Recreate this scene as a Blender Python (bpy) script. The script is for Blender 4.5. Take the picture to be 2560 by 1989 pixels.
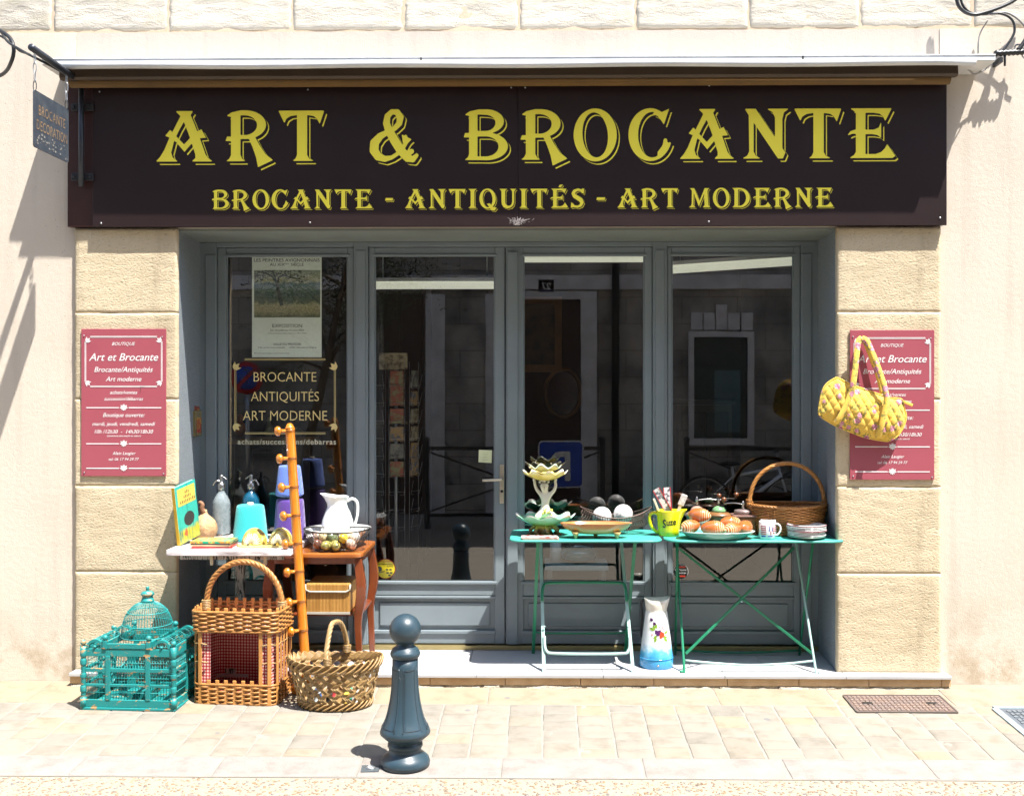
import bpy, bmesh, math, random
import numpy as np
from mathutils import Vector, Matrix, noise, Euler
R = math.radians
PI = math.pi
sc = bpy.context.scene
col = sc.collection
for o in list(bpy.data.objects):
    bpy.data.objects.remove(o)

# ---------------------------------------------------------------- camera, sky, sun, exposure
CAM = Vector((0.0, -6.0, 1.624))
F = 2700.0
YAW = math.atan(38 / F)
cd = bpy.data.cameras.new('camera')
cam = bpy.data.objects.new('camera', cd)
col.objects.link(cam)
cam.location = CAM
cam.rotation_euler = (R(90), 0, YAW)
cd.sensor_width = 36
cd.lens = F / 2560 * 36
cd.shift_x = -39 / 2560
cd.shift_y = -(994.5 - 975) / 2560
cd.clip_start = 0.05
cd.clip_end = 500
sc.camera = cam

SUN = Vector((0.335, -0.285, 1.0)).normalized()
world = bpy.data.worlds.new('World')
sc.world = world
world.use_nodes = True
wn = world.node_tree
for n in list(wn.nodes):
    wn.nodes.remove(n)
sky = wn.nodes.new('ShaderNodeTexSky')
sky.sky_type = 'NISHITA'
sky.sun_disc = False
sky.sun_elevation = math.asin(SUN.z)
sky.sun_rotation = math.atan2(SUN.x, SUN.y)
bg = wn.nodes.new('ShaderNodeBackground')
bg.inputs['Strength'].default_value = 0.15
wo = wn.nodes.new('ShaderNodeOutputWorld')
wn.links.new(sky.outputs[0], bg.inputs[0])
wn.links.new(bg.outputs[0], wo.inputs[0])
sd = bpy.data.lights.new('sun', 'SUN')
sd.energy = 5.0
sd.angle = R(0.53)
sd.color = (1.0, 0.962, 0.90)
sun = bpy.data.objects.new('sun', sd)
col.objects.link(sun)
sun.rotation_euler = (-SUN).to_track_quat('-Z', 'Y').to_euler()
sun.location = SUN * 30

vs = sc.view_settings
sc.display_settings.display_device = 'sRGB'
vs.view_transform = 'Standard'
vs.look = 'None'
vs.exposure = 1.52
vs.gamma = 1.0
vs.use_curve_mapping = False
sc.render.engine = 'CYCLES'
cy = sc.cycles
cy.use_denoising = True
cy.use_adaptive_sampling = True
cy.adaptive_threshold = 0.03
cy.max_bounces = 8
cy.diffuse_bounces = 4
cy.glossy_bounces = 4
cy.transmission_bounces = 8
cy.transparent_max_bounces = 16
cy.sample_clamp_indirect = 6.0
cy.caustics_reflective = False
cy.caustics_refractive = False

# ---------------------------------------------------------------- helpers
FWD = Vector((-math.sin(YAW), math.cos(YAW), 0))
RGT = Vector((math.cos(YAW), math.sin(YAW), 0))
UP = Vector((0, 0, 1))


def at(px, py, Y):
    """real place of a point seen at photo pixel (px,py) that stands in the plane y = Y"""
    d = FWD + RGT * ((px - 1319.0) / F) + UP * ((975.0 - py) / F)
    t = (Y - CAM.y) / d.y
    return CAM + d * t


def X(px, Y, py=975):
    return at(px, py, Y).x


def Z(py, Y, px=1357):
    return at(px, py, Y).z


def mpp(Y):
    return (Y + 6.0) / F      # metres per photo pixel at depth Y


SLOPE = 0.05                  # the pavement falls towards the road


def gz(Y):
    return SLOPE * Y if Y < 0 else 0.0


def ground_at(px, py):
    d = FWD + RGT * ((px - 1319.0) / F) + UP * ((975.0 - py) / F)
    t = (SLOPE * CAM.y - CAM.z) / (d.z - SLOPE * d.y)
    return CAM + d * t


def lin(r, g, b):
    def f(c):
        c /= 255.0
        return c / 12.92 if c <= 0.04045 else ((c + 0.055) / 1.055) ** 2.4
    return (f(r), f(g), f(b))


def rnd(seed):
    return random.Random(seed)


# ---- materials
def newmat(name):
    m = bpy.data.materials.new(name)
    m.use_nodes = True
    nt = m.node_tree
    b = nt.nodes['Principled BSDF']
    return m, nt, b


def ramp(nt, src, stops):
    r = nt.nodes.new('ShaderNodeValToRGB')
    el = r.color_ramp.elements
    while len(el) > 1:
        el.remove(el[-1])
    for i, (p, c) in enumerate(stops):
        e = el[0] if i == 0 else el.new(p)
        e.position = p
        e.color = (*c, 1) if len(c) == 3 else c
    nt.links.new(src, r.inputs[0])
    return r.outputs[0]


def coords(nt, scale=(1, 1, 1), kind='Object', rot=(0, 0, 0)):
    tc = nt.nodes.new('ShaderNodeTexCoord')
    mp = nt.nodes.new('ShaderNodeMapping')
    mp.inputs['Scale'].default_value = scale
    mp.inputs['Rotation'].default_value = rot
    nt.links.new(tc.outputs[kind], mp.inputs[0])
    return mp.outputs[0]


def nz(nt, vec, scale, detail=4, rough=0.55, dist=0.0):
    n = nt.nodes.new('ShaderNodeTexNoise')
    n.inputs['Scale'].default_value = scale
    n.inputs['Detail'].default_value = detail
    n.inputs['Roughness'].default_value = rough
    n.inputs['Distortion'].default_value = dist
    nt.links.new(vec, n.inputs['Vector'])
    return n.outputs[0]


def mix(nt, a, b, fac, blend='MIX'):
    m = nt.nodes.new('ShaderNodeMix')
    m.data_type = 'RGBA'
    m.blend_type = blend
    for s, v in ((0, fac), (6, a), (7, b)):
        if hasattr(v, 'links') or hasattr(v, 'is_linked'):
            nt.links.new(v, m.inputs[s])
        elif s == 0:
            m.inputs[0].default_value = v
        else:
            m.inputs[s].default_value = (*v, 1)
    return m.outputs[2]


def mathn(nt, op, a, b=0.0):
    m = nt.nodes.new('ShaderNodeMath')
    m.operation = op
    for i, v in enumerate((a, b)):
        if hasattr(v, 'is_linked'):
            nt.links.new(v, m.inputs[i])
        else:
            m.inputs[i].default_value = v
    return m.outputs[0]


def bump(nt, b, h, strength, dist=0.004):
    n = nt.nodes.new('ShaderNodeBump')
    n.inputs['Strength'].default_value = strength
    n.inputs['Distance'].default_value = dist
    nt.links.new(h, n.inputs['Height'])
    nt.links.new(n.outputs[0], b.inputs['Normal'])


def mat(name, c, rough=0.6, c2=None, scale=12.0, lo=0.35, hi=0.7, bmp=0.0, bscale=120.0, bdist=0.003, metal=0.0,
        spec=0.5, stretch=(1, 1, 1), rvar=0.0, orand=0.0, coat=0.0, sheen=0.0):
    """colour c with patches of c2, fine bump, slight roughness change"""
    m, nt, b = newmat(name)
    vec = coords(nt, stretch)
    n = nz(nt, vec, scale)
    c2 = c2 or tuple(x * 0.82 for x in c)
    colr = ramp(nt, n, [(lo, c), (hi, c2)])
    if orand:
        oi = nt.nodes.new('ShaderNodeObjectInfo')
        hs = nt.nodes.new('ShaderNodeHueSaturation')
        v = mathn(nt, 'MULTIPLY_ADD', oi.outputs['Random'], orand)
        v.node.inputs[2].default_value = 1 - orand / 2
        nt.links.new(v, hs.inputs['Value'])
        nt.links.new(colr, hs.inputs['Color'])
        colr = hs.outputs[0]
    nt.links.new(colr, b.inputs['Base Color'])
    b.inputs['Roughness'].default_value = rough
    if rvar:
        rr = mathn(nt, 'MULTIPLY_ADD', nz(nt, vec, scale * 2.3), rvar)
        rr.node.inputs[2].default_value = rough - rvar / 2
        nt.links.new(rr, b.inputs['Roughness'])
    b.inputs['Metallic'].default_value = metal
    b.inputs['Specular IOR Level'].default_value = spec
    b.inputs['Coat Weight'].default_value = coat
    b.inputs['Coat Roughness'].default_value = 0.15
    b.inputs['Sheen Weight'].default_value = sheen
    if bmp:
        bump(nt, b, nz(nt, vec, bscale, 5, 0.6), bmp, bdist)
    return m


# ---- objects
def link(o, parent=None):
    col.objects.link(o)
    if parent is not None:
        o.parent = parent
    return o


def tag(o, label=None, cat=None, group=None, kind=None):
    if label:
        o['label'] = label
    if cat:
        o['category'] = cat
    if group:
        o['group'] = group
    if kind:
        o['kind'] = kind
    return o


def thing(name, loc, label, cat, group=None, rz=0.0):
    o = bpy.data.objects.new(name, None)
    o.empty_display_size = 0.1
    o.location = loc
    o.rotation_euler = (0, 0, rz)
    link(o)
    return tag(o, label, cat, group)


def meshobj(name, me, m, parent=None, loc=None, rot=None, scale=None):
    o = bpy.data.objects.new(name, me)
    if m is not None and len(me.materials) == 0:
        me.materials.append(m)
    if loc is not None:
        o.location = loc
    if rot is not None:
        o.rotation_euler = rot
    if scale is not None:
        o.scale = scale
    return link(o, parent)


class MB:
    def __init__(s):
        s.v = []
        s.f = []
        s.sm = []
        s.mi = []

    def add(s, v, f, smooth=False, mi=0):
        o = len(s.v)
        s.v += [tuple(p) for p in v]
        s.f += [tuple(i + o for i in q) for q in f]
        s.sm += [smooth] * len(f)
        s.mi += [mi] * len(f)
        return s

    def box(s, x0, x1, y0, y1, z0, z1, mi=0):
        v = [(x, y, z) for z in (z0, z1) for y in (y0, y1) for x in (x0, x1)]
        f = [(0, 2, 3, 1), (4, 5, 7, 6), (0, 1, 5, 4), (2, 6, 7, 3), (0, 4, 6, 2), (1, 3, 7, 5)]
        return s.add(v, f, False, mi)

    def bar(s, a, b, w, d, up=(0, 0, 1), mi=0):
        """rectangular bar from a to b; w across, d along 'up' side"""
        a, b = Vector(a), Vector(b)
        t = (b - a).normalized()
        u = Vector(up)
        n = t.cross(u)
        if n.length < 1e-4:
            n = t.cross(Vector((1, 0, 0)))
        n.normalize()
        u = n.cross(t).normalized()
        v = []
        for p in (a, b):
            for sx, sy in ((-1, -1), (1, -1), (1, 1), (-1, 1)):
                v.append(p + n * (sx * w / 2) + u * (sy * d / 2))
        return s.add(v, [(0, 1, 2, 3), (7, 6, 5, 4), (0, 4, 5, 1), (1, 5, 6, 2), (2, 6, 7, 3), (3, 7, 4, 0)], False, mi)

    def tube(s, pts, r, n=8, closed=False, caps=True, mi=0, flat=None):
        pts = [Vector(p) for p in pts]
        m = len(pts)
        rs = r if isinstance(r, (list, tuple)) else [r] * m
        tang = []
        for i in range(m):
            if closed:
                t = pts[(i + 1) % m] - pts[i - 1]
            else:
                t = pts[min(i + 1, m - 1)] - pts[max(i - 1, 0)]
            tang.append(t.normalized() if t.length > 1e-9 else Vector((0, 0, 1)))
        ref = Vector((0, 0, 1)) if abs(tang[0].z) < 0.9 else Vector((1, 0, 0))
        nrm = (ref - tang[0] * ref.dot(tang[0])).normalized()
        v, f = [], []
        for i in range(m):
            nrm = nrm - tang[i] * nrm.dot(tang[i])
            if nrm.length < 1e-6:
                nrm = tang[i].orthogonal()
            nrm.normalize()
            bn = tang[i].cross(nrm)
            for k in range(n):
                a = 2 * PI * k / n
                ca, sa = math.cos(a), math.sin(a)
                if flat:
                    ca *= flat
                v.append(pts[i] + (nrm * ca + bn * sa) * rs[i])
        for i in range(m if closed else m - 1):
            j = (i + 1) % m
            for k in range(n):
                k2 = (k + 1) % n
                f.append((i * n + k, i * n + k2, j * n + k2, j * n + k))
        if caps and not closed:
            f.append(tuple(range(n - 1, -1, -1)))
            f.append(tuple((m - 1) * n + k for k in range(n)))
        return s.add(v, f, True, mi)

    def lathe(s, prof, n=24, c=(0, 0, 0), sx=1.0, sy=1.0, fn=None, cap0=True, cap1=True, smooth=True, mi=0):
        """prof: (r,z) list; fn(angle, t) optional radius factor"""
        v, f = [], []
        m = len(prof)
        for i, (r, z) in enumerate(prof):
            for k in range(n):
                a = 2 * PI * k / n
                q = r * (fn(a, i / (m - 1)) if fn else 1.0)
                v.append((c[0] + q * math.cos(a) * sx, c[1] + q * math.sin(a) * sy, c[2] + z))
        for i in range(m - 1):
            for k in range(n):
                k2 = (k + 1) % n
                f.append((i * n + k, i * n + k2, (i + 1) * n + k2, (i + 1) * n + k))
        s.add(v, f, smooth, mi)
        o = len(s.v) - len(v)
        if cap0 and prof[0][0] > 1e-5:
            s.f.append(tuple(o + k for k in range(n - 1, -1, -1)))
            s.sm.append(False)
            s.mi.append(mi)
        if cap1 and prof[-1][0] > 1e-5:
            s.f.append(tuple(o + (m - 1) * n + k for k in range(n)))
            s.sm.append(False)
            s.mi.append(mi)
        return s

    def ball(s, c, r, n=16, m=10, mi=0):
        r = r if isinstance(r, (tuple, list)) else (r, r, r)
        prof = [(max(math.sin(PI * i / m), 1e-4), -math.cos(PI * i / m)) for i in range(m + 1)]
        v, f = [], []
        for (q, z) in prof:
            for k in range(n):
                a = 2 * PI * k / n
                v.append((c[0] + q * math.cos(a) * r[0], c[1] + q * math.sin(a) * r[1], c[2] + z * r[2]))
        for i in range(m):
            for k in range(n):
                k2 = (k + 1) % n
                f.append((i * n + k, i * n + k2, (i + 1) * n + k2, (i + 1) * n + k))
        return s.add(v, f, True, mi)

    def prism(s, poly, y0, y1, mi=0):
        """polygon in x,z, extruded along y"""
        n = len(poly)
        v = [(x, y0, z) for x, z in poly] + [(x, y1, z) for x, z in poly]
        f = [tuple(range(n)), tuple(range(2 * n - 1, n - 1, -1))]
        f += [(i, n + i, n + (i + 1) % n, (i + 1) % n) for i in range(n)]
        return s.add(v, f, False, mi)

    def slab(s, poly, z0, z1, mi=0):
        """polygon in x,y, extruded along z"""
        n = len(poly)
        v = [(x, y, z0) for x, y in poly] + [(x, y, z1) for x, y in poly]
        f = [tuple(range(n - 1, -1, -1)), tuple(range(n, 2 * n))]
        f += [(i, (i + 1) % n, n + (i + 1) % n, n + i) for i in range(n)]
        return s.add(v, f, False, mi)

    def xf(s, M, start=0):
        for i in range(start, len(s.v)):
            s.v[i] = tuple(M @ Vector(s.v[i]))
        return s

    def mesh(s, name, mats=None):
        me = bpy.data.meshes.new(name)
        me.from_pydata(s.v, [], s.f)
        me.polygons.foreach_set('use_smooth', s.sm)
        if any(s.mi):
            me.polygons.foreach_set('material_index', s.mi)
        if mats:
            for m in (mats if isinstance(mats, (list, tuple)) else [mats]):
                me.materials.append(m)
        me.update()
        return me

    def build(s, name, m, parent=None, bevel=0.0, bseg=2, loc=None, rot=None, fix=False, sub=0, kind=None):
        me = s.mesh(name, m)
        if fix:
            bm = bmesh.new()
            bm.from_mesh(me)
            bmesh.ops.recalc_face_normals(bm, faces=bm.faces)
            bm.to_mesh(me)
            bm.free()
        o = meshobj(name, me, None, parent, loc, rot)
        if bevel:
            md = o.modifiers.new('bevel', 'BEVEL')
            md.width = bevel
            md.segments = bseg
            md.limit_method = 'ANGLE'
            md.angle_limit = R(40)
            md.harden_normals = False
        if sub:
            md = o.modifiers.new('sub', 'SUBSURF')
            md.levels = md.render_levels = sub
        if kind:
            o['kind'] = kind
        return o


def rounded(w, d, r, n=5):
    """rounded rectangle outline, centred, ccw"""
    pts = []
    for cx, cy, a0 in ((w / 2 - r, d / 2 - r, 0), (-w / 2 + r, d / 2 - r, 90), (-w / 2 + r, -d / 2 + r, 180), (w / 2 - r, -d / 2 + r, 270)):
        for i in range(n + 1):
            a = R(a0 + 90 * i / n)
            pts.append((cx + r * math.cos(a), cy + r * math.sin(a)))
    return pts


def smooth_path(pts, n=8, closed=False):
    """Catmull-Rom through pts"""
    pts = [Vector(p) for p in pts]
    m = len(pts)
    out = []
    for i in range(m if closed else m - 1):
        p0 = pts[(i - 1) % m] if closed or i > 0 else pts[0] * 2 - pts[1]
        p1 = pts[i]
        p2 = pts[(i + 1) % m]
        p3 = pts[(i + 2) % m] if closed or i + 2 < m else pts[-1] * 2 - pts[-2]
        for k in range(n):
            t = k / n
            out.append(0.5 * ((2 * p1) + (p2 - p0) * t + (2 * p0 - 5 * p1 + 4 * p2 - p3) * t * t + (3 * p1 - p0 - 3 * p2 + p3) * t ** 3))
    if not closed:
        out.append(pts[-1])
    return out


def resample(pts, n, closed=False):
    pts = [Vector(p) for p in pts]
    if closed:
        pts = pts + [pts[0]]
    L = [0.0]
    for a, b in zip(pts, pts[1:]):
        L.append(L[-1] + (b - a).length)
    out = []
    cnt = n if closed else n - 1
    j = 0
    for i in range(n):
        t = L[-1] * i / cnt
        while j < len(L) - 2 and L[j + 1] < t:
            j += 1
        u = (t - L[j]) / max(L[j + 1] - L[j], 1e-9)
        out.append(pts[j].lerp(pts[j + 1], min(u, 1)))
    return out


def copy_tree(o, parent=None):
    c = o.copy()
    col.objects.link(c)
    c.parent = parent
    for ch in list(o.children):
        copy_tree(ch, c)
    return c


# ---- lettering with the built-in sans
_tcache = {}


def text_geo(body, shear=0.0, offset=0.0, spacing=1.0):
    key = (body, shear, offset, spacing)
    if key in _tcache:
        return _tcache[key]
    cu = bpy.data.curves.new('t', 'FONT')
    cu.body = body
    cu.shear = shear
    cu.offset = offset
    cu.space_character = spacing
    cu.resolution_u = 3
    cu.fill_mode = 'FRONT'
    ob = bpy.data.objects.new('t', cu)
    col.objects.link(ob)
    dg = bpy.context.evaluated_depsgraph_get()
    me = bpy.data.meshes.new_from_object(ob.evaluated_get(dg))
    v = np.array([tuple(p.co) for p in me.vertices])
    f = [tuple(p.vertices) for p in me.polygons]
    bpy.data.objects.remove(ob)
    bpy.data.curves.remove(cu)
    bpy.data.meshes.remove(me)
    if len(v) == 0:
        v = np.zeros((0, 3))
    _tcache[key] = (v, f)
    return v, f


def text_into(mb, body, cx, cz, width=None, height=None, y=0.0, shear=0.0, offset=0.0, spacing=1.0, align='C', cap=0.729):
    """add text in the x,z plane at y; height is cap height; cz is the baseline"""
    v, f = text_geo(body, shear, offset, spacing)
    if len(v) == 0:
        return
    x0, x1 = v[:, 0].min(), v[:, 0].max()
    s = (height / cap) if height else width / (x1 - x0)
    sx = width / (x1 - x0) if width else s
    ox = {'C': (x0 + x1) / 2, 'L': x0, 'R': x1}[align]
    mb.add([(cx + (p[0] - ox) * sx, y, cz + p[1] * s) for p in v], f)

# ================================================================ MATERIALS
def plaster_mat(name, c, c2, pit=1.0):
    m, nt, b = newmat(name)
    vec = coords(nt)
    n1 = nz(nt, vec, 1.3, 5)
    base = ramp(nt, n1, [(0.3, c), (0.75, c2)])
    # small dark pits
    vo = nt.nodes.new('ShaderNodeTexVoronoi')
    vo.inputs['Scale'].default_value = 38
    nt.links.new(vec, vo.inputs['Vector'])
    sel = mathn(nt, 'LESS_THAN', vo.outputs['Distance'], 0.10)
    sc_ = mathn(nt, 'LESS_THAN', mathn(nt, 'ADD', nz(nt, vec, 21, 2), 0.0), 0.44)
    pits = mathn(nt, 'MULTIPLY', mathn(nt, 'MULTIPLY', sel, sc_), 0.62 * pit)
    base = mix(nt, base, tuple(x * 0.35 for x in c), pits)
    # dirt streaks
    v2 = coords(nt, (5, 5, 0.35))
    st = ramp(nt, nz(nt, v2, 2.0, 5), [(0.52, (0, 0, 0)), (0.8, (0.35, 0.35, 0.35))])
    base = mix(nt, base, tuple(x * 0.62 for x in c2), st)
    # splash stains and lost paint near the foot of the wall
    sp_ = nt.nodes.new('ShaderNodeSeparateXYZ')
    nt.links.new(coords(nt), sp_.inputs[0])
    lowz = nt.nodes.new('ShaderNodeMapRange')
    lowz.inputs[1].default_value = 0.55
    lowz.inputs[2].default_value = 0.10
    nt.links.new(sp_.outputs[2], lowz.inputs[0])
    blot = ramp(nt, nz(nt, vec, 3.6, 6, 0.68), [(0.50, (0, 0, 0)), (0.62, (1, 1, 1))])
    base = mix(nt, base, (0.30, 0.22, 0.13), mathn(nt, 'MULTIPLY', mathn(nt, 'MULTIPLY', blot, lowz.outputs[0]), 0.55))
    nt.links.new(base, b.inputs['Base Color'])
    b.inputs['Roughness'].default_value = 0.92
    b.inputs['Specular IOR Level'].default_value = 0.2
    h = mathn(nt, 'ADD', mathn(nt, 'MULTIPLY', nz(nt, vec, 160, 4), 0.6), mathn(nt, 'MULTIPLY', nz(nt, vec, 34, 4), 0.6))
    h = mathn(nt, 'SUBTRACT', h, pits)
    bump(nt, b, h, 0.5, 0.004)
    return m


def roughcast_mat(name, c, c2, orand=0.2):
    m, nt, b = newmat(name)
    vec = coords(nt)
    vo = nz(nt, coords(nt, (1, 1, 1.7), rot=(0, R(25), 0)), 62, 4, 0.62, 0.4)
    n1 = nz(nt, vec, 3.2, 5)
    base = ramp(nt, n1, [(0.3, c), (0.72, c2)])
    strk = ramp(nt, nz(nt, coords(nt, (6, 6, 0.9)), 1.6, 5, 0.6), [(0.52, (0, 0, 0)), (0.72, (1, 1, 1))])
    base = mix(nt, base, tuple(x * 0.66 for x in c2), mathn(nt, 'MULTIPLY', strk, 0.45))
    hole = ramp(nt, vo, [(0.30, (1, 1, 1)), (0.42, (0, 0, 0))])
    base = mix(nt, base, tuple(x * 0.55 for x in c2), mathn(nt, 'MULTIPLY', hole, 0.75))
    oi = nt.nodes.new('ShaderNodeObjectInfo')
    hs = nt.nodes.new('ShaderNodeHueSaturation')
    v = mathn(nt, 'MULTIPLY_ADD', oi.outputs['Random'], orand)
    v.node.inputs[2].default_value = 1 - orand / 2
    nt.links.new(v, hs.inputs['Value'])
    nt.links.new(base, hs.inputs['Color'])
    nt.links.new(hs.outputs[0], b.inputs['Base Color'])
    b.inputs['Roughness'].default_value = 0.95
    b.inputs['Specular IOR Level'].default_value = 0.15
    h = ramp(nt, vo, [(0.28, (0, 0, 0)), (0.5, (0.8, 0.8, 0.8)), (0.75, (1, 1, 1))])
    bump(nt, b, h, 0.6, 0.005)
    return m


def ashlar_mat(name):
    m, nt, b = newmat(name)
    vec = coords(nt)
    n1 = nz(nt, vec, 4.0, 6)
    base = ramp(nt, n1, [(0.25, (0.56, 0.51, 0.42)), (0.5, (0.53, 0.49, 0.42)), (0.62, (0.51, 0.46, 0.36)), (0.8, (0.48, 0.37, 0.25))])
    oi = nt.nodes.new('ShaderNodeObjectInfo')
    hs = nt.nodes.new('ShaderNodeHueSaturation')
    v = mathn(nt, 'MULTIPLY_ADD', oi.outputs['Random'], 0.16)
    v.node.inputs[2].default_value = 0.92
    nt.links.new(v, hs.inputs['Value'])
    nt.links.new(base, hs.inputs['Color'])
    nt.links.new(hs.outputs[0], b.inputs['Base Color'])
    b.inputs['Roughness'].default_value = 0.95
    b.inputs['Specular IOR Level'].default_value = 0.15
    v2 = coords(nt, (4, 4, 11), rot=(0, R(-22), 0))
    h = mathn(nt, 'ADD', nz(nt, v2, 3.4, 5, 0.62, 1.0), mathn(nt, 'MULTIPLY', nz(nt, vec, 120, 4), 0.35))
    bump(nt, b, h, 0.5, 0.010)
    return m


def paint_mat(name, c, chip=None, rough=0.42, chipamt=0.66, scale=24, bmp=0.05, stretch=(1, 1, 1)):
    """painted wood or metal, with worn places where chip shows"""
    m, nt, b = newmat(name)
    vec = coords(nt, stretch)
    base = ramp(nt, nz(nt, vec, 5, 4), [(0.3, c), (0.75, tuple(x * 0.86 for x in c))])
    if chip:
        f = ramp(nt, nz(nt, vec, scale, 6, 0.7), [(chipamt, (0, 0, 0)), (chipamt + 0.03, (1, 1, 1))])
        base = mix(nt, base, chip, f)
    nt.links.new(base, b.inputs['Base Color'])
    rr = mathn(nt, 'MULTIPLY_ADD', nz(nt, vec, 18, 3), 0.16)
    rr.node.inputs[2].default_value = rough - 0.08
    nt.links.new(rr, b.inputs['Roughness'])
    bump(nt, b, nz(nt, vec, 90, 4), bmp, 0.003)
    return m


def glass_mat(name, ior=2.2, tint=(0.975, 0.99, 0.985), dirt=0.010):
    """thin pane: clear with a mirror-like front, faint dust film"""
    m, nt, b = newmat(name)
    nt.nodes.remove(b)
    out = [n for n in nt.nodes if n.type == 'OUTPUT_MATERIAL'][0]
    tr = nt.nodes.new('ShaderNodeBsdfTransparent')
    tr.inputs[0].default_value = (*tint, 1)
    gl = nt.nodes.new('ShaderNodeBsdfGlossy')
    gl.inputs['Roughness'].default_value = 0.0
    fr = nt.nodes.new('ShaderNodeFresnel')
    fr.inputs['IOR'].default_value = ior
    ge = nt.nodes.new('ShaderNodeNewGeometry')
    inv = mathn(nt, 'SUBTRACT', 1.0, ge.outputs['Backfacing'])
    fac = mathn(nt, 'MULTIPLY', fr.outputs[0], inv)
    mx = nt.nodes.new('ShaderNodeMixShader')
    nt.links.new(fac, mx.inputs[0])
    nt.links.new(tr.outputs[0], mx.inputs[1])
    nt.links.new(gl.outputs[0], mx.inputs[2])
    df = nt.nodes.new('ShaderNodeBsdfDiffuse')
    df.inputs[0].default_value = (0.5, 0.5, 0.48, 1)
    vec = coords(nt)
    dm = ramp(nt, nz(nt, vec, 9, 6, 0.65), [(0.45, (0, 0, 0)), (0.85, (dirt,) * 3)])
    m2 = nt.nodes.new('ShaderNodeMixShader')
    nt.links.new(dm, m2.inputs[0])
    nt.links.new(mx.outputs[0], m2.inputs[1])
    nt.links.new(df.outputs[0], m2.inputs[2])
    nt.links.new(m2.outputs[0], out.inputs[0])
    # gentle waviness of old glass
    bp = nt.nodes.new('ShaderNodeBump')
    bp.inputs['Strength'].default_value = 0.02
    bp.inputs['Distance'].default_value = 0.01
    nt.links.new(nz(nt, vec, 2.2, 1), bp.inputs['Height'])
    nt.links.new(bp.outputs[0], gl.inputs['Normal'])
    return m


MT = {}
MT['plaster'] = plaster_mat('plaster', (0.60, 0.535, 0.45), (0.56, 0.49, 0.405))
MT['band'] = plaster_mat('band_plaster', (0.50, 0.445, 0.385), (0.475, 0.42, 0.36), 0.6)
MT['pillar'] = roughcast_mat('pillar_stone', (0.575, 0.485, 0.34), (0.50, 0.41, 0.275))
MT['ashlar'] = ashlar_mat('rough_ashlar')
MT['mortar'] = mat('mortar', (0.55, 0.45, 0.33), 0.95, (0.52, 0.41, 0.29), 9, bmp=0.4, bscale=60)
MT['shop_paint'] = paint_mat('shop_paint', (0.195, 0.235, 0.258), (0.45, 0.47, 0.47), 0.40, 0.735, 60)
MT['shop_paint_dark'] = mat('shop_paint_recess', (0.105, 0.128, 0.138), 0.45)
MT['soffit'] = mat('soffit_paint', (0.20, 0.225, 0.215), 0.55, (0.17, 0.19, 0.18), 4)
m, nt, b = newmat('reveal_render')
vec = coords(nt)
nt.links.new(ramp(nt, nz(nt, vec, 140, 4, 0.7), [(0.35, (0.13, 0.15, 0.168)), (0.65, (0.24, 0.27, 0.295))]), b.inputs['Base Color'])
b.inputs['Roughness'].default_value = 0.85
bump(nt, b, nz(nt, vec, 150, 4, 0.7), 0.6, 0.004)
MT['reveal'] = m
MT['glass'] = glass_mat('window_glass')
MT['brass'] = mat('brass_sill', (0.42, 0.34, 0.16), 0.4, metal=0.8)
MT['satin'] = mat('satin_metal', (0.56, 0.50, 0.40), 0.32, metal=0.9)
MT['dark'] = mat('dark_plastic', (0.012, 0.012, 0.014), 0.4)
MT['steel'] = mat('galvanised', (0.45, 0.46, 0.47), 0.4, metal=0.9, bmp=0.05)
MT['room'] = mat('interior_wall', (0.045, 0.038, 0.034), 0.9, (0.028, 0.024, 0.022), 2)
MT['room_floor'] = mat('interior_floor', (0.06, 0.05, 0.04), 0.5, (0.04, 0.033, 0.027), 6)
MT['tile'] = mat('step_tile', (0.44, 0.44, 0.445), 0.5, (0.37, 0.37, 0.38), 3, bmp=0.1, bscale=200)
MT['terracotta'] = mat('tile_edge', (0.60, 0.42, 0.25), 0.8, (0.46, 0.30, 0.16), 10, bmp=0.4, bscale=40, bdist=0.006)
MT['rubble'] = mat('rubble_mortar', (0.46, 0.40, 0.31), 0.95, (0.20, 0.17, 0.13), 16, 0.4, 0.68, bmp=1.0, bscale=36, bdist=0.03)


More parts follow.
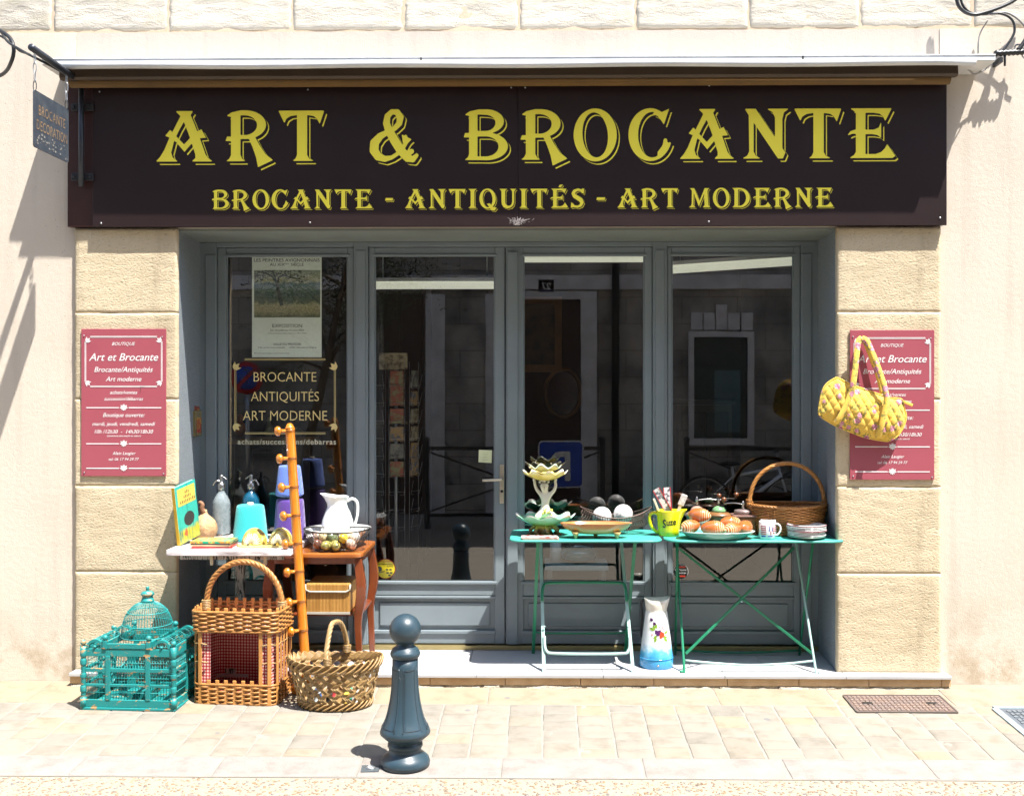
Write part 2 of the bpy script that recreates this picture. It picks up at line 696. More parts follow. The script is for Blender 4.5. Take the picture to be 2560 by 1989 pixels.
def paver_mat(name, cs, orand, bmp=0.25, spots=True, speck=None):
    m, nt, b = newmat(name)
    vec = coords(nt, kind='Object')
    oi = nt.nodes.new('ShaderNodeObjectInfo')
    ad = nt.nodes.new('ShaderNodeVectorMath')
    ad.operation = 'ADD'
    nt.links.new(vec, ad.inputs[0])
    mu = nt.nodes.new('ShaderNodeVectorMath')
    mu.operation = 'SCALE'
    nt.links.new(oi.outputs['Location'], mu.inputs[0])
    mu.inputs['Scale'].default_value = 3.7
    nt.links.new(mu.outputs[0], ad.inputs[1])
    vec = ad.outputs[0]
    tone = ramp(nt, oi.outputs['Random'], cs)
    n1 = ramp(nt, nz(nt, vec, 9, 5, 0.6), [(0.3, (1.04, 1.03, 1.02)), (0.52, (0.95, 0.94, 0.92)), (0.74, (0.72, 0.70, 0.66))])
    base = mix(nt, tone, n1, 1.0, 'MULTIPLY')
    if speck:
        s = ramp(nt, nz(nt, vec, 150, 3, 0.7), [(0.56, (0, 0, 0)), (0.64, (1, 1, 1))])
        base = mix(nt, base, speck, mathn(nt, 'MULTIPLY', s, 0.5))
    if spots:
        vo = nt.nodes.new('ShaderNodeTexVoronoi')
        vo.inputs['Scale'].default_value = 2.8
        nt.links.new(vec, vo.inputs['Vector'])
        d = mathn(nt, 'ADD', vo.outputs['Distance'], mathn(nt, 'MULTIPLY', nz(nt, vec, 30, 2), 0.05))
        s = mathn(nt, 'LESS_THAN', d, 0.075)
        base = mix(nt, base, (0.13, 0.13, 0.135), mathn(nt, 'MULTIPLY', s, 0.75))
    nt.links.new(base, b.inputs['Base Color'])
    b.inputs['Roughness'].default_value = 0.8
    b.inputs['Specular IOR Level'].default_value = 0.25
    bump(nt, b, mathn(nt, 'ADD', nz(nt, vec, 60, 5, 0.6), mathn(nt, 'MULTIPLY', nz(nt, vec, 14, 3), 0.7)), bmp, 0.004)
    return m


MT['paver'] = paver_mat('limestone_paver', [(0.0, (0.236, 0.212, 0.176)), (0.45, (0.225, 0.206, 0.175)), (0.78, (0.200, 0.185, 0.160)), (0.94, (0.252, 0.215, 0.164)), (1.0, (0.260, 0.207, 0.143))], 0.2)
MT['front_slab'] = paver_mat('warm_slab', [(0.0, (0.262, 0.222, 0.164)), (0.5, (0.266, 0.216, 0.151)), (1.0, (0.255, 0.222, 0.172))], 0.1)
MT['kerb'] = paver_mat('kerb_granite', [(0.0, (0.245, 0.225, 0.210)), (1.0, (0.235, 0.218, 0.204))], 0.1, 0.3, True, (0.14, 0.11, 0.10))
MT['joint'] = mat('joint_sand', (0.235, 0.218, 0.19), 0.95, (0.20, 0.185, 0.16), 14, bmp=0.4, bscale=80)
# exposed aggregate of the carriageway edge
m, nt, b = newmat('exposed_aggregate')
vec = coords(nt)
vo = nt.nodes.new('ShaderNodeTexVoronoi')
vo.inputs['Scale'].default_value = 44
nt.links.new(vec, vo.inputs['Vector'])
bw = nt.nodes.new('ShaderNodeSeparateColor')
nt.links.new(vo.outputs['Color'], bw.inputs[0])
peb = ramp(nt, bw.outputs[0], [(0.0, (0.25, 0.215, 0.16)), (0.4, (0.265, 0.23, 0.175)), (0.62, (0.24, 0.17, 0.10)), (0.8, (0.28, 0.25, 0.21)), (0.93, (0.14, 0.105, 0.07)), (1.0, (0.10, 0.09, 0.085))])
edge = ramp(nt, vo.outputs['Distance'], [(0.28, (0, 0, 0)), (0.46, (1, 1, 1))])
base = mix(nt, peb, (0.24, 0.212, 0.17), edge)
nt.links.new(base, b.inputs['Base Color'])
b.inputs['Roughness'].default_value = 0.8
bump(nt, b, mathn(nt, 'SUBTRACT', 1.0, vo.outputs['Distance']), 0.5, 0.006)
MT['aggregate'] = m
MT['asphalt'] = mat('asphalt', (0.30, 0.29, 0.275), 0.9, (0.24, 0.23, 0.22), 5, bmp=0.5, bscale=140)
MT['opp_stone'] = None

# ================================================================ GROUND
g = MB()
g.box(-220, 220, -220, 220, -1.2, -0.75)
tag(g.build('ground', MT['asphalt']), kind='structure')

tilt = math.atan(SLOPE)
Y_SL, Y_PV, Y_KB = -0.353, -1.067, -1.29
pv = MB()
pv.box(-9, 9, Y_KB - 0.004, 0.06, -0.5, -0.0022)
pavement = pv.build('pavement', MT['joint'], rot=(tilt, 0, 0))
tag(pavement, kind='structure')
rg = rnd(11)


def worn_slab(w, l, seed, res=0.03, amp=0.0018):
    """one stone with a rounded, slightly uneven top; top at z=0"""
    nx, ny = max(2, int(w / res)), max(2, int(l / res))
    e = 0.004
    xs = [-w / 2, -w / 2 + e] + [-w / 2 + e + (w - 2 * e) * i / nx for i in range(1, nx)] + [w / 2 - e, w / 2]
    ys = [-l / 2, -l / 2 + e] + [-l / 2 + e + (l - 2 * e) * i / ny for i in range(1, ny)] + [l / 2 - e, l / 2]
    v, f = [], []
    rr = rnd(seed)
    off = Vector((rr.uniform(0, 90), rr.uniform(0, 90), 0))
    tx, ty = rr.uniform(-0.006, 0.006), rr.uniform(-0.006, 0.006)
    for j, y in enumerate(ys):
        for i, x in enumerate(xs):
            z = noise.noise(Vector((x, y, 0)) * 14 + off) * amp + x * tx + y * ty
            jx = jy = 0
            if i in (0, len(xs) - 1) or j in (0, len(ys) - 1):
                z -= 0.0016
                jx = noise.noise(Vector((x * 20, y * 20, 5)) + off) * 0.003
                jy = noise.noise(Vector((x * 20, y * 20, 9)) + off) * 0.003
            v.append((x + jx, y + jy, z))
    W = len(xs)
    for j in range(len(ys) - 1):
        for i in range(W - 1):
            f.append((j * W + i, j * W + i + 1, (j + 1) * W + i + 1, (j + 1) * W + i))
    rim = [i for i in range(W)] + [j * W + W - 1 for j in range(1, len(ys))] + [(len(ys) - 1) * W + i for i in range(W - 2, -1, -1)] + [j * W for j in range(len(ys) - 2, 0, -1)]
    o = len(v)
    for i in rim:
        x, y, z = v[i]
        v.append((x, y, -0.05))
    n = len(rim)
    for k in range(n):
        f.append((rim[k], o + k, o + (k + 1) % n, rim[(k + 1) % n]))
    mb = MB()
    mb.add(v, f, True)
    return mb


CW = 0.1708                                   # column width of the small pavers
x = -3.93
lens = [0.105, 0.125, 0.14, 0.155, 0.17]
pm = {}
while x < 4.0:
    rest = Y_SL - Y_PV - 0.004
    parts = []
    while rest > 0.02:
        l = rg.choice(lens)
        if rest - l < 0.09:
            l = rest
        parts.append(l)
        rest -= l
    y = Y_SL - 0.002
    for l in parts:
        key = round(l, 2)
        var = rg.randrange(2)
        if (key, var) not in pm:
            pm[(key, var)] = worn_slab(CW - 0.010, key - 0.005, rg.random()).mesh('paver', MT['paver'])
        meshobj('paver', pm[(key, var)], None, pavement, (x + CW / 2 + rg.uniform(-.002, .002), y - l / 2, rg.uniform(-0.0015, 0.0015)), (0, 0, rg.uniform(-.008, .008)), (1, l / key, 1))
        y -= l
    x += CW
# long warm slabs along the wall, granite kerb stones along the road
sl = [worn_slab(0.61 - 0.006, -Y_SL - 0.006, s).mesh('paving_slab', MT['front_slab']) for s in (3, 5)]
x0 = X(1220, -0.25) - 0.61 * 6
for i in range(13):
    meshobj('paving_slab', sl[i % 2], None, pavement, (x0 + 0.61 * (i + 0.5), Y_SL / 2 + 0.0, rg.uniform(-.001, .001)))
kb = [worn_slab(0.635 - 0.007, Y_PV - Y_KB - 0.006, s).mesh('kerb_stone', MT['kerb']) for s in (7, 8)]
x0 = X(1253, -1.18) - 0.635 * 6
for i in range(13):
    meshobj('kerb_stone', kb[i % 2], None, pavement, (x0 + 0.635 * (i + 0.5), (Y_PV + Y_KB) / 2, rg.uniform(-.001, .001)))

rd = MB()
zk = SLOPE * Y_KB
prof = [(Y_KB - 0.006, zk - 0.004), (-3.0, -0.135), (-5.4, -0.11), (-7.61, -0.05)]
v, f = [], []
for (yy, zz) in prof:
    v += [(-30, yy, zz), (30, yy, zz)]
for i in range(len(prof) - 1):
    f.append((2 * i, 2 * i + 1, 2 * i + 3, 2 * i + 2))
v += [(-30, Y_KB - 0.006, -0.74), (30, Y_KB - 0.006, -0.74), (-30, -7.61, -0.74), (30, -7.61, -0.74)]
f += [(0, 8, 9, 1), (6, 7, 11, 10), (8, 10, 11, 9), (0, 2, 4, 6, 10, 8), (1, 9, 11, 7, 5, 3)]
rd.add(v, f)
road = rd.build('road', MT['aggregate'], fix=True)
tag(road, kind='structure')
# scattered larger pebbles standing proud in the aggregate, too many to count
pb = MB()
rg = rnd(5)
ico = []
t_ = (1 + 5 ** 0.5) / 2
icv = [Vector(p).normalized() for p in ((-1, t_, 0), (1, t_, 0), (-1, -t_, 0), (1, -t_, 0), (0, -1, t_), (0, 1, t_), (0, -1, -t_), (0, 1, -t_), (t_, 0, -1), (t_, 0, 1), (-t_, 0, -1), (-t_, 0, 1))]
icf = [(0, 11, 5), (0, 5, 1), (0, 1, 7), (0, 7, 10), (0, 10, 11), (1, 5, 9), (5, 11, 4), (11, 10, 2), (10, 7, 6), (7, 1, 8), (3, 9, 4), (3, 4, 2), (3, 2, 6), (3, 6, 8), (3, 8, 9), (4, 9, 5), (2, 4, 11), (6, 2, 10), (8, 6, 7), (9, 8, 1)]
for i in range(5200):
    yy = rg.uniform(Y_KB - 0.5, Y_KB - 0.015)
    xx = rg.uniform(-2.9, 2.9)
    zz = zk - 0.004 + (yy - (Y_KB - 0.006)) * (zk - 0.004 + 0.135) / (Y_KB - 0.006 + 3.0)
    a = rg.uniform(0, PI)
    s1, s2 = rg.uniform(0.004, 0.012), rg.uniform(0.003, 0.007)
    ca, sa = math.cos(a), math.sin(a)
    pb.add([(xx + p.x * s1 * ca - p.y * s2 * sa, yy + p.x * s1 * sa + p.y * s2 * ca, zz + p.z * 0.0035) for p in icv], icf, True, rg.choice((0, 0, 0, 1, 1, 2, 3)))
pm_ = [mat('pebble_cream', (0.28, 0.24, 0.18), 0.7), mat('pebble_ochre', (0.25, 0.16, 0.085), 0.7), mat('pebble_brown', (0.20, 0.14, 0.09), 0.6), mat('pebble_grey', (0.17, 0.165, 0.16), 0.6)]
tag(pb.build('pebbles', pm_), 'rounded cream and brown pebbles set in the concrete at the road edge', 'pebbles', kind='stuff')
# a few dark chewing-gum stains come from the paver material

# ================================================================ THE SHOP BUILDING
B = thing('shop_building', (0, 0, 0), 'cream stone shop building with a grey painted glazed front between two stone pillars', 'building')
xlo, xli = X(187, -0.025), X(442, -0.025)
xro, xri = X(2352, -0.025), X(2093, -0.025)
ZS = 2.515                       # soffit height
ZB = 3.62                        # top of plaster band
ZP = 0.07                        # top of the step
YF = 0.465                       # plane of the timber frame
fl, fr_ = X(498, YF), X(2047, YF)

# a plaster skin with slight unevenness
def skin(x0, x1, z0, z1, y, yb, seed, res=0.09, amp=0.004):
    nx, nzz = max(2, int((x1 - x0) / res)), max(2, int((z1 - z0) / res))
    v, f = [], []
    for j in range(nzz + 1):
        for i in range(nx + 1):
            xx, zz = x0 + (x1 - x0) * i / nx, z0 + (z1 - z0) * j / nzz
            ed = i in (0, nx) or j in (0, nzz)
            d = 0 if ed else noise.noise(Vector((xx * 1.8, zz * 1.8, seed))) * amp + noise.noise(Vector((xx * 6, zz * 6, seed))) * amp * 0.4
            if zz < 0.35 and not ed:
                d += max(0, noise.noise(Vector((xx * 4, zz * 7, seed + 3)))) * 0.012
            v.append((xx, y + d, zz))
    W = nx + 1
    for j in range(nzz):
        for i in range(nx):
            f.append((j * W + i, j * W + i + 1, (j + 1) * W + i + 1, (j + 1) * W + i))
    mb = MB()
    mb.add(v, f, True)
    mb.add([(x0, y, z0), (x1, y, z0), (x1, y, z1), (x0, y, z1), (x0, yb, z0), (x1, yb, z0), (x1, yb, z1), (x0, yb, z1)],
           [(0, 4, 5, 1), (1, 5, 6, 2), (2, 6, 7, 3), (3, 7, 4, 0), (4, 7, 6, 5)])
    return mb


skin(-9, xlo - 0.004, -0.3, ZB, 0.0, 0.6, 1).build('plaster_wall', MT['plaster'], B)
skin(xro + 0.004, 9, -0.3, ZB, 0.0, 0.6, 2).build('plaster_wall', MT['plaster'], B)
skin(xlo - 0.003, xro + 0.003, ZS + 0.012, ZB, 0.004, 0.6, 3).build('lintel_wall', MT['band'], B)
up = MB().box(-9, 9, 0.011, 0.6, ZB + 0.001, 8.5).build('upper_wall', MT['mortar'], B)


def stone_block(w, h, d, seed, amp, res, e=0.012, rough_edge=0.004):
    """front face on y=0 facing -y, centred in x, base z=0; back at y=d"""
    nx, nzz = max(3, int(w / res)), max(3, int(h / res))
    off = Vector((seed * 7.3, seed * 3.1, seed))
    v, f = [], []
    for j in range(nzz + 1):
        for i in range(nx + 1):
            xx, zz = -w / 2 + w * i / nx, h * j / nzz
            q = Vector((xx, 0, zz))
            dy = noise.noise(q * 5 + off) * amp + noise.noise(Vector((xx * 9 + zz * 4, 0, zz * 34)) + off) * amp * 0.75 + noise.noise(q * 40 + off) * amp * 0.3
            ed = min(xx + w / 2, w / 2 - xx, zz, h - zz)
            if ed < e:
                dy += (1 - ed / e) ** 2 * e * 0.8
            jx = jz = 0
            if i in (0, nx):
                jx = noise.noise(q * 25 + off) * rough_edge
            if j in (0, nzz):
                jz = noise.noise(q * 25 - off) * rough_edge
            v.append((xx + jx, dy, zz + jz))
    W = nx + 1
    for j in range(nzz):
        for i in range(nx):
            f.append((j * W + i, j * W + i + 1, (j + 1) * W + i + 1, (j + 1) * W + i))
    rim = [i for i in range(W)] + [j * W + nx for j in range(1, nzz + 1)] + [nzz * W + i for i in range(nx - 1, -1, -1)] + [j * W for j in range(nzz - 1, 0, -1)]
    o = len(v)
    n = len(rim)
    for i in rim:
        v.append((v[i][0], d, v[i][2]))
    for k in range(n):
        f.append((rim[k], rim[(k + 1) % n], o + (k + 1) % n, o + k)[::-1])
    mb = MB()
    mb.add(v, f, True)
    return mb


# rough ashlar above the band
jx = [-520, -160, 130, 420, 730, 1010, 1297, 1590, 1872, 2150, 2435, 2720, 3000]
for row in range(2):
    for a, c in zip(jx, jx[1:]):
        if row == 1:
            a, c = a + 140, c + 140
        xa, xb = X(a, 0) + 0.005, X(c, 0) - 0.005
        z0 = ZB + 0.012 + row * 0.43
        k = rg.randrange(100)
        stone_block(xb - xa, 0.41, 0.08, k, 0.0055, 0.017, 0.007, 0.005).build('stone_block', MT['ashlar'], up, loc=((xa + xb) / 2, 0.006, z0))

# pillars of roughcast blocks
zj = [ZP - 0.005, Z(1430, 0), Z(1215, 0), Z(998, 0), Z(782, 0), ZS + 0.008]
for (xa, xb, sgn) in ((xlo, xli, 1), (xri, xro, -1)):
    poly = [(xa, 0.012), (xb, 0.012), (fl if sgn > 0 else xb, YF + 0.09), (xa if sgn > 0 else fr_, YF + 0.09)]
    P = MB().slab(poly, ZP + 0.002, ZS + 0.01).build('pillar', MT['reveal'], B, fix=True)
    for i in range(5):
        stone_block(xb - xa, zj[i + 1] - zj[i] - 0.002, 0.036, i * 3 + sgn + 9, 0.0022, 0.013, 0.0035, 0.0015).build('stone_block', MT['pillar'], P, loc=((xa + xb) / 2, -0.025, zj[i] + 0.002))
MB().box(xlo + 0.01, xro - 0.01, 0.014, YF + 0.12, ZS - 0.002, ZS + 0.010).build('soffit', MT['soffit'], B)

# ---- step
xs0, xs1 = X(172, -0.1), X(2380, -0.1)
S = MB().box(xs0 + 0.01, xs1 - 0.01, -0.085, 0.0, -0.06, 0.012).build('step', MT['rubble'], B)
MB().box(xs0 + 0.012, xs1 - 0.012, -0.001, 0.55, -0.06, ZP - 0.026).build('step_core', MT['rubble'], B)
rg = rnd(21)
# terracotta nosing tiles
xx = xs0
while xx < xs1 - 0.02:
    w = min(rg.uniform(0.38, 0.42), xs1 - xx)
    MB().box(xx + 0.0015, xx + w - 0.0015, -0.091, -0.06, 0.012, 0.052).build('edge_tile', MT['terracotta'], S, bevel=0.002)
    xx += w
# rubble stones under the nosing
xx = xs0
while xx < xs1 - 0.03:
    w = min(rg.uniform(0.10, 0.34), xs1 - xx)
    mb = stone_block(w - 0.008, rg.uniform(0.045, 0.058), 0.05, rg.randrange(99), 0.008, 0.016, 0.014, 0.008)
    mb.build('rubble_stone', MT['rubble'], S, loc=(xx + w / 2, -0.097, -0.046))
    xx += w
# floor tiles of the step: thin pale slabs with a nosing
tx = [172, 560, 1005, 1190, 1508, 1812, 2115, 2380]
for a, c in zip(tx, tx[1:]):
    MB().box(X(a, -0.1) + 0.0012, X(c, -0.1) - 0.0012, -0.104, 0.06 if c != 560 and a != 2115 else 0.0, 0.053, ZP).build('floor_tile', MT['tile'], S, bevel=0.002)
for k in range(9):
    a = fl - 0.02 + (fr_ - fl + 0.04) * k / 9
    c = fl - 0.02 + (fr_ - fl + 0.04) * (k + 1) / 9
    MB().box(a + 0.0012, c - 0.0012, 0.0625, 0.56, 0.053, ZP).build('floor_tile', MT['tile'], S, bevel=0.002)

# ---- timber front
def pbox(mb, a, c, t, bt, y0, y1, mi=0):
    """box covering photo pixels a..c, t..bt as they stand in plane y0"""
    p, q = at(a, t, y0), at(c, bt, y0)
    mb.box(p.x, q.x, y0, y1, q.z, p.z, mi)


ZT = ZS - 0.003
ZD = ZP + 0.028


def fbox(mb, a, c, y0, y1, z0=ZD, z1=ZT, Yref=YF):
    mb.box(X(a, Yref), X(c, Yref), y0, y1, z0, z1)


fm = MB()
fbox(fm, 494, 541, YF, YF + 0.085)
fbox(fm, 514, 541, YF - 0.008, YF - 0.0005, ZD + .001, ZT - 0.075)
fbox(fm, 884, 920, YF, YF + 0.085)
fbox(fm, 890, 914, YF - 0.007, YF - 0.0005, ZD + .001, ZT - 0.05)
fbox(fm, 1632, 1668, YF, YF + 0.085)
fbox(fm, 1638, 1661, YF - 0.007, YF - 0.0005, ZD + .001, ZT - 0.05)
fbox(fm, 2003, 2052, YF, YF + 0.085)
fbox(fm, 2003, 2028, YF - 0.008, YF - 0.0005, ZD + .001, ZT - 0.075)
for (a, c) in ((541.2, 883.8), (920.2, 1631.8), (1668.2, 2002.8)):
    fbox(fm, a, c, YF, YF + 0.085, ZT - 0.028, ZT)
fm.build('window_frame', MT['shop_paint'], B, bevel=0.004)
MB().box(fl, fr_, YF - 0.01, YF + 0.1, ZP + 0.001, ZD - 0.001).build('threshold', MT['brass'], B, bevel=0.003)

zg1, zg0 = Z(636, 0.5), Z(1457, 0.5)
zr0 = Z(1487, 0.5)
ZL1 = ZT - 0.030
ZL0 = ZD + 0.004


def leaf(name, a, c, ga, gc):
    xa, xc, g0, g1 = X(a, YF), X(c, YF), X(ga, YF), X(gc, YF)
    y0, y1 = YF + 0.016, YF + 0.066
    mb = MB()
    mb.box(xa, g0, y0, y1, ZL0, ZL1)
    mb.box(g1, xc, y0, y1, ZL0, ZL1)
    mb.box(g0 + .0002, g1 - .0002, y0 + .0006, y1 - .0006, zg1, ZL1 - 0.0004)
    mb.box(g0 + .0002, g1 - .0002, y0 + .0006, y1 - .0006, zr0, zg0)
    mb.box(g0 + .0002, g1 - .0002, y0 + .0006, y1 - .0006, ZL0 + 0.0004, ZL0 + 0.075)
    lf = mb.build(name, MT['shop_paint'], B, bevel=0.004)
    # glazing beads: a lighter lip round the pane
    bd = MB()
    w = 0.014
    bd.box(g0, g0 + w * 0.55, y0 + .004, y0 + .02, zg0 + w, zg1 - w)
    bd.box(g1 - w * 0.55, g1, y0 + .004, y0 + .02, zg0 + w, zg1 - w)
    bd.box(g0 - 0.012, g1 + 0.012, y0 - .007, y0 + .02, zg1 - w, zg1 + 0.002)
    bd.box(g0 - 0.012, g1 + 0.012, y0 - .012, y0 + .02, zg0 - 0.004, zg0 + w)
    bd.build('glazing_bead', MT['shop_paint'], lf, bevel=0.004)
    MB().box(g0 - 0.006, g1 + 0.006, y0 + 0.022, y0 + 0.028, zg0 - 0.006, zg1 + 0.006).build('pane', MT['glass'], lf)
    # recessed lower panel with raised field
    pn = MB()
    pn.box(g0 - 0.004, g1 + 0.004, y0 + 0.018, y0 + 0.034, ZL0 + 0.07, zr0 + 0.004)
    pn.box(g0 + 0.03, g1 - 0.03, y0 + 0.008, y0 + 0.019, ZL0 + 0.105, zr0 - 0.045)
    pn.build('lower_panel', MT['shop_paint'], lf, bevel=0.007)
    mo = MB()
    mo.box(g0 - 0.004, g1 + 0.004, y0 - 0.006, y0 + 0.014, zr0 - 0.018, zr0 - 0.003)
    mo.box(g0 - 0.004, g1 + 0.004, y0 - 0.010, y0 + 0.010, ZL0 + 0.060, ZL0 + 0.082)
    mo.build('panel_moulding', MT['shop_paint'], lf, bevel=0.004)
    return lf


W1 = leaf('window', 542, 883, 563, 868)
D1 = leaf('door', 921, 1261.5, 935, 1237)
D2 = leaf('door', 1264, 1631, 1308, 1612)
W2 = leaf('window', 1669, 2002, 1680, 1986)
# weather strip at the meeting stiles
MB().box(X(1268, YF), X(1294, YF), YF - 0.003, YF + 0.0155, ZL0, ZL1 - 0.03).build('meeting_strip', MT['shop_paint'], D2, bevel=0.004)
h = MB()
hx0, hx1 = X(1249, YF), X(1260, YF)
h.box(hx0, hx1, YF + 0.006, YF + 0.0155, Z(1258, YF), Z(1161, YF))
hp = h.build('handle_plate', MT['satin'], D1, bevel=0.003)
hz = Z(1197, YF)
hm = MB()
xm = (hx0 + hx1) / 2
hm.tube(smooth_path([(xm, YF + 0.006, hz), (xm, YF - 0.045, hz), (xm - 0.012, YF - 0.052, hz), (X(1207, YF), YF - 0.05, hz - 0.004)], 5), 0.0085, 8)
hm.build('lever', MT['satin'], hp)
MB().lathe([(0.0001, -.005), (0.009, -.005), (0.009, 0), (0.0001, 0.0)], 12).xf(Matrix.Translation((xm, YF + 0.003, Z(1228, YF))) @ Matrix.Rotation(R(90), 4, 'X')).build('keyhole', MT['dark'], hp)

# ---- the room behind
RX0, RX1, RY1, RZ1 = fl - 0.25, fr_ + 0.25, 4.4, 2.95
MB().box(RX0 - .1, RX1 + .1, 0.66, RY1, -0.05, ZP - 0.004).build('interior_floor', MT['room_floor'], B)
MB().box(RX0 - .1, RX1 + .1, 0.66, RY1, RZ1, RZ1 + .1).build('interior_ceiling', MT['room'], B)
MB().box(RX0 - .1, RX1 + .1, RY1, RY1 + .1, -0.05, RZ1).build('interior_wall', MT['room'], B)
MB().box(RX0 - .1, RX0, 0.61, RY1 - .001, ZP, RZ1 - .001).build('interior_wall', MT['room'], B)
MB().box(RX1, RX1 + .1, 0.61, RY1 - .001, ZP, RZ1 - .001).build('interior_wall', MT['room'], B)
MB().box(-9, 9, 0.6, 8, 8.5, 8.6).build('roof', MT['mortar'], B)

# ================================================================ OTHER SIDE OF THE STREET (seen mirrored in the panes)
YO = -7.6
YM = YF + 0.04                      # mirror plane of the panes


def mir(px, py, Y):
    """real place of something standing in plane y=Y that shows in the panes at pixel (px,py)"""
    p = at(px, py, 2 * YM - Y)
    return Vector((p.x, Y, p.z))


m, nt, b = newmat('weathered_stone')
vec = coords(nt)
vb = coords(nt, (1, 1, 1), rot=(R(90), 0, 0))
br = nt.nodes.new('ShaderNodeTexBrick')
br.inputs['Color1'].default_value = (0.40, 0.38, 0.35, 1)
br.inputs['Color2'].default_value = (0.33, 0.32, 0.30, 1)
br.inputs['Mortar'].default_value = (0.20, 0.18, 0.15, 1)
br.inputs['Scale'].default_value = 1.0
br.inputs['Brick Width'].default_value = 0.75
br.inputs['Row Height'].default_value = 0.36
br.inputs['Mortar Size'].default_value = 0.008
nt.links.new(vb, br.inputs[0])
dirt = ramp(nt, nz(nt, vec, 1.4, 6, 0.65), [(0.34, (1.15, 1.13, 1.1)), (0.5, (0.75, 0.74, 0.73)), (0.66, (0.25, 0.25, 0.26))])
nt.links.new(mix(nt, br.outputs[0], dirt, 1.0, 'MULTIPLY'), b.inputs['Base Color'])
b.inputs['Roughness'].default_value = 0.95
bump(nt, b, nz(nt, vec, 20, 5), 0.4, 0.01)
MT['opp_stone'] = m
MT['pale_stone'] = mat('dressed_stone', (0.62, 0.62, 0.64), 0.9, (0.46, 0.45, 0.46), 5)
MT['opp_door'] = mat('door_timber', (0.05, 0.022, 0.014), 0.6, (0.03, 0.015, 0.01), 6)
MT['black_iron'] = mat('black_iron', (0.012, 0.012, 0.014), 0.5)
MT['plain_glass'] = mat('dark_glass', (0.012, 0.03, 0.034), 0.08)
MT['curtain'] = mat('curtain', (0.10, 0.16, 0.17), 0.9)

OB = thing('opposite_building', (0, YO, 0), 'weathered grey stone building across the street, mirrored in the panes', 'building')
MB().box(-14, 16, -6, 0, -0.6, 9.2).build('wall', MT['opp_stone'], OB)


def opp(mb, a, c, t, bt, d0, d1, mi=0):
    p, q = mir(a, t, YO), mir(c, bt, YO)
    mb.box(p.x, q.x, d0, d1, q.z, p.z, mi)


mb = MB()
opp(mb, 250, 2700, 690, 722, 0.001, 0.05)
mb.build('string_course', MT['pale_stone'], OB)
mb = MB()
opp(mb, 250, 2700, 520, 560, 0.001, 0.03)
mb.build('string_course', MT['pale_stone'], OB)
for (a, c) in ((1064, 1112), (1214, 1246), (1452, 1492)):
    mb = MB()
    opp(mb, a, c, 735, 1330, 0.001, 0.03)
    mb.build('quoin_strip', MT['pale_stone'], OB)
mb = MB()
opp(mb, 1300, 1492, 728, 748, 0.001, 0.04)
mb.build('door_lintel', MT['pale_stone'], OB)
mb = MB()
opp(mb, 1300, 1451, 749, 1330, 0.001, 0.012)
mb.build('door', MT['opp_door'], OB)
mb = MB()
opp(mb, 960, 1063, 735, 1330, 0.001, 0.012)
mb.build('door', MT['opp_door'], OB)
mb = MB()
for (a, c, t, bt) in ((1720, 1734, 828, 1112), (1868, 1884, 828, 1112), (1734.2, 1867.8, 828, 842), (1734.2, 1867.8, 1095, 1112)):
    opp(mb, a, c, t, bt, 0.001, 0.05)
wf = mb.build('window', MT['pale_stone'], OB)
mb = MB()
opp(mb, 1734.4, 1867.6, 842.3, 1094.7, 0.002, 0.02)
mb.build('window_pane', MT['plain_glass'], wf)
mb = MB()
opp(mb, 1785, 1850, 925, 1080, 0.021, 0.03)
mb.build('curtain', MT['curtain'], wf)
for k, (a, c) in enumerate(((1725, 1755), (1757, 1787), (1790, 1818), (1820, 1850), (1853, 1882))):
    mb = MB()
    opp(mb, a + (1.5 if k < 2 else 0), c - (1.5 if k > 2 else 0), 762 if k == 2 else 782, 824, 0.001, 0.03)
    mb.build('arch_stone', MT['pale_stone'], OB)
mb = MB()
opp(mb, 1346, 1384, 700, 730, 0.041, 0.05)
npl = mb.build('number_plate', mat('enamel_blue', (0.02, 0.03, 0.10), 0.3), OB)
mb = MB()
p = mir(1365, 724, YO)
text_into(mb, '27', 0, 0, height=0.09, offset=0.012)
mb.xf(Matrix.Translation((p.x, 0.052, p.z)) @ Matrix.Rotation(PI, 4, 'Z'))
mb.build('number', mat('white_enamel', (0.7, 0.7, 0.7), 0.3), npl)
mb = MB()
p0, p1 = mir(1538, 500, YO), mir(1538, 1330, YO)
mb.tube([(p0.x, 0.09, p0.z + 6), (p1.x, 0.09, p1.z)], 0.05, 10)
mb.build('downpipe', MT['black_iron'], OB)


def barrier(x0, x1, label):
    t = thing('street_barrier', ((x0 + x1) / 2, -6.35, -0.10), label, 'barrier', 'black iron barriers across the street')
    w = (x1 - x0) / 2
    for s in (-1, 1):
        mb = MB().box(s * w - .03, s * w + .03, -.03, .03, -.05, 1.08)
        mb.lathe([(0.03, 1.08), (0.042, 1.10), (0.042, 1.13), (0.0001, 1.15)], 12, (s * w, 0, 0))
        mb.build('post', MT['black_iron'], t)
    MB().box(-w + .03, w - .03, -.022, .022, 0.98, 1.025).build('rail', MT['black_iron'], t)
    MB().box(-w + .03, w - .03, -.022, .022, 0.16, 0.20).build('rail', MT['black_iron'], t)
    for s in (-1, 1):
        MB().bar((-s * (w - .03), s * .012, 0.96), (s * (w - .03), s * .012, 0.22), 0.022, 0.035, (0, 1, 0)).build('cross_bar', MT['black_iron'], t)
    return t


barrier(mir(1067, 900, -6.35).x, mir(1506, 900, -6.35).x, 'black crossed iron barrier mirrored in the two glass doors')
barrier(mir(1716, 900, -6.35).x, mir(2110, 900, -6.35).x, 'black crossed iron barrier mirrored in the right-hand window')

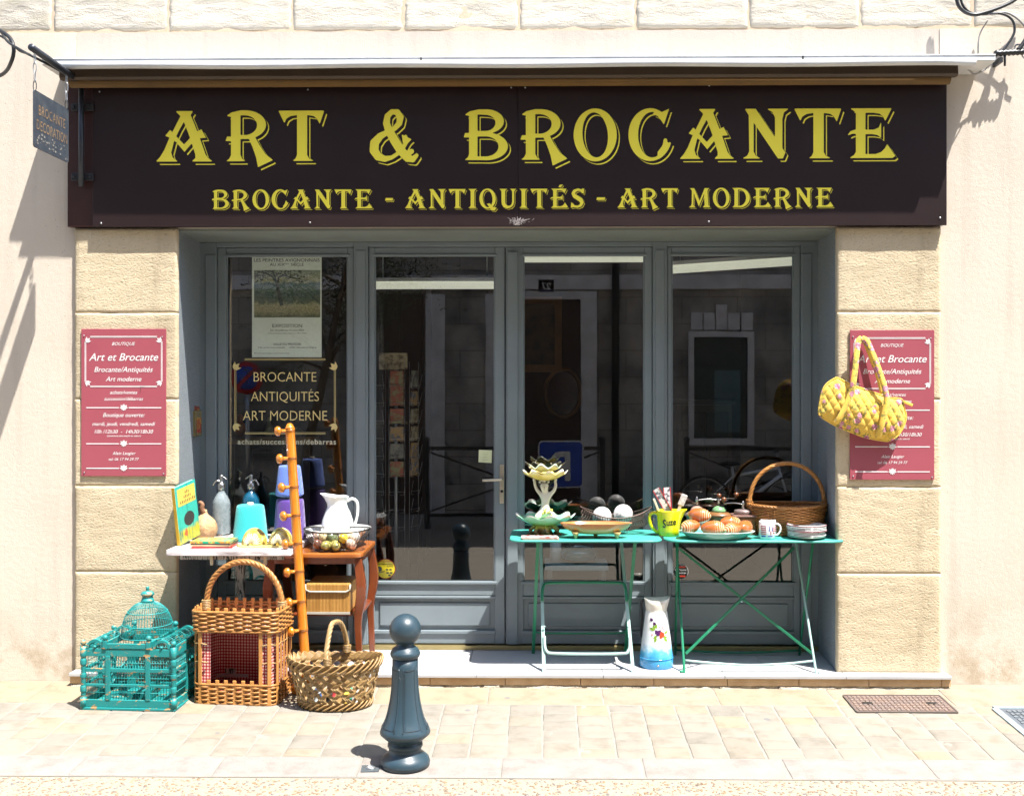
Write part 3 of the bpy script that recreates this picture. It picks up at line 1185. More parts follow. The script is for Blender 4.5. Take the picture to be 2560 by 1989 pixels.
# parking sign hung on the barrier
p = mir(1402, 1160, -6.29)
PS = thing('parking_sign', (p.x, -6.29, p.z), 'blue square parking sign with a white letter, mirrored in the right door', 'sign')
MT['white_refl'] = mat('white_sign', (0.62, 0.64, 0.66), 0.4)
MB().slab(rounded(0.56, 0.58, 0.06), -0.012, 0.0).xf(Matrix.Rotation(R(90), 4, 'X')).build('rim', MT['white_refl'], PS)
MB().slab(rounded(0.52, 0.54, 0.05), 0.002, 0.006).xf(Matrix.Rotation(R(-90), 4, 'X')).build('plate', mat('sign_blue', (0.01, 0.06, 0.42), 0.4), PS).location.y = 0.012
mb = MB()
text_into(mb, 'P', 0, -0.19, height=0.36, offset=0.02)
mb.xf(Matrix.Translation((0, 0.022, 0)) @ Matrix.Rotation(PI, 4, 'Z'))
mb.build('letter', MT['white_refl'], PS)

# round no-parking sign on its post
p = mir(617, 945, -6.5)
NP = thing('no_parking_sign', (p.x, -6.5, -0.09), 'round red and blue no-parking sign on a post, mirrored in the left window', 'sign')
MB().tube([(0, -.04, -.05), (0, -.04, p.z + .25)], 0.03, 10).build('post', MT['steel'], NP)
zc = p.z + 0.09
rot = Matrix.Translation((0, 0, zc)) @ Matrix.Rotation(R(-90), 4, 'X')
MB().lathe([(0.0001, -.01), (0.205, -.01), (0.205, 0.0), (0.0001, 0.0)], 40).xf(rot).build('plate', mat('sign_red', (0.50, 0.02, 0.02), 0.4), NP)
MB().lathe([(0.0001, 0.001), (0.152, 0.001), (0.152, 0.005), (0.0001, 0.005)], 40).xf(rot).build('disc', mat('sign_deep_blue', (0.015, 0.07, 0.45), 0.4), NP)
MB().bar((-.115, .008, zc - .115), (.115, .008, zc + .115), 0.004, 0.045, (0, 0, 1)).build('slash', bpy.data.materials['sign_red'], NP)

# bicycle leaning on the barrier
p = mir(1760, 1300, -6.2)
BK = thing('bicycle', (p.x, -6.2, -0.10), 'white bicycle leaning on the barrier, mirrored in the right-hand window', 'bicycle')
MT['bike_white'] = mat('bike_white', (0.70, 0.76, 0.82), 0.3)
for xw in (0.0, 1.04):
    w = MB().tube([(xw + .33 * math.cos(2 * PI * k / 36), 0, .34 + .33 * math.sin(2 * PI * k / 36)) for k in range(36)], 0.019, 8, True).build('wheel', MT['black_iron'], BK)
    rim = MB().tube([(xw + .305 * math.cos(2 * PI * k / 36), 0, .34 + .305 * math.sin(2 * PI * k / 36)) for k in range(36)], 0.01, 6, True)
    for k in range(14):
        a = 2 * PI * k / 14
        rim.tube([(xw, 0, .34), (xw + .3 * math.cos(a), 0, .34 + .3 * math.sin(a))], 0.0015, 4)
    rim.build('rim', MT['steel'], w)
fr = MB()
for a, c, r in (((0, 0, .34), (.42, 0, .30), .011), ((.42, 0, .30), (.34, 0, .80), .016), ((.36, 0, .68), (.90, 0, .78), .020), ((.42, 0, .30), (.92, 0, .68), .026), ((0, 0, .34), (.36, 0, .68), .010), ((.885, 0, .84), (1.04, 0, .34), .016)):
    fr.tube([a, c], r, 8)
fr.build('frame', MT['bike_white'], BK)
MB().ball((.32, 0, .83), (.13, .06, .03)).build('saddle', MT['dark'], BK)
MB().tube(smooth_path([(.80, -.25, .98), (.88, -.12, 1.0), (.89, 0, .97), (.88, .12, 1.0), (.80, .25, .98)], 4), 0.012, 8).build('handlebar', MT['dark'], BK)
MB().tube([(.885, 0, .84), (.89, 0, .97)], 0.014, 8).build('stem', MT['steel'], BK)
MB().tube([(.42 + .09 * math.cos(2 * PI * k / 20), .03, .30 + .09 * math.sin(2 * PI * k / 20)) for k in range(20)], 0.008, 6, True).build('chainring', MT['dark'], BK)

# olive tree by the far pavement
p = mir(850, 650, -5.6)
TR = thing('olive_tree', (p.x - 0.5, -5.6, -0.10), 'slender olive tree with narrow leaves, mirrored at the top left of the panes', 'tree')
rg = rnd(77)
tk = MB()
tk.tube(smooth_path([(0, 0, -.05), (.1, 0, .9), (.3, .05, 1.8), (.45, .05, 2.5), (.6, .0, 3.3)], 5), [.07 - .0022 * i for i in range(21)], 9)
br_ends = []
for k in range(16):
    a = rg.uniform(0, 2 * PI)
    z0 = rg.uniform(1.9, 3.1)
    st = Vector((.45 + (z0 - 2.4) * .2, 0.03, z0))
    en = st + Vector((math.cos(a) * rg.uniform(.5, 1.1), math.sin(a) * rg.uniform(.2, .55), rg.uniform(-.1, .8)))
    md = st.lerp(en, .5) + Vector((0, 0, .12))
    tk.tube(smooth_path([st, md, en], 4), [.022 - .002 * i for i in range(9)], 6)
    br_ends += [md, en, st.lerp(en, .75)]
tk.build('trunk', mat('bark', (0.11, 0.085, 0.06), 0.9, bmp=0.6, bscale=30), TR)
lv = MB()
for i in range(4200):
    c = rg.choice(br_ends) + Vector((rg.gauss(0, .16), rg.gauss(0, .13), rg.gauss(0, .14)))
    d = Vector((rg.uniform(-1, 1), rg.uniform(-1, 1), rg.uniform(-.9, .5))).normalized()
    s = d.orthogonal().normalized()
    L, w = rg.uniform(.045, .085), rg.uniform(.008, .014)
    lv.add([c, c + d * L * .5 + s * w, c + d * L, c + d * L * .5 - s * w], [(0, 1, 2, 3)], False, rg.randrange(2))
lv.build('crown', [mat('leaf_green', (0.055, 0.075, 0.035), 0.5), mat('leaf_silver', (0.10, 0.12, 0.075), 0.5)], TR, kind='stuff')

# ================================================================ FASCIA SIGN
YS = -0.065
MT['sign'] = mat('sign_brown', (0.0165, 0.0078, 0.0084), 0.40, (0.0205, 0.0100, 0.0106), 3, bmp=0.06, bscale=300, spec=0.4)
MT['sign_box'] = mat('sign_box_brown', (0.045, 0.014, 0.011), 0.4, (0.035, 0.011, 0.009), 3, bmp=0.05)
MT['yellow'] = mat('vinyl_yellow', (0.96, 0.84, 0.075), 0.38, (0.93, 0.81, 0.07), 3)
sx0, sxm, sx1 = X(232, YS), X(1295, YS), X(2367, YS)
szb, szt = Z(565, YS), Z(204, YS)
FS = thing('fascia_sign', (0, YS, szb), 'long dark brown shop sign with yellow capitals above the windows', 'sign')
H = szt - szb
MB().box(X(171, YS + .03), sx1 - 0.001, 0.018, 0.058, 0.004, H - 0.004).build('backing_box', MT['sign_box'], FS, bevel=0.002)
MB().box(sx0, sxm - 0.0012, 0.0, 0.017, 0, H).build('panel', MT['sign'], FS, bevel=0.0015)
MB().box(sxm + 0.0012, sx1, 0.0, 0.017, 0, H).build('panel', MT['sign'], FS, bevel=0.0015)
for px_, py_ in ((249, 225), (770, 222), (1278, 219), (1313, 219), (1773, 216), (2348, 213), (253, 556), (775, 555), (1772, 555), (2350, 547)):
    MB().ball((X(px_, YS), -0.001, Z(py_, YS) - szb), (0.0055, 0.004, 0.0055), 10, 6).build('screw', MT['steel'], FS)
# torn cobweb-like patch of white filler at the bottom of the joint
rg = rnd(4)
wb = MB()
for k in range(60):
    a = rg.uniform(-1.2, 1.2)
    l = rg.uniform(0.012, 0.06)
    p0 = Vector((sxm + rg.gauss(0, .022), -0.0015, rg.uniform(0.002, 0.03)))
    q0 = p0 + Vector((math.sin(a) * l * .6, 0, math.cos(a) * l * .45))
    q0.z = max(q0.z, 0.002)
    wb.tube([p0, (p0 + q0) / 2 + Vector((rg.uniform(-.004, .004), -0.001, 0)), q0], 0.0007, 4)
wb.build('cobweb', mat('web', (0.42, 0.38, 0.37), 0.9), FS, kind='stuff')


# ---- display capitals drawn as distance fields
def sd_poly(P, px, py):
    P = np.array(P, float)
    d = (px - P[0, 0]) ** 2 + (py - P[0, 1]) ** 2
    s = np.ones_like(px)
    n = len(P)
    j = n - 1
    for i in range(n):
        ex, ey = P[j] - P[i]
        wx, wy = px - P[i, 0], py - P[i, 1]
        t = np.clip((wx * ex + wy * ey) / (ex * ex + ey * ey + 1e-12), 0, 1)
        bx, by = wx - ex * t, wy - ey * t
        d = np.minimum(d, bx * bx + by * by)
        c1, c2, c3 = py >= P[i, 1], py < P[j, 1], ex * wy > ey * wx
        s = np.where((c1 & c2 & c3) | (~c1 & ~c2 & ~c3), -s, s)
        j = i
    return s * np.sqrt(d)


def sd_stroke(S, px, py):
    d = np.full_like(px, 1e9)
    for (x0, y0, r0), (x1, y1, r1) in zip(S, S[1:]):
        ex, ey = x1 - x0, y1 - y0
        t = np.clip(((px - x0) * ex + (py - y0) * ey) / (ex * ex + ey * ey + 1e-9), 0, 1)
        d = np.minimum(d, np.hypot(px - x0 - ex * t, py - y0 - ey * t) - (r0 + (r1 - r0) * t))
    return d


def EL(cx, cy_, rx, ry, a0=0, a1=360, tilt_=0):
    out = []
    for k in range(44):
        a = R(a0 + (a1 - a0) * k / (44 if a1 - a0 == 360 else 43))
        x_, y_ = rx * math.cos(a), ry * math.sin(a)
        c_, s_ = math.cos(R(tilt_)), math.sin(R(tilt_))
        out.append((cx + x_ * c_ - y_ * s_, cy_ + x_ * s_ + y_ * c_))
    return out


def sm(pts, n=6):
    return [(p.x, p.y) for p in smooth_path([(a, c, 0) for a, c in pts], n)]


STEM_FOOT = lambda a, c, e: [(a - e, 0), (a - e * .35, 5), (a, 12), (c, 12), (c + e * .35, 5), (c + e, 0)]
E_BASE = [('p', [(5, 100), (88, 100), (75, 74), (71, 83), (64, 89), (52, 91), (36, 91), (36, 57), (52, 57), (62, 61), (67, 72), (67, 40), (60, 46), (50, 48), (36, 48), (36, 8), (56, 8), (67, 12), (74, 19), (79, 28), (95, 4), (90, 0), (4, 0), (13, 6), (17, 12), (17, 90), (13, 95)]),
          ('p', [(0, 45), (6, 54), (18, 58), (18, 49), (10, 49)])]
GL = {
    'A': (111, [('p', [(38, 100), (73, 100), (68, 92), (73, 80), (85, 49), (97, 14), (102, 7), (111, 0), (70, 0), (77, 7), (77, 14), (66, 49), (55, 78), (50, 88), (45, 93)]),
                ('p', [(49, 92), (36, 66), (26, 46), (16, 22), (8, 9), (0, 0), (43, 0), (33, 8), (30, 18), (36, 42), (46, 63), (55, 79)]),
                ('p', [(18, 51), (28, 63), (37, 53), (55, 34), (68, 48), (78, 58), (89, 64), (98, 47), (84, 46), (72, 38), (56, 19), (40, 38), (30, 46)])]),
    'R': (96, [('p', [(2, 90), (12, 97), (30, 101)] + EL(40, 72.5, 41, 28.5, 90, -90) + [(30, 44), (11, 40), (11, 88)]),
               ('c', [(30, 91)] + EL(38, 71.5, 25, 19.5, 90, -90) + [(30, 52)]),
               ('p', STEM_FOOT(11, 30, 10)), ('p', [(11, 90), (30, 90), (30, 8), (11, 8)]), ('p', [(0, 40), (3, 49), (15, 49), (15, 40)]),
               ('p', [(44, 50), (58, 50), (68, 32), (80, 14), (95, 2), (65, -12), (61, 8), (54, 28)])]),
    'T': (91, [('p', [(0, 100), (91, 100), (82, 73), (77, 83), (70, 89), (57, 91), (57, 12), (61, 5), (71, 0), (28, 0), (34, 5), (37, 12), (37, 91), (24, 89), (16, 84), (12, 75)])]),
    'B': (90, [('p', [(2, 90), (12, 97), (30, 101)] + EL(46, 77, 35, 24, 90, -70) + EL(46, 27, 43, 27.5, 72, -90) + [(2, 0), (9, 6), (11, 12), (11, 88)]),
               ('c', [(28, 91)] + EL(44, 74, 20, 16, 90, -90) + [(28, 58)]), ('c', [(28, 47)] + EL(44, 27, 26, 20, 90, -90) + [(28, 7)]),
               ('p', [(0, 45), (3, 54), (14, 54), (14, 45)])]),
    'O': (87, [('p', EL(43.5, 49, 43.5, 53)), ('c', EL(43.5, 49, 25.5, 45, tilt_=5))]),
    'C': (84, [('p', EL(45, 49, 45, 53)), ('c', EL(49, 49, 29, 45.5)), ('c', [(62, 33), (120, 33), (120, 120), (80, 120), (62, 76)]),
               ('p', [(55, 96), (66, 93), (84, 101), (73, 69), (67, 78), (60, 86), (50, 91)]), ('p', sm([(60, 3), (74, 14), (80, 30), (79, 40), (73, 40), (70, 28), (60, 14)]))]),
    'N': (94, [('p', [(5, 100), (27, 100), (87, 12), (82, 0), (72, 0), (13, 87)]), ('p', [(13, 92), (23, 82), (23, 14), (27, 6), (37, 0), (0, 0), (10, 6), (14, 14)]),
               ('p', [(49, 100), (94, 100), (84, 92), (81, 80), (81, 0), (73, 0), (66, 12), (66, 82), (61, 93)])]),
    'E': (95, E_BASE),
    'É': (95, E_BASE + [('p', [(44, 108), (58, 108), (70, 121), (52, 121)])]),
    'I': (46, [('p', [(0, 100), (46, 100), (36, 93), (33, 86), (33, 14), (36, 7), (46, 0), (0, 0), (10, 7), (13, 14), (13, 86), (10, 93)])]),
    'Q': (92, [('p', EL(43.5, 49, 43.5, 53)), ('c', EL(43.5, 49, 25.5, 45, tilt_=5)), ('p', [(40, 22), (56, 25), (70, 6), (92, 2), (80, -14), (62, -12), (50, 8)])]),
    'U': (92, [('p', [(0, 100), (44, 100), (34, 93), (31, 86), (31, 32), (34, 20), (44, 12), (56, 12), (65, 20), (68, 34), (68, 86), (65, 93), (56, 100), (92, 100), (83, 93), (79, 86), (79, 32), (74, 14), (62, 2), (44, -3), (24, 3), (14, 18), (12, 34), (12, 86), (9, 93)])]),
    'S': (74, [('s', [(64, 80, 5), (56, 91, 5), (40, 95, 6), (22, 88, 8), (15, 74, 9), (22, 61, 10), (38, 52, 11), (54, 42, 11), (61, 27, 9), (54, 12, 7), (38, 5, 6), (20, 8, 5), (10, 20, 5)]), ('p', [(60, 100), (73, 100), (70, 72), (58, 84)]), ('p', [(2, 0), (16, 2), (16, 18), (4, 30)])]),
    'M': (112, [('p', [(4, 100), (28, 100), (56, 34), (82, 100), (108, 100), (99, 92), (97, 84), (102, 12), (112, 0), (72, 0), (82, 12), (79, 70), (52, 4), (26, 74), (24, 14), (28, 6), (36, 0), (0, 0), (10, 8), (15, 20), (16, 84), (13, 93)])]),
    'D': (94, [('p', [(0, 100), (38, 101)] + EL(40, 49.5, 52, 51, 88, -88) + [(38, 0), (0, 0), (9, 7), (12, 14), (12, 86), (9, 93)]), ('c', [(31, 92)] + EL(38, 49.5, 34, 42, 90, -90) + [(31, 7)])]),
    '&': (98, [('s', [(86, 18, 5), (76, 12, 6), (62, 22, 8), (50, 42, 9), (40, 60, 8), (35, 74, 7), (37, 88, 6), (46, 97, 5), (57, 96, 6), (63, 86, 7), (61, 74, 6), (52, 64, 5), (38, 57, 5), (22, 48, 7), (11, 35, 9), (10, 20, 9), (18, 8, 8), (32, 3, 6), (46, 6, 4), (57, 13, 4), (68, 24, 4), (75, 36, 4), (74, 48, 3)]),
               ('s', [(50, 42, 9), (64, 20, 9), (78, 5, 8), (88, 2, 6), (96, 10, 4)]), ('p', [(66, 52), (86, 42), (74, 30), (68, 36)])]),
    '-': (44, [('p', [(0, 40), (3, 54), (44, 54), (41, 40)])]),
}
_gc = {}


def glyph(ch, step=1.5):
    """flat mesh of one capital from marching squares on its distance field; units: cap height 100"""
    if ch in _gc:
        return _gc[ch]
    w, prims = GL[ch]
    xs = np.arange(-4, w + 5, step)
    ys = np.arange(-20, 126, step)
    px_, py_ = np.meshgrid(xs, ys)
    D = np.full_like(px_, 1e9)
    for k, P in prims:
        if k == 's':
            D = np.minimum(D, sd_stroke(P, px_, py_))
        elif k == 'p':
            D = np.minimum(D, sd_poly(P, px_, py_))
        else:
            D = np.maximum(D, -sd_poly(P, px_, py_))
    vid, V, Fc = {}, [], []

    def vert(key, x_, y_):
        if key not in vid:
            vid[key] = len(V)
            V.append((x_, y_))
        return vid[key]
    ny, nx = D.shape
    for j in range(ny - 1):
        for i in range(nx - 1):
            c = [(i, j), (i + 1, j), (i + 1, j + 1), (i, j + 1)]
            d = [D[q[1], q[0]] for q in c]
            if min(d) >= 0:
                continue
            poly = []
            for k in range(4):
                a, e = c[k], c[(k + 1) % 4]
                da, de = d[k], d[(k + 1) % 4]
                if da < 0:
                    poly.append(vert(a, xs[a[0]], ys[a[1]]))
                if (da < 0) != (de < 0):
                    t = da / (da - de)
                    key = tuple(sorted((a, e)))
                    poly.append(vert(key, xs[a[0]] + (xs[e[0]] - xs[a[0]]) * t, ys[a[1]] + (ys[e[1]] - ys[a[1]]) * t))
            if len(poly) > 2:
                Fc.append(poly)
    _gc[ch] = (w, V, Fc)
    return _gc[ch]


def capital(parent, ch, x0, width, zb, cap, mats, y=0.0, rot=None, shadow=True):
    """raised vinyl capital: offset rim, dark gap, then the letter itself"""
    w, V, Fc = glyph(ch)
    sx_, sz_ = width / w, cap / 100
    key = 'cap' + ch
    mes = bpy.data.meshes.get(key)
    if mes is None:
        mes = bpy.data.meshes.new(key)
        vv, ff, mm = [], [], []
        for (dx, dz, dy, mi) in (((6.2, -6.6, -0.0006, 0), (4.2, -4.5, -0.0012, 1), (0, 0, -0.0018, 0)) if shadow else ((0, 0, -0.0006, 0),)):
            o = len(vv)
            vv += [(a + dx, dy, c + dz) for a, c in V]
            ff += [[q + o for q in p_] for p_ in Fc]
            mm += [mi] * len(Fc)
        mes.from_pydata(vv, [], ff)
        mes.polygons.foreach_set('material_index', mm)
        for q in mats:
            mes.materials.append(q)
        mes.update()
    return meshobj('letter', mes, None, parent, (x0, y, zb), rot, (sx_, 1, sz_))


big = [('A', 390, 532), ('R', 564, 684), ('T', 696, 811), ('&', 923, 1044), ('B', 1159, 1271), ('R', 1301, 1420), ('O', 1434, 1542),
       ('C', 1571, 1673), ('A', 1699, 1836), ('N', 1855.5, 1972), ('T', 1985, 2103.5), ('E', 2118, 2238)]
for ch, a, c in big:
    k = (a - 390) / 1850
    zb_, zt_ = at(a, 404.5 - 9.5 * k, YS).z, at(a, 278.5 - 7.5 * k, YS).z
    capital(FS, ch, X(a, YS), X(c, YS) - X(a, YS), zb_ - szb, zt_ - zb_, [MT['yellow'], MT['sign']])
rows = [('BROCANTE', 530, 931), ('-', 963, 983), ('ANTIQUITÉS', 1012, 1461), ('-', 1491, 1513), ('ART', 1543, 1695), ('MODERNE', 1722, 2083)]
for word, a, c in rows:
    gap = 13
    tot = sum(GL[ch][0] for ch in word) + gap * (len(word) - 1)
    u = a
    s_ = (c - a) / tot
    for ch in word:
        k = (u - 530) / 1550
        zb_, zt_ = at(u, 522.5 - 5 * k, YS).z, at(u, 475 - 5.5 * k, YS).z
        wd = GL[ch][0] * s_
        capital(FS, ch, X(u, YS), X(u + wd, YS) - X(u, YS), zb_ - szb, zt_ - zb_, [MT['yellow'], MT['sign']])
        u += wd + gap * s_

# ================================================================ AWNING
YA = -0.264
AW = thing('awning', (0, 0, Z(168, YA)), 'rolled-up shop awning in a brown cassette with a white front bar', 'awning')
za = AW.location.z
MT['white_pvc'] = mat('white_alu', (0.62, 0.63, 0.63), 0.35, (0.52, 0.53, 0.54), 4, spec=0.5)
MT['awn_brown'] = mat('awning_brown', (0.050, 0.028, 0.013), 0.5, (0.038, 0.021, 0.010), 4)
MT['awn_cloth'] = mat('awning_cloth', (0.15, 0.08, 0.02), 0.9, (0.12, 0.065, 0.018), 8, bmp=0.2, bscale=300)
xa0, xa1 = X(140, YA), X(2438, YA)
mb = MB()
mb.tube([(xa0 + (xa1 - xa0) * i / 24, YA, 0.017 + 0.003 * math.sin(i * .9)) for i in range(25)], 0.019, 12)
mb.build('front_bar', MT['white_pvc'], AW)
YR = -0.258
zr1, zr0 = Z(141, YR) - za, Z(158, YR) - za
for k, (a, c) in enumerate(((106, 1052), (1054, 2006), (2008, 2488))):
    mb = MB()
    xa_, xb_ = X(a, YR), X(c, YR)
    pf_ = [(YR, zr0), (YR - .004, zr0 + .006), (YR - .002, zr1 - .006), (YR - .006, zr1 - .004), (YR - .005, zr1), (-0.012, zr1 + .03), (-0.012, zr0)]
    n = len(pf_)
    mb.add([(xa_, a_, c_) for a_, c_ in pf_] + [(xb_, a_, c_) for a_, c_ in pf_], [tuple(range(n)), tuple(range(2 * n - 1, n - 1, -1))] + [(i, n + i, n + (i + 1) % n, (i + 1) % n) for i in range(n)])
    mb.build('cover_rail', MT['white_pvc'], AW, fix=True)
xb0, xb1 = X(150, -0.2), X(2394, -0.2)
zf1, zf0 = zr0 - 0.001, Z(195, -0.2) - za
mb = MB()
prof = [(-0.205, zf1), (-0.21, zf0 + .012), (-0.198, zf0), (-0.16, zf0 + 0.004), (-0.02, zf0 + 0.045), (-0.02, zf1)]
n = len(prof)
mb.add([(xb0, a, c) for a, c in prof] + [(xb1, a, c) for a, c in prof], [tuple(range(n)), tuple(range(2 * n - 1, n - 1, -1))] + [(i, n + i, n + (i + 1) % n, (i + 1) % n) for i in range(n)])
mb.build('cassette', MT['awn_brown'], AW, fix=True)
MB().tube([(xb0 + .03, -0.135, zf0 + .004), (xb1 - .02, -0.135, zf0 + .004)], 0.030, 14).build('rolled_cloth', MT['awn_cloth'], AW)
for a in (1052, 2006):
    MB().box(X(a, YR) - .002, X(a, YR) + .006, YR - .0045, YR - .003, zr0 + .004, zr1 - .006).build('joint_cap', MT['dark'], AW)

# ================================================================ PLAQUES
MT['plaque'] = mat('plaque_rose', (0.335, 0.074, 0.098), 0.42, (0.31, 0.068, 0.090), 3, bmp=0.03)
MT['plaque_ink'] = mat('white_ink', (0.80, 0.78, 0.77), 0.5)


LC = [0]


def leaf_corner(mb, cx, cz, s, sx_, sz_, y):
    """small acanthus corner of three lobes, filled"""
    LC[0] = (LC[0] + 1) % 7
    y -= LC[0] * 0.00011
    for (a, L, w) in ((45, 1.0, .30), (8, .95, .22), (82, .95, .22)):
        d = Vector((math.cos(R(a)), 0, math.sin(R(a))))
        nrm_ = Vector((-d.z, 0, d.x))
        pts = []
        for t, ww in ((0, .25), (.3, 1), (.6, .7), (1, 0.05), (.6, -.7), (.3, -1), (0, -.25)):
            q = d * (t * L * s) + nrm_ * (ww * w * s)
            pts.append((cx + q.x * sx_, y, cz + q.z * sz_))
        mb.add(pts, [tuple(range(len(pts)))])
        y -= 0.00003


def frame_lines(mb, x0, x1, z0, z1, t, gap, cut, y):
    for k in (0, 1):
        o = k * gap
        mb.box(x0 + cut, x1 - cut, y, y + .0004, z1 - o - t, z1 - o)
        mb.box(x0 + cut, x1 - cut, y, y + .0004, z0 + o, z0 + o + t)
        mb.box(x0 + o, x0 + o + t, y, y + .0004, z0 + cut, z1 - cut)
        mb.box(x1 - o - t, x1 - o, y, y + .0004, z0 + cut, z1 - cut)


def plaque(px0, px1, pt, pb_, label):
    Y0 = -0.036
    p, q = at(px0, pt, Y0), at(px1, pb_, Y0)
    W_, H_ = q.x - p.x, p.z - q.z
    t = thing('wall_plaque', ((p.x + q.x) / 2, Y0, q.z), label, 'plaque', 'rose shop plaques on the pillars')
    MB().box(-W_ / 2, W_ / 2, 0, 0.008, 0, H_).build('plate', MT['plaque'], t, bevel=0.0015)
    k = H_ / 1520.0                       # photo crop units
    U = lambda v_: H_ - (v_ - 92) * k
    kx = W_ / 875.0
    V_ = lambda u_: (u_ - 97) * kx - W_ / 2
    y = -0.0012
    mb = MB()
    rows_ = [('BOUTIQUE', 535, 262, 240, 0.0), ('Art et Brocante', 535, 420, 715, 0), ('Brocante/Antiquités', 535, 536, 605, 0), ('Art moderne', 535, 632, 370, 0),
             ('achats/ventes', 536, 764, 282, 0), ('succession/débarras', 536, 830, 400, 0), ('Boutique ouverte:', 538, 1000, 432, 0),
             ('mardi, jeudi, vendredi, samedi', 536, 1090, 648, 0), ('10h /12h30  -  14h30/18h30', 538, 1170, 606, 0), ('(ouverture plus ample en saison)', 540, 1204, 350, 0),
             ('Alain Laugier', 540, 1390, 240, 0), ('tel: 06 17 94 29 77', 538, 1450, 312, 0)]
    for (s_, u_, v_, w_, _) in rows_:
        text_into(mb, s_, V_(u_), U(v_), width=w_ * kx, y=y, shear=0.30, offset=0.004)
    for v_ in (905, 1277, 1530):
        mb.box(V_(150), V_(487), y, y + .0004, U(v_ + 5), U(v_ - 5))
        mb.box(V_(588), V_(924), y, y + .0004, U(v_ + 5), U(v_ - 5))
        for s_ in (-1, 1):
            leaf_corner(mb, V_(537), U(v_ + 6), 0.026, s_, 1, y)
            leaf_corner(mb, V_(537), U(v_ + 2), 0.017, s_, -1, y)
    frame_lines(mb, V_(134), V_(936), U(694), U(166), 0.0028, 0.0052, 0.030, y)
    for (u_, v_, s1, s2) in ((150, 225, 1, 1), (920, 225, -1, 1), (150, 635, 1, -1), (920, 635, -1, -1)):
        leaf_corner(mb, V_(u_), U(v_), 0.03, s1, s2, y)
    mb.build('lettering', MT['plaque_ink'], t)
    for (u_, v_) in ((127, 160), (933, 175), (130, 1575), (947, 1585)):
        MB().ball((V_(u_), -0.001, U(v_)), 0.004, 8, 6).build('screw', MT['steel'], t)
    return t


PL = plaque(203, 415, 822, 1190, 'rose plaque with white opening hours on the left pillar, fully in view')
PR = plaque(2125, 2336, 825, 1199, 'rose plaque on the right pillar partly hidden by a yellow bag')
# crack at the top of the left plate
k = MB()
pl_w = 212 * mpp(-0.036)
k.tube([(0.095, -0.001, 0.5), (0.096, -0.001, 0.482), (0.093, -0.001, 0.472), (0.091, -0.001, 0.462)], 0.0009, 4)
k.tube([(0.096, -0.001, 0.4985), (0.108, -0.001, 0.4965), (0.116, -0.001, 0.5)], 0.001, 4)
k.build('crack', MT['dark'], PL)

# ================================================================ HANGING SIGN ON ITS BRACKET
xbk = X(201, -0.1)
BR = thing('sign_bracket', (xbk, -0.09, Z(462, -0.1)), 'dark iron wall bracket with an arm sticking out at the left of the sign', 'bracket')
zb0 = BR.location.z
ztop = Z(206, -0.1) - zb0
MT['iron_blue'] = mat('painted_iron', (0.022, 0.028, 0.040), 0.42, (0.045, 0.05, 0.06), 10, metal=0.3, bmp=0.1)
MB().tube([(0, 0, 0), (0, 0, ztop)], 0.0145, 10).build('upright', MT['iron_blue'], BR)
MB().tube([(0, 0.03, ztop + .01), (0, -0.58, ztop + .022)], [0.017, 0.018], 12).build('arm', MT['iron_blue'], BR)
for zz in (0.055, ztop - 0.12):
    mbp = MB().box(-.062, .062, 0.012, 0.022, zz - .022, zz + .022)
    mbp.build('fixing_plate', MT['black_iron'], BR, bevel=0.01)
    for s in (-1, 1):
        MB().ball((s * .045, .011, zz), .007, 8, 6).build('bolt', MT['black_iron'], BR)
p1, p2 = -0.255, -0.645
zt = 3.135
HS = thing('hanging_sign', (xbk, 0, zt - 0.30), 'small weathered blue-black hanging sign on chains at the top left', 'sign')
mb = MB()
pts = [(p1, 0.0), (p1, 0.285), (p2, 0.285 + .008), (p2, 0.012)]
rr = rounded(p1 - p2, 0.285, 0.012, 3)
mb.add([(s * .004, (p1 + p2) / 2 + a, 0.1465 + c) for s in (-1, 1) for a, c in rr], [tuple(range(len(rr))), tuple(range(2 * len(rr) - 1, len(rr) - 1, -1))] + [(i, len(rr) + i, len(rr) + (i + 1) % len(rr), (i + 1) % len(rr)) for i in range(len(rr))])
MT['slate'] = mat('peeling_slate', (0.040, 0.050, 0.066), 0.55, (0.075, 0.085, 0.095), 14, 0.45, 0.8, bmp=0.2, bscale=40)
mb.build('board', MT['slate'], HS, fix=True)
tx_ = MB()
text_into(tx_, 'BROCANTE', 0, 0.175, width=0.30, height=0.052, spacing=1.1, offset=-0.004)
text_into(tx_, 'DECORATION', 0, 0.098, width=0.345, height=0.052, spacing=1.05, offset=-0.004)
tx_.xf(Matrix.Translation((0.0052, (p1 + p2) / 2, 0)) @ Matrix.Rotation(R(90), 4, 'Z'))
tx_.build('lettering', mat('faded_gold', (0.28, 0.18, 0.095), 0.7, (0.13, 0.095, 0.07), 40, 0.48, 0.66), HS)
rg = rnd(9)
pe = MB()
for i in range(38):
    yy = rg.uniform(p2 + .02, p1 - .02)
    zz = 0.05 + 0.035 * rg.random() + (0.0 if rg.random() < .7 else -0.035)
    a = rg.uniform(0, PI)
    s = rg.uniform(.002, .007)
    pe.add([(0.0055, yy + s * math.cos(a + q) * 1.6, zz + s * math.sin(a + q)) for q in (0, 1.3, 2.5, 3.6, 5.0)], [(0, 1, 2, 3, 4)])
pe.build('peeling_flakes', mat('flake', (0.26, 0.25, 0.23), 0.8), HS, kind='stuff')
zarm = zb0 + ztop + 0.01 - HS.location.z
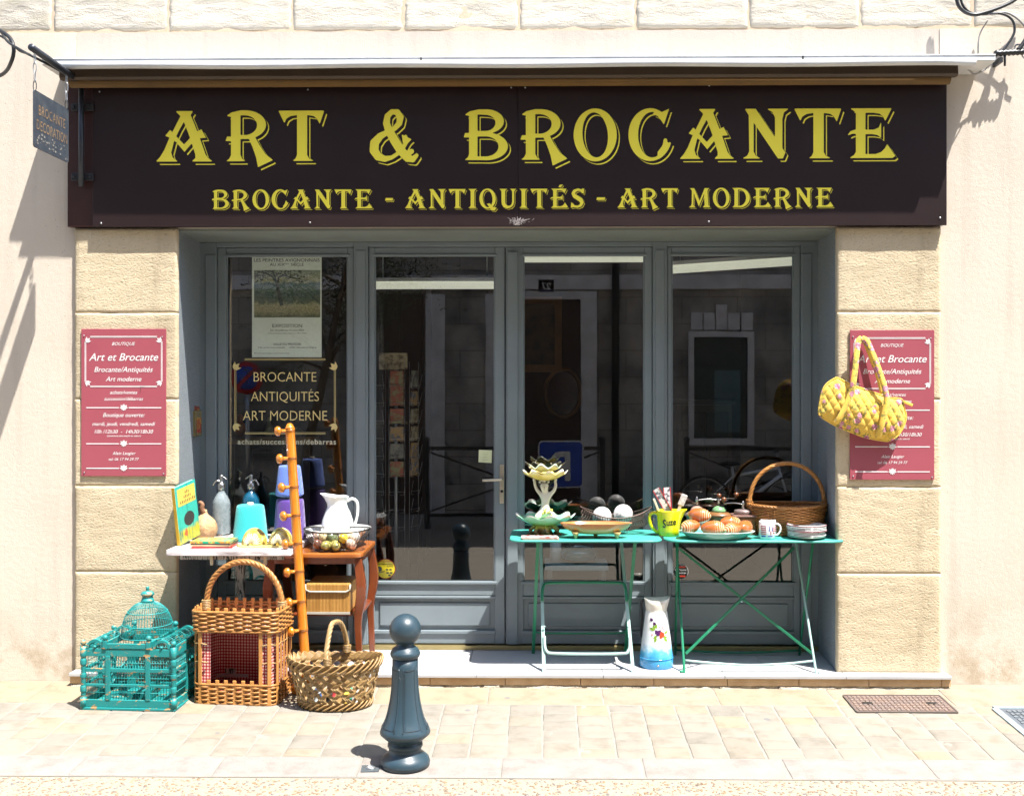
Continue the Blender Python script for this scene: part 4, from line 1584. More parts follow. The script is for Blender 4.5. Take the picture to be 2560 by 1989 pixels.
for yy in (p1 - .018, p2 + .012):
    z1 = zarm - 0.012
    z0 = 0.285
    nl = 4
    for i in range(nl):
        za_ = z0 + (z1 - z0) * i / nl
        L = (z1 - z0) / nl * 1.25
        loop = []
        for k_ in range(14):
            a = 2 * PI * k_ / 14
            ca, sa = math.cos(a) * 0.008, math.sin(a) * L / 2 * 1.0
            loop.append((0 if i % 2 else ca, yy + (ca if i % 2 else 0), za_ + L / 2 - .004 + sa))
        MB().tube(loop, 0.0022, 6, True).build('chain_link', MT['steel'] if i else MT['iron_blue'], HS)

# ================================================================ CABLES
MT['cable_black'] = mat('cable_black', (0.016, 0.018, 0.022), 0.45)
MT['cable_grey'] = mat('cable_grey', (0.30, 0.29, 0.28), 0.5)


def cable(name, pts, r, m_, label, Y=-0.09, n=8, group=None):
    """pts: (px, py[, Y])"""
    P = [at(q[0], q[1], q[2] if len(q) > 2 else Y) for q in pts]
    o = P[0].copy()
    e = MB().tube([a - o for a in smooth_path(P, n)], r, 7).build(name, m_)
    e.location = o
    tag(e, label, 'cable', group)
    return e


cable('cable', [(-60, 20, -.2), (0, 78, -.35), (20, 105, -.45), (60, 130, -.5), (85, 143, -.55), (140, 172, -.36), (175, 195, -.2)], 0.007, MT['cable_black'], 'black cable running along the bracket arm from the left edge', Y=-.3)
cable('cable', [(-40, 200, -.2), (8, 185, -.3), (28, 155, -.42), (34, 120, -.45), (20, 90, -.4), (-30, 60, -.3)], 0.010, MT['cable_black'], 'thick black cable loop at the far left edge', Y=-.2)
cable('cable', [(-50, 75, -.2), (0, 90, -.35), (35, 115, -.45), (50, 128, -.45), (66, 134, -.5)], 0.006, MT['cable_black'], 'thin dark cable meeting the bracket tip at the left')
cb = 'black and grey cables at the top right corner'
cable('cable', [(2388, -60), (2392, 0), (2405, 25), (2432, 37), (2462, 32), (2510, 15), (2545, -5), (2600, -50)], 0.010, MT['cable_black'], 'thick black cable hanging in a wide loop at the top right corner', group=cb)
cable('cable', [(2396, -60), (2402, 0), (2420, 28), (2450, 36), (2500, 34), (2530, 50), (2536, 80), (2520, 110), (2505, 130)], 0.007, MT['cable_black'], 'black cable curling down to the cable clamp at the right', group=cb)
cable('cable', [(2440, 33), (2480, 36), (2515, 32), (2545, 48), (2570, 75)], 0.006, MT['cable_grey'], 'grey cable crossing to the right edge below the loop', group=cb)
cable('cable', [(2470, 50, -.05), (2452, 80, -.03), (2446, 105, -.03), (2445, 135, -.03)], 0.004, MT['cable_grey'], 'thin pale wire dropping to the awning rail at the right', group=cb)
cable('cable', [(2570, 60), (2568, 90), (2556, 112), (2545, 125)], 0.012, MT['cable_black'], 'thick black cable dropping at the right edge beside the clamp', group=cb)
cable('cable', [(2394, 159, -.2), (2410, 163, -.15), (2422, 175, -.1), (2434, 185, -.08), (2452, 180, -.08), (2468, 168, -.08), (2480, 148, -.09), (2492, 132, -.09)], 0.005, MT['cable_grey'], 'grey awning lead sagging from the brown cassette end', group=cb)
cable('cable', [(2436, 147, -.26), (2448, 158, -.18), (2462, 170, -.1), (2472, 160, -.08)], 0.003, MT['cable_grey'], 'thin wire hanging from the white bar end', group=cb)
cable('cable', [(2535, 125, -.06), (2540, 113, -.06), (2552, 114, -.06), (2560, 125, -.06), (2556, 140, -.06), (2570, 150, -.06)], 0.005, MT['cable_grey'], 'small grey wire curl right of the clamp', group=cb)
c0, c1 = at(2486, 134, -0.085), at(2560, 130, -0.085)
CL = thing('cable_clamp', c0, 'black taped cable joint with a peg on the right wall', 'clamp')
mb = MB()
n = 14
mb.tube([(c1 - c0) * (i / n) for i in range(n + 1)], [0.013 + 0.006 * (i % 2) for i in range(n + 1)], 8)
mb.build('taped_joint', MT['cable_black'], CL)
d = at(2512, 165, -0.085) - c0
e_ = at(2512, 136, -0.085) - c0
MB().tube([e_, d], [0.008, 0.006], 6).build('peg', MT['cable_black'], CL)
d = at(2502, 148, -0.085) - c0
MB().box(d.x - .01, d.x + .008, -.01, .085, d.z - .02, d.z + .008).build('wall_fixing', MT['cable_black'], CL)

# ================================================================ SMALL STUFF ON THE FRONT
# leaflet box on the left reveal
p = at(487, 1090, 0.36)
LB = thing('leaflet_box', (X(489, 0.36) - 0.003, 0.36, p.z), 'clear plastic leaflet box with dark red leaflets on the left reveal', 'leaflet box')
MT['acrylic'] = mat('smoked_acrylic', (0.20, 0.16, 0.07), 0.25, spec=0.6)
MB().box(-.03, .022, -.055, .055, 0, .15).build('holder', MT['acrylic'], LB, bevel=0.002)
mb = MB()
for k in range(3):
    mb.box(-.012 + k * .008, -.009 + k * .008, -.045, .045, .152 - .001 * k, .20 - .012 * k)
mb.xf(Matrix.Rotation(R(-6), 4, 'X'))
mb.build('leaflets', mat('leaflet_red', (0.20, 0.012, 0.02), 0.5, (0.5, 0.3, 0.05), 60, .55, .6), LB)
MB().box(.0225, .0235, -.04, .04, .02, .11).build('leaflet_print', mat('leaflet_print', (0.30, 0.02, 0.02), 0.5, (0.45, 0.30, 0.05), 50, .5, .55), LB)

# exhibition poster taped inside the left window
YPs = YF + 0.05
p, q = at(630, 634, YPs), at(804, 893, YPs)
PO = thing('poster', ((p.x + q.x) / 2, YPs, q.z), 'pale green exhibition poster with a tree landscape, behind the left window', 'poster')
W_, H_ = q.x - p.x, p.z - q.z
MT['paper'] = mat('poster_paper', (0.80, 0.86, 0.76), 0.6, (0.75, 0.81, 0.71), 4)
MT['ink'] = mat('poster_ink', (0.03, 0.035, 0.035), 0.7)
MB().box(-W_ / 2, W_ / 2, 0, 0.0008, 0, H_).build('sheet', MT['paper'], PO)
PU = lambda u_: (u_ - 641) / 560 * W_
PV = lambda v_: H_ - (v_ - 50) / 838 * H_
mb = MB()
for (s_, u_, v_, w_, h_) in (('LES PEINTRES AVIGNONNAIS', 641, 116, 528, 28), ('AU XIX     SIÈCLE', 641, 150, 272, 24), ('ème', 640, 138, 34, 14), ('EXPOSITION', 645, 646, 240, 28),
                             ('Du 16 juillet au 15 août 2020', 645, 676, 270, 16), ('Tous les jours de 10h à 12h et de 15h à 19h30', 645, 698, 304, 10), ('SALLE DU PRESSOIR', 645, 790, 222, 18),
                             ('4 Bis rue du Camp de Bataille', 518, 813, 216, 11), ('30400 Villeneuve lez Avignon', 772, 813, 220, 11), ('Renseignements', 520, 858, 280, 7)):
    text_into(mb, s_, PU(u_), PV(v_), width=w_ / 560 * W_, height=h_ / 838 * H_, y=-0.0006, offset=0.006)
mb.build('print', MT['ink'], PO)
# generic landscape picture: hills, field and a leaning tree as flat printed shapes
land, nt, b = newmat('landscape_print')
vec = coords(nt)
sep = nt.nodes.new('ShaderNodeSeparateXYZ')
nt.links.new(vec, sep.inputs[0])
zl, zh = PV(566), PV(184)
hgt = nt.nodes.new('ShaderNodeMapRange')
hgt.inputs[1].default_value = zl
hgt.inputs[2].default_value = zh
nt.links.new(sep.outputs[2], hgt.inputs[0])
hh = mathn(nt, 'ADD', hgt.outputs[0], mathn(nt, 'MULTIPLY', mathn(nt, 'SUBTRACT', nz(nt, vec, 26, 4), 0.5), 0.28))
cl = ramp(nt, hh, [(0.0, (0.12, 0.13, 0.06)), (0.12, (0.34, 0.31, 0.15)), (0.26, (0.40, 0.37, 0.19)), (0.34, (0.10, 0.13, 0.07)), (0.5, (0.05, 0.10, 0.08)), (0.62, (0.14, 0.20, 0.15)), (0.70, (0.10, 0.18, 0.19)), (0.78, (0.42, 0.42, 0.24)), (1.0, (0.30, 0.36, 0.26))])
mot = ramp(nt, nz(nt, vec, 110, 4, 0.7), [(0.35, (0.45, 0.45, 0.45)), (0.65, (1.2, 1.2, 1.2))])
nt.links.new(mix(nt, cl, mot, 1.0, 'MULTIPLY'), b.inputs['Base Color'])
b.inputs['Roughness'].default_value = 0.6
MB().box(PU(378), PU(910), -0.0006, -0.0001, zl, zh).build('picture', land, PO)
mb = MB()
tr = [(600, 560, 16), (596, 470, 15), (575, 390, 14), (560, 310, 13), (540, 250, 10)]


def ink_line(mb, pts, y):
    L_, Rr = [], []
    for i, (u_, v_, r_) in enumerate(pts):
        a, c = pts[max(i - 1, 0)], pts[min(i + 1, len(pts) - 1)]
        d = Vector((c[0] - a[0], c[1] - a[1])).normalized()
        L_.append((PU(u_ - d.y * r_), y, PV(v_ + d.x * r_)))
        Rr.append((PU(u_ + d.y * r_), y, PV(v_ - d.x * r_)))
    n_ = len(pts)
    mb.add(L_ + Rr, [(i, i + 1, n_ + i + 1, n_ + i) for i in range(n_ - 1)])


ink_line(mb, [(600, 470, 15), (585, 400, 15), (570, 330, 13), (562, 290, 11)], -0.0010)
ink_line(mb, [(566, 300, 10), (530, 240, 8), (470, 205, 6), (400, 196, 4)], -0.0013)
ink_line(mb, [(568, 300, 9), (575, 240, 7), (610, 225, 6), (690, 245, 5), (770, 262, 3)], -0.0015)
ink_line(mb, [(560, 290, 7), (545, 230, 6), (520, 190, 4)], -0.0017)
rg = rnd(31)
for i in range(150):
    u_, v_ = rg.choice(((430, 210), (470, 200), (520, 200), (560, 205), (640, 215), (700, 230), (750, 262), (400, 230), (730, 205), (450, 250)))
    u_, v_ = min(max(u_ + rg.gauss(0, 28), 386), 900), min(max(v_ + rg.gauss(0, 14), 188), 330)
    ink_line(mb, [(u_ - 7, v_ + rg.uniform(-4, 4), 2), (u_, v_, 4), (u_ + 7, v_ + rg.uniform(-4, 4), 2)], -0.0019 - i * 1e-6)
mb.build('picture_tree', mat('tree_ink', (0.035, 0.045, 0.035), 0.7), PO)

# gilt lettering on the left pane
MT['gilt'] = mat('gilt_vinyl', (0.74, 0.60, 0.26), 0.45, (0.70, 0.56, 0.24), 4)
YG = YF + 0.0365
p = at(714, 1000, YG)
WL = thing('window_lettering', (p.x, YG, at(714, 1100, YG).z), 'gilt lettering in a double frame on the left window pane', 'lettering')
zb0 = WL.location.z
gx = lambda u_: X(520 + u_ * 380 / 1240.0, YG) - p.x
gzv = lambda v_: Z(620 + v_ * 380 / 1240.0, YG) - zb0
for (s_, u0, u1, vb_, vt) in (('BROCANTE', 372, 884, 1088, 1006), ('ANTIQUITÉS', 350, 905, 1248, 1166), ('ART MODERNE', 284, 972, 1406, 1322)):
    mb = MB()
    text_into(mb, s_, (gx(u0) + gx(u1)) / 2, gzv(vb_), width=gx(u1) - gx(u0), height=gzv(vt) - gzv(vb_), y=0, offset=-0.006)
    mb.build('word_row', MT['gilt'], WL)
mb = MB()
text_into(mb, 'achats/successions/debarras', (gx(242) + gx(1044)) / 2, gzv(1602), width=gx(1044) - gx(242), y=0, spacing=1.12, offset=0.012)
mb.build('word_row', mat('cream_vinyl', (0.72, 0.68, 0.50), 0.5), WL)
mb = MB()
frame_lines(mb, gx(216), gx(1042), gzv(1518), gzv(900), 0.0026, 0.0075, 0.062, 0.0)
for (u_, v_, s1, s2) in ((212, 985, 1, 1), (1046, 985, -1, 1), (212, 1440, 1, -1), (1046, 1440, -1, -1)):
    leaf_corner(mb, gx(u_), gzv(v_), 0.048, s1, s2, -0.0004)
mb.build('ornament_frame', MT['gilt'], WL)

# stickers and note
def sticker(px, py, r_px, rim_c, face_c, label, Yp=YF + 0.0365):
    p_ = at(px, py, Yp)
    r_ = r_px * mpp(Yp)
    t = thing('sticker', p_, label, 'sticker')
    MB().lathe([(0.0001, 0), (r_, 0), (r_, 0.0006), (0.0001, 0.0006)], 36).xf(Matrix.Rotation(R(90), 4, 'X')).build('rim', mat('rim', rim_c, .4), t)
    MB().lathe([(0.0001, 0.0008), (r_ * .93, 0.0008), (r_ * .93, 0.0012), (0.0001, 0.0012)], 36).xf(Matrix.Rotation(R(90), 4, 'X')).build('face', mat('face', face_c, .4), t)
    return t, r_


t, r_ = sticker(964, 1421, 25, (0.35, 0.03, 0.02), (0.80, 0.66, 0.03), 'round yellow alarm sticker with a black owl on the left door pane')
mb = MB()
text_into(mb, 'ATTENTION', 0, r_ * .66, width=r_ * 1.15, y=-0.0016, offset=.02)
mb.build('print_heading', mat('print_red', (0.45, 0.03, 0.01), .5), t)
mb = MB()
text_into(mb, 'MAGASIN SURVEILLE', 0, r_ * .40, width=r_ * 1.5, y=-0.0016, offset=.012)
text_into(mb, 'ALERTE', r_ * .42, r_ * .18, width=r_ * .62, y=-0.0016, offset=.012)
mb.prism([(x_ * r_, z_ * r_) for x_, z_ in ((-.62, -.30), (-.45, -.22), (-.36, -.1), (-.40, .15), (-.52, .22), (-.64, .26), (-.76, .2), (-.80, .02), (-.74, -.2))], -.0018, -.0014)
mb.prism([(x_ * r_, z_ * r_) for x_, z_ in ((-.84, -.48), (-.1, -.28), (-.1, -.22), (-.84, -.38))], -.0023, -.0020)
for x_, z_ in ((.15, -.08), (.5, -.08), (.2, -.4), (.55, -.4), (.4, -.66)):
    mb.box(r_ * (x_ - .12), r_ * (x_ + .12), -.0018, -.0014, r_ * (z_ - .07), r_ * (z_ + .07))
mb.build('print', MT['ink'], t)
t, r_ = sticker(1702, 1428, 19, (0.6, 0.57, 0.55), (0.02, 0.02, 0.02), 'round black alarm sticker on the right-hand window behind the table leg')
mb = MB()
text_into(mb, 'ELECTRONIC', 0, r_ * .12, width=r_ * 1.5, y=-0.0016, offset=.012)
text_into(mb, 'ALARM SYSTEM', 0, -r_ * .26, width=r_ * 1.4, y=-0.0016, offset=.01)
mb.build('print', MT['plaque_ink'], t)
mb = MB()
mb.box(-r_ * .6, r_ * .6, -.0018, -.0014, r_ * .5, r_ * .7)
mb.box(-r_ * .6, r_ * .6, -.0018, -.0014, -r_ * .7, -r_ * .5)
mb.build('print_bars', bpy.data.materials['print_red'], t)
p = at(1213, 1140, YF + 0.037)
nt_ = thing('paper_note', p, 'small pale green paper note stuck on the left door pane', 'note')
s = mpp(YF)
MB().add([(-17 * s, 0, -15 * s), (16 * s, 0, -17 * s), (17 * s, -.002, 15 * s), (-16 * s, -.002, 16 * s), (-17 * s, .001, -15 * s), (16 * s, .001, -17 * s), (17 * s, -.001, 15 * s), (-16 * s, -.001, 16 * s)],
         [(0, 1, 2, 3), (7, 6, 5, 4), (0, 4, 5, 1), (1, 5, 6, 2), (2, 6, 7, 3), (3, 7, 4, 0)]).build('paper', mat('note_paper', (0.66, 0.70, 0.45), .7), nt_)
mb = MB()
for k, w in enumerate((.7, .5, .6)):
    mb.box(-w * 10 * s, w * 10 * s, -.0032, -.0026, (4 - k * 7) * s, (4.8 - k * 7) * s)
mb.build('handwriting', mat('pencil', (0.4, 0.42, 0.3), .8), nt_)

# ================================================================ THINGS INSIDE THE SHOP
MT['tube'] = None
m, nt, b = newmat('lamp_diffuser')
b.inputs['Base Color'].default_value = (0.8, 0.8, 0.7, 1)
b.inputs['Emission Color'].default_value = (1.0, 1.0, 0.78, 1)
b.inputs['Emission Strength'].default_value = 0.16
MT['tube'] = m


def tube_lamp(x0, x1, y, z, dz, label):
    t = thing('tube_lamp', ((x0 + x1) / 2, y, z), label, 'lamp')
    w = (x1 - x0) / 2
    MB().box(-w, w, -.04, .04, 0.0, 0.05).build('diffuser', MT['tube'], t, bevel=0.01)
    MB().box(-w, w, -.05, .05, 0.051, 0.075).build('housing', MT['white_pvc'], t)
    for s_ in (-1, 1):
        MB().tube([(s_ * w * .8, 0, .07), (s_ * w * .8, 0, RZ1 - z)], 0.004, 6).build('rod', MT['steel'], t)
    t.rotation_euler = (0, dz, 0)
    return t


a, c = at(925, 722, 1.9), at(1250, 722, 1.9)
tube_lamp(a.x, c.x, 1.9, a.z, 0, 'white tube lamp inside seen through the left door')
a, c = at(1298, 655, 1.4), at(1625, 652, 1.4)
tube_lamp(a.x, c.x, 1.4, a.z, 0, 'white tube lamp inside at the top of the right door')
a, c = at(1670, 684, 1.2), at(1995, 662, 1.2)
tube_lamp(a.x, c.x, 1.2, (a.z + c.z) / 2, -math.atan2(c.z - a.z, c.x - a.x), 'slanting tube lamp inside the right-hand window')

# postcard spinner
p = at(990, 1240, 0.95)
PC = thing('postcard_rack', (p.x, 0.95, ZP), 'tall wire postcard rack standing behind the left door pane', 'rack')
MB().tube([(0, 0, 0), (0, 0, Z(885, .95) - ZP)], 0.012, 8).build('pole', MT['steel'], PC)
MB().lathe([(0.22, 0), (0.22, .015), (0.05, .03), (0.0001, .03)], 20).build('base', MT['dark'], PC)
rg = rnd(17)
cards = [mat('card_%s' % n_, c_, .6, c2_, 30, .45, .6) for n_, c_, c2_ in (('ochre', (0.36, 0.22, 0.09), (0.1, 0.12, 0.16)), ('cream', (0.34, 0.29, 0.19), (0.12, 0.08, 0.05)), ('red', (0.25, 0.06, 0.035), (0.2, 0.2, 0.1)), ('grey', (0.20, 0.19, 0.16), (0.06, 0.06, 0.06)))]
wr = MB()
zt_ = Z(905, .95) - ZP
for colm, ang in enumerate((-38, 10, 62)):
    a = R(ang - 90)
    d = Vector((math.cos(a), math.sin(a), 0))
    s_ = Vector((-d.y, d.x, 0))
    for k in range(9):
        z0 = zt_ - 0.17 - k * 0.112
        c_ = d * 0.15
        for e in (-1, 1):
            wr.tube([c_ + s_ * (e * .05) + d * .02 + Vector((0, 0, z0 + .09)), c_ + s_ * (e * .045) + Vector((0, 0, z0)), c_ + s_ * (e * .02) + Vector((0, 0, z0))], 0.0012, 4)
        wr.tube([c_ + s_ * .05 + Vector((0, 0, z0 + .02)), c_ - s_ * .05 + Vector((0, 0, z0 + .02))], 0.0012, 4)
        if k < 6 and (colm > 0):
            h_ = rg.uniform(.09, .13)
            b0 = c_ - d * .012
            v = [b0 - s_ * .042 + Vector((0, 0, z0 + .004)), b0 + s_ * .042 + Vector((0, 0, z0 + .004)), b0 + s_ * .042 + d * .012 + Vector((0, 0, z0 + h_)), b0 - s_ * .042 + d * .012 + Vector((0, 0, z0 + h_))]
            v += [q_ - d * .004 for q_ in v]
            MB().add(v, [(0, 1, 2, 3), (7, 6, 5, 4), (0, 4, 5, 1), (1, 5, 6, 2), (2, 6, 7, 3), (3, 7, 4, 0)]).build('postcard', rg.choice(cards), PC)
    wr.tube([d * .14 + s_ * .05 + Vector((0, 0, .35)), d * .14 + s_ * .05 + Vector((0, 0, zt_))], 0.0015, 4)
    wr.tube([d * .14 - s_ * .05 + Vector((0, 0, .35)), d * .14 - s_ * .05 + Vector((0, 0, zt_))], 0.0015, 4)
wr.build('wire_pockets', MT['steel'], PC, kind='stuff')
MB().box(-.09, .09, -.13, -.125, zt_ - .05, zt_ + .055).build('header_card', cards[1], PC)

# framed painting and oval mirror on the back wall
p = at(1337, 835, 4.3)
PT = thing('framed_painting', (p.x, 4.39, p.z), 'dark framed painting on the back wall seen through the right door', 'painting')
mb = MB()
for x0, x1, z0, z1 in ((-.26, -.19, -.36, .36), (.19, .26, -.36, .36), (-.19, .19, .29, .36), (-.19, .19, -.36, -.29)):
    mb.box(x0, x1, -.05, 0, z0, z1)
mb.build('frame', mat('gilt_frame', (0.25, 0.12, 0.04), .4, metal=.3), PT)
MB().box(-.188, .188, -.02, -.001, -.288, .288).build('canvas', mat('canvas', (0.06, 0.07, 0.05), .6, (0.16, 0.11, 0.05), 9), PT)
p = at(1408, 982, 4.3)
MR = thing('oval_mirror', (p.x, 4.39, p.z), 'oval gilt-framed mirror low on the back wall behind the right door', 'mirror')
el = [(.17 * math.cos(2 * PI * k / 40), -.02, .23 * math.sin(2 * PI * k / 40)) for k in range(40)]
MB().tube(el, 0.022, 8, True).build('frame', bpy.data.materials['gilt_frame'], MR)
MB().add(el, [tuple(range(40))]).build('mirror_glass', mat('mirror_dark', (0.05, 0.045, 0.04), .1, metal=.6), MR)
# wall shelf with pots behind the left window
a, c = at(555, 1085, 1.6), at(790, 1085, 1.6)
SH = thing('plank_shelf', ((a.x + c.x) / 2, 1.6, at(600, 1108, 1.6).z), 'pale wooden shelf board inside behind the gilt lettering', 'shelf')
w = (c.x - a.x) / 2
MB().box(-w, w, -.12, .12, 0, .045).build('board', mat('pale_wood', (0.34, 0.22, 0.09), .6, (0.26, 0.16, 0.06), 4, stretch=(1, 6, 6)), SH)
for s_ in (-1, 1):
    MB().box(s_ * w * .8 - .02, s_ * w * .8 + .02, -.02, .02, -SH.location.z + ZP, -.001).build('post', MT['room_floor'], SH)
for i, (px_, h_, r_, cc) in enumerate(((600, .16, .045, (0.36, 0.13, 0.05)), (672, .14, .03, (0.30, 0.28, 0.18)), (735, .09, .07, (0.02, 0.10, 0.07)))):
    V0 = thing('vase', (X(px_, 1.6), 1.6, SH.location.z + .046), ('small terracotta figure-shaped vase on the inside shelf', 'slim cream bottle vase on the inside shelf', 'squat dark green pot on the inside shelf')[i], 'vase')
    MB().lathe([(r_ * .6, 0), (r_, h_ * .3), (r_ * .8, h_ * .55), (r_ * .4, h_ * .7), (r_ * .5, h_ * .85), (r_ * .3, h_), (0.0001, h_)], 18).build('body', mat('vase_glaze', cc, .3), V0)
# low display table with bowl and cylinder behind the right door
a, c = at(1370, 1410, 0.85), at(1510, 1410, 0.85)
DT = thing('display_table', ((a.x + c.x) / 2, 0.85, ZP), 'low pale blue table inside behind the right door', 'table')
w = (c.x - a.x) / 2 + .02
hz_ = at(1400, 1404, 0.85).z - ZP
MB().box(-w, w, -.16, .16, hz_ - .03, hz_).build('table_top', mat('pale_blue', (0.25, 0.38, 0.42), .4), DT, bevel=.004)
for s_ in (-1, 1):
    for q_ in (-1, 1):
        MB().box(s_ * (w - .03) - .015, s_ * (w - .03) + .015, q_ * .13 - .015, q_ * .13 + .015, 0, hz_ - .031).build('leg', MT['steel'], DT)
BWL = thing('glass_bowl', (X(1447, .85), .85, ZP + hz_ + .001), 'large teal glass bowl on the low table inside', 'bowl')
MB().lathe([(.05, 0), (.115, .03), (.12, .06), (.10, .09), (.092, .09), (.108, .06), (.1, .035), (.03, .008), (.0001, .008)], 28).build('bowl', mat('teal_glass', (0.01, 0.12, 0.14), .1, coat=1.0), BWL)
CYL = thing('paper_roll', (X(1389, .85), .85, ZP + hz_ + .001), 'white paper tube standing on the low table inside', 'tube')
MB().lathe([(.036, 0), (.036, .14), (.03, .14), (.03, .02), (.0001, .02)], 20).build('roll', mat('pale_card', (0.5, 0.58, 0.6), .6), CYL)
# cupboard and counter as dark masses at the back
for (px0, px1, t_, y_, lab, cc) in ((940, 1065, 700, 3.6, 'tall dark cupboard at the back behind the left door', (0.03, 0.022, 0.018)), (560, 700, 1120, 2.6, 'dark sideboard inside behind the left window', (0.05, 0.03, 0.02)), (1690, 1830, 1000, 3.2, 'dark chest inside behind the right-hand window', (0.045, 0.028, 0.02))):
    a, c = at(px0, t_, y_), at(px1, t_, y_)
    t = thing('cupboard', ((a.x + c.x) / 2, y_, ZP), lab, 'cupboard')
    w, h_ = (c.x - a.x) / 2, a.z - ZP
    MB().box(-w, w, 0, .45, .08, h_ - .04).build('body', mat('dark_oak', cc, .5), t)
    MB().box(-w - .03, w + .03, -.03, .47, h_ - .039, h_).build('cornice', bpy.data.materials['dark_oak'], t, bevel=.006)
    MB().box(-w + .04, w - .04, .02, .43, 0, .079).build('plinth', bpy.data.materials['dark_oak'], t)
    for s_ in (-1, 1):
        dr = MB().box(min(s_ * .01, s_ * (w - .03)), max(s_ * .01, s_ * (w - .03)), -.018, -.001, .14, h_ - .1).build('door', bpy.data.materials['dark_oak'], t, bevel=.006)
        MB().ball((s_ * .05, -.03, h_ * .5), .014, 10, 6).build('knob', MT['brass'], dr)

# ================================================================ BOLLARD
gp = ground_at(1013, 1911)
BO = thing('bollard', (gp.x, gp.y, gp.z), 'blue-grey cast iron bollard with a ball top on the pavement', 'bollard')
MT['bollard'] = paint_mat('bollard_blue', (0.024, 0.048, 0.066), (0.15, 0.15, 0.135), 0.38, 0.665, 38, 0.06)
MT['groove'] = mat('groove_shade', (0.006, 0.010, 0.014), .7)  # near-black colour paints in the shade of the panel grooves
k = 4.855 / F
bz = lambda py: (1911 - py) * k * 1.0 + 0.0
P_ = [(0.0001, -.02), (60, -.02), (61, 0), (62, 10), (59, 20), (51, 27), (43, 33), (39, 42), (42, 46), (44, 50), (43, 57), (38, 59), (40, 62), (49, 68), (62, 80), (63, 85), (60, 93), (53, 106), (47, 120), (42, 140), (37, 165), (34, 190), (32.5, 215), (32, 240), (32, 268)]
prof = [(a * k, c * k * 1.0) for a, c in P_]


def flute(a, t):
    return 1.0


mb = MB().lathe(prof, 48)
mb.build('shaft', MT['bollard'], BO)
# raised panels on the shaft
fy = lambda h_: float(np.interp(h_, [c for a, c in P_[12:]], [a for a, c in P_[12:]]))
for q in range(5):
    a0 = 2 * PI * q / 5 + R(-64)
    v, f = [], []
    hs = np.linspace(94, 246, 14)
    for ring, (da, dh, dr) in enumerate(((.47, 0, -.6), (.455, .8, 1.5), (.425, 3, 1.5), (.41, 4, -.2), (.375, 7, 1.1))):
        for h_ in hs:
            hh_ = 94 + dh + (h_ - 94) / 152 * (152 - 2 * dh)
            for s_ in (-1, 1):
                v.append((a0 + s_ * da, hh_, dr))
    n_ = len(hs)
    for ring in range(4):
        for i in range(n_ - 1):
            for s_ in (0, 1):
                A = ring * 2 * n_ + i * 2 + s_
                Bq = A + 2
                Cq = A + 2 + 2 * n_
                Dq = A + 2 * n_
                f.append((A, Bq, Cq, Dq) if s_ else (Dq, Cq, Bq, A))
        for i in (0, n_ - 1):
            A = ring * 2 * n_ + i * 2
            q4 = (A, A + 1, A + 1 + 2 * n_, A + 2 * n_)
            f.append(q4 if i == 0 else q4[::-1])
    for i in range(n_ - 1):
        A = 4 * 2 * n_ + i * 2
        f.append((A, A + 1, A + 3, A + 2))
    vv = []
    for (aa, h_, dr) in v:
        r_ = (fy(h_) + dr) * k
        vv.append((r_ * math.cos(aa), r_ * math.sin(aa), h_ * k))
    MB().add(vv, f, True).build('raised_panel', MT['bollard'], BO, fix=True)
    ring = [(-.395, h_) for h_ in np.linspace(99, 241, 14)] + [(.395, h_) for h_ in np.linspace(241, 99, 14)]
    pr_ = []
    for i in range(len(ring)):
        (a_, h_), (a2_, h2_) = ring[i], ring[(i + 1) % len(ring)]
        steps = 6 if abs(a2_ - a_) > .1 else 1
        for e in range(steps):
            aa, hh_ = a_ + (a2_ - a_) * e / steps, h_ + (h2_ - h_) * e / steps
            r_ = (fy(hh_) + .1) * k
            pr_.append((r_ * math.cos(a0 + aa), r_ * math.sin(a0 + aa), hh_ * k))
    MB().tube(pr_, .0017, 5, True).build('groove_shade_line', MT['groove'], BO)
MB().lathe([(a * k, c * k) for a, c in ((32, 268), (34.5, 270), (37, 275), (37.5, 280), (35.5, 285), (33.5, 287), (32, 291), (28, 294), (22, 299), (20, 304), (21, 308), (0.01, 308))], 40, cap0=False).build('collar', MT['bollard'], BO)
MB().ball((0, 0, 337.5 * k), 39.5 * k, 40, 24).build('ball_top', MT['bollard'], BO)
# little metal plate beside it
gp = ground_at(926, 1922)
GPt = thing('ground_plate', (gp.x, gp.y, gp.z), 'small square metal plate with a keyhole let into the pavement by the bollard', 'plate')
GPt.rotation_euler = (tilt, 0, R(4))
MB().box(-.04, .04, -.035, .035, -.01, .007).build('plate', mat('plate_blue', (0.16, 0.19, 0.21), .4, metal=.6), GPt, bevel=.002)
MB().lathe([(.016, .0072), (.016, .011), (.010, .011), (.010, .0075)], 16, sx=1.4).build('key_ring', MT['steel'], GPt)

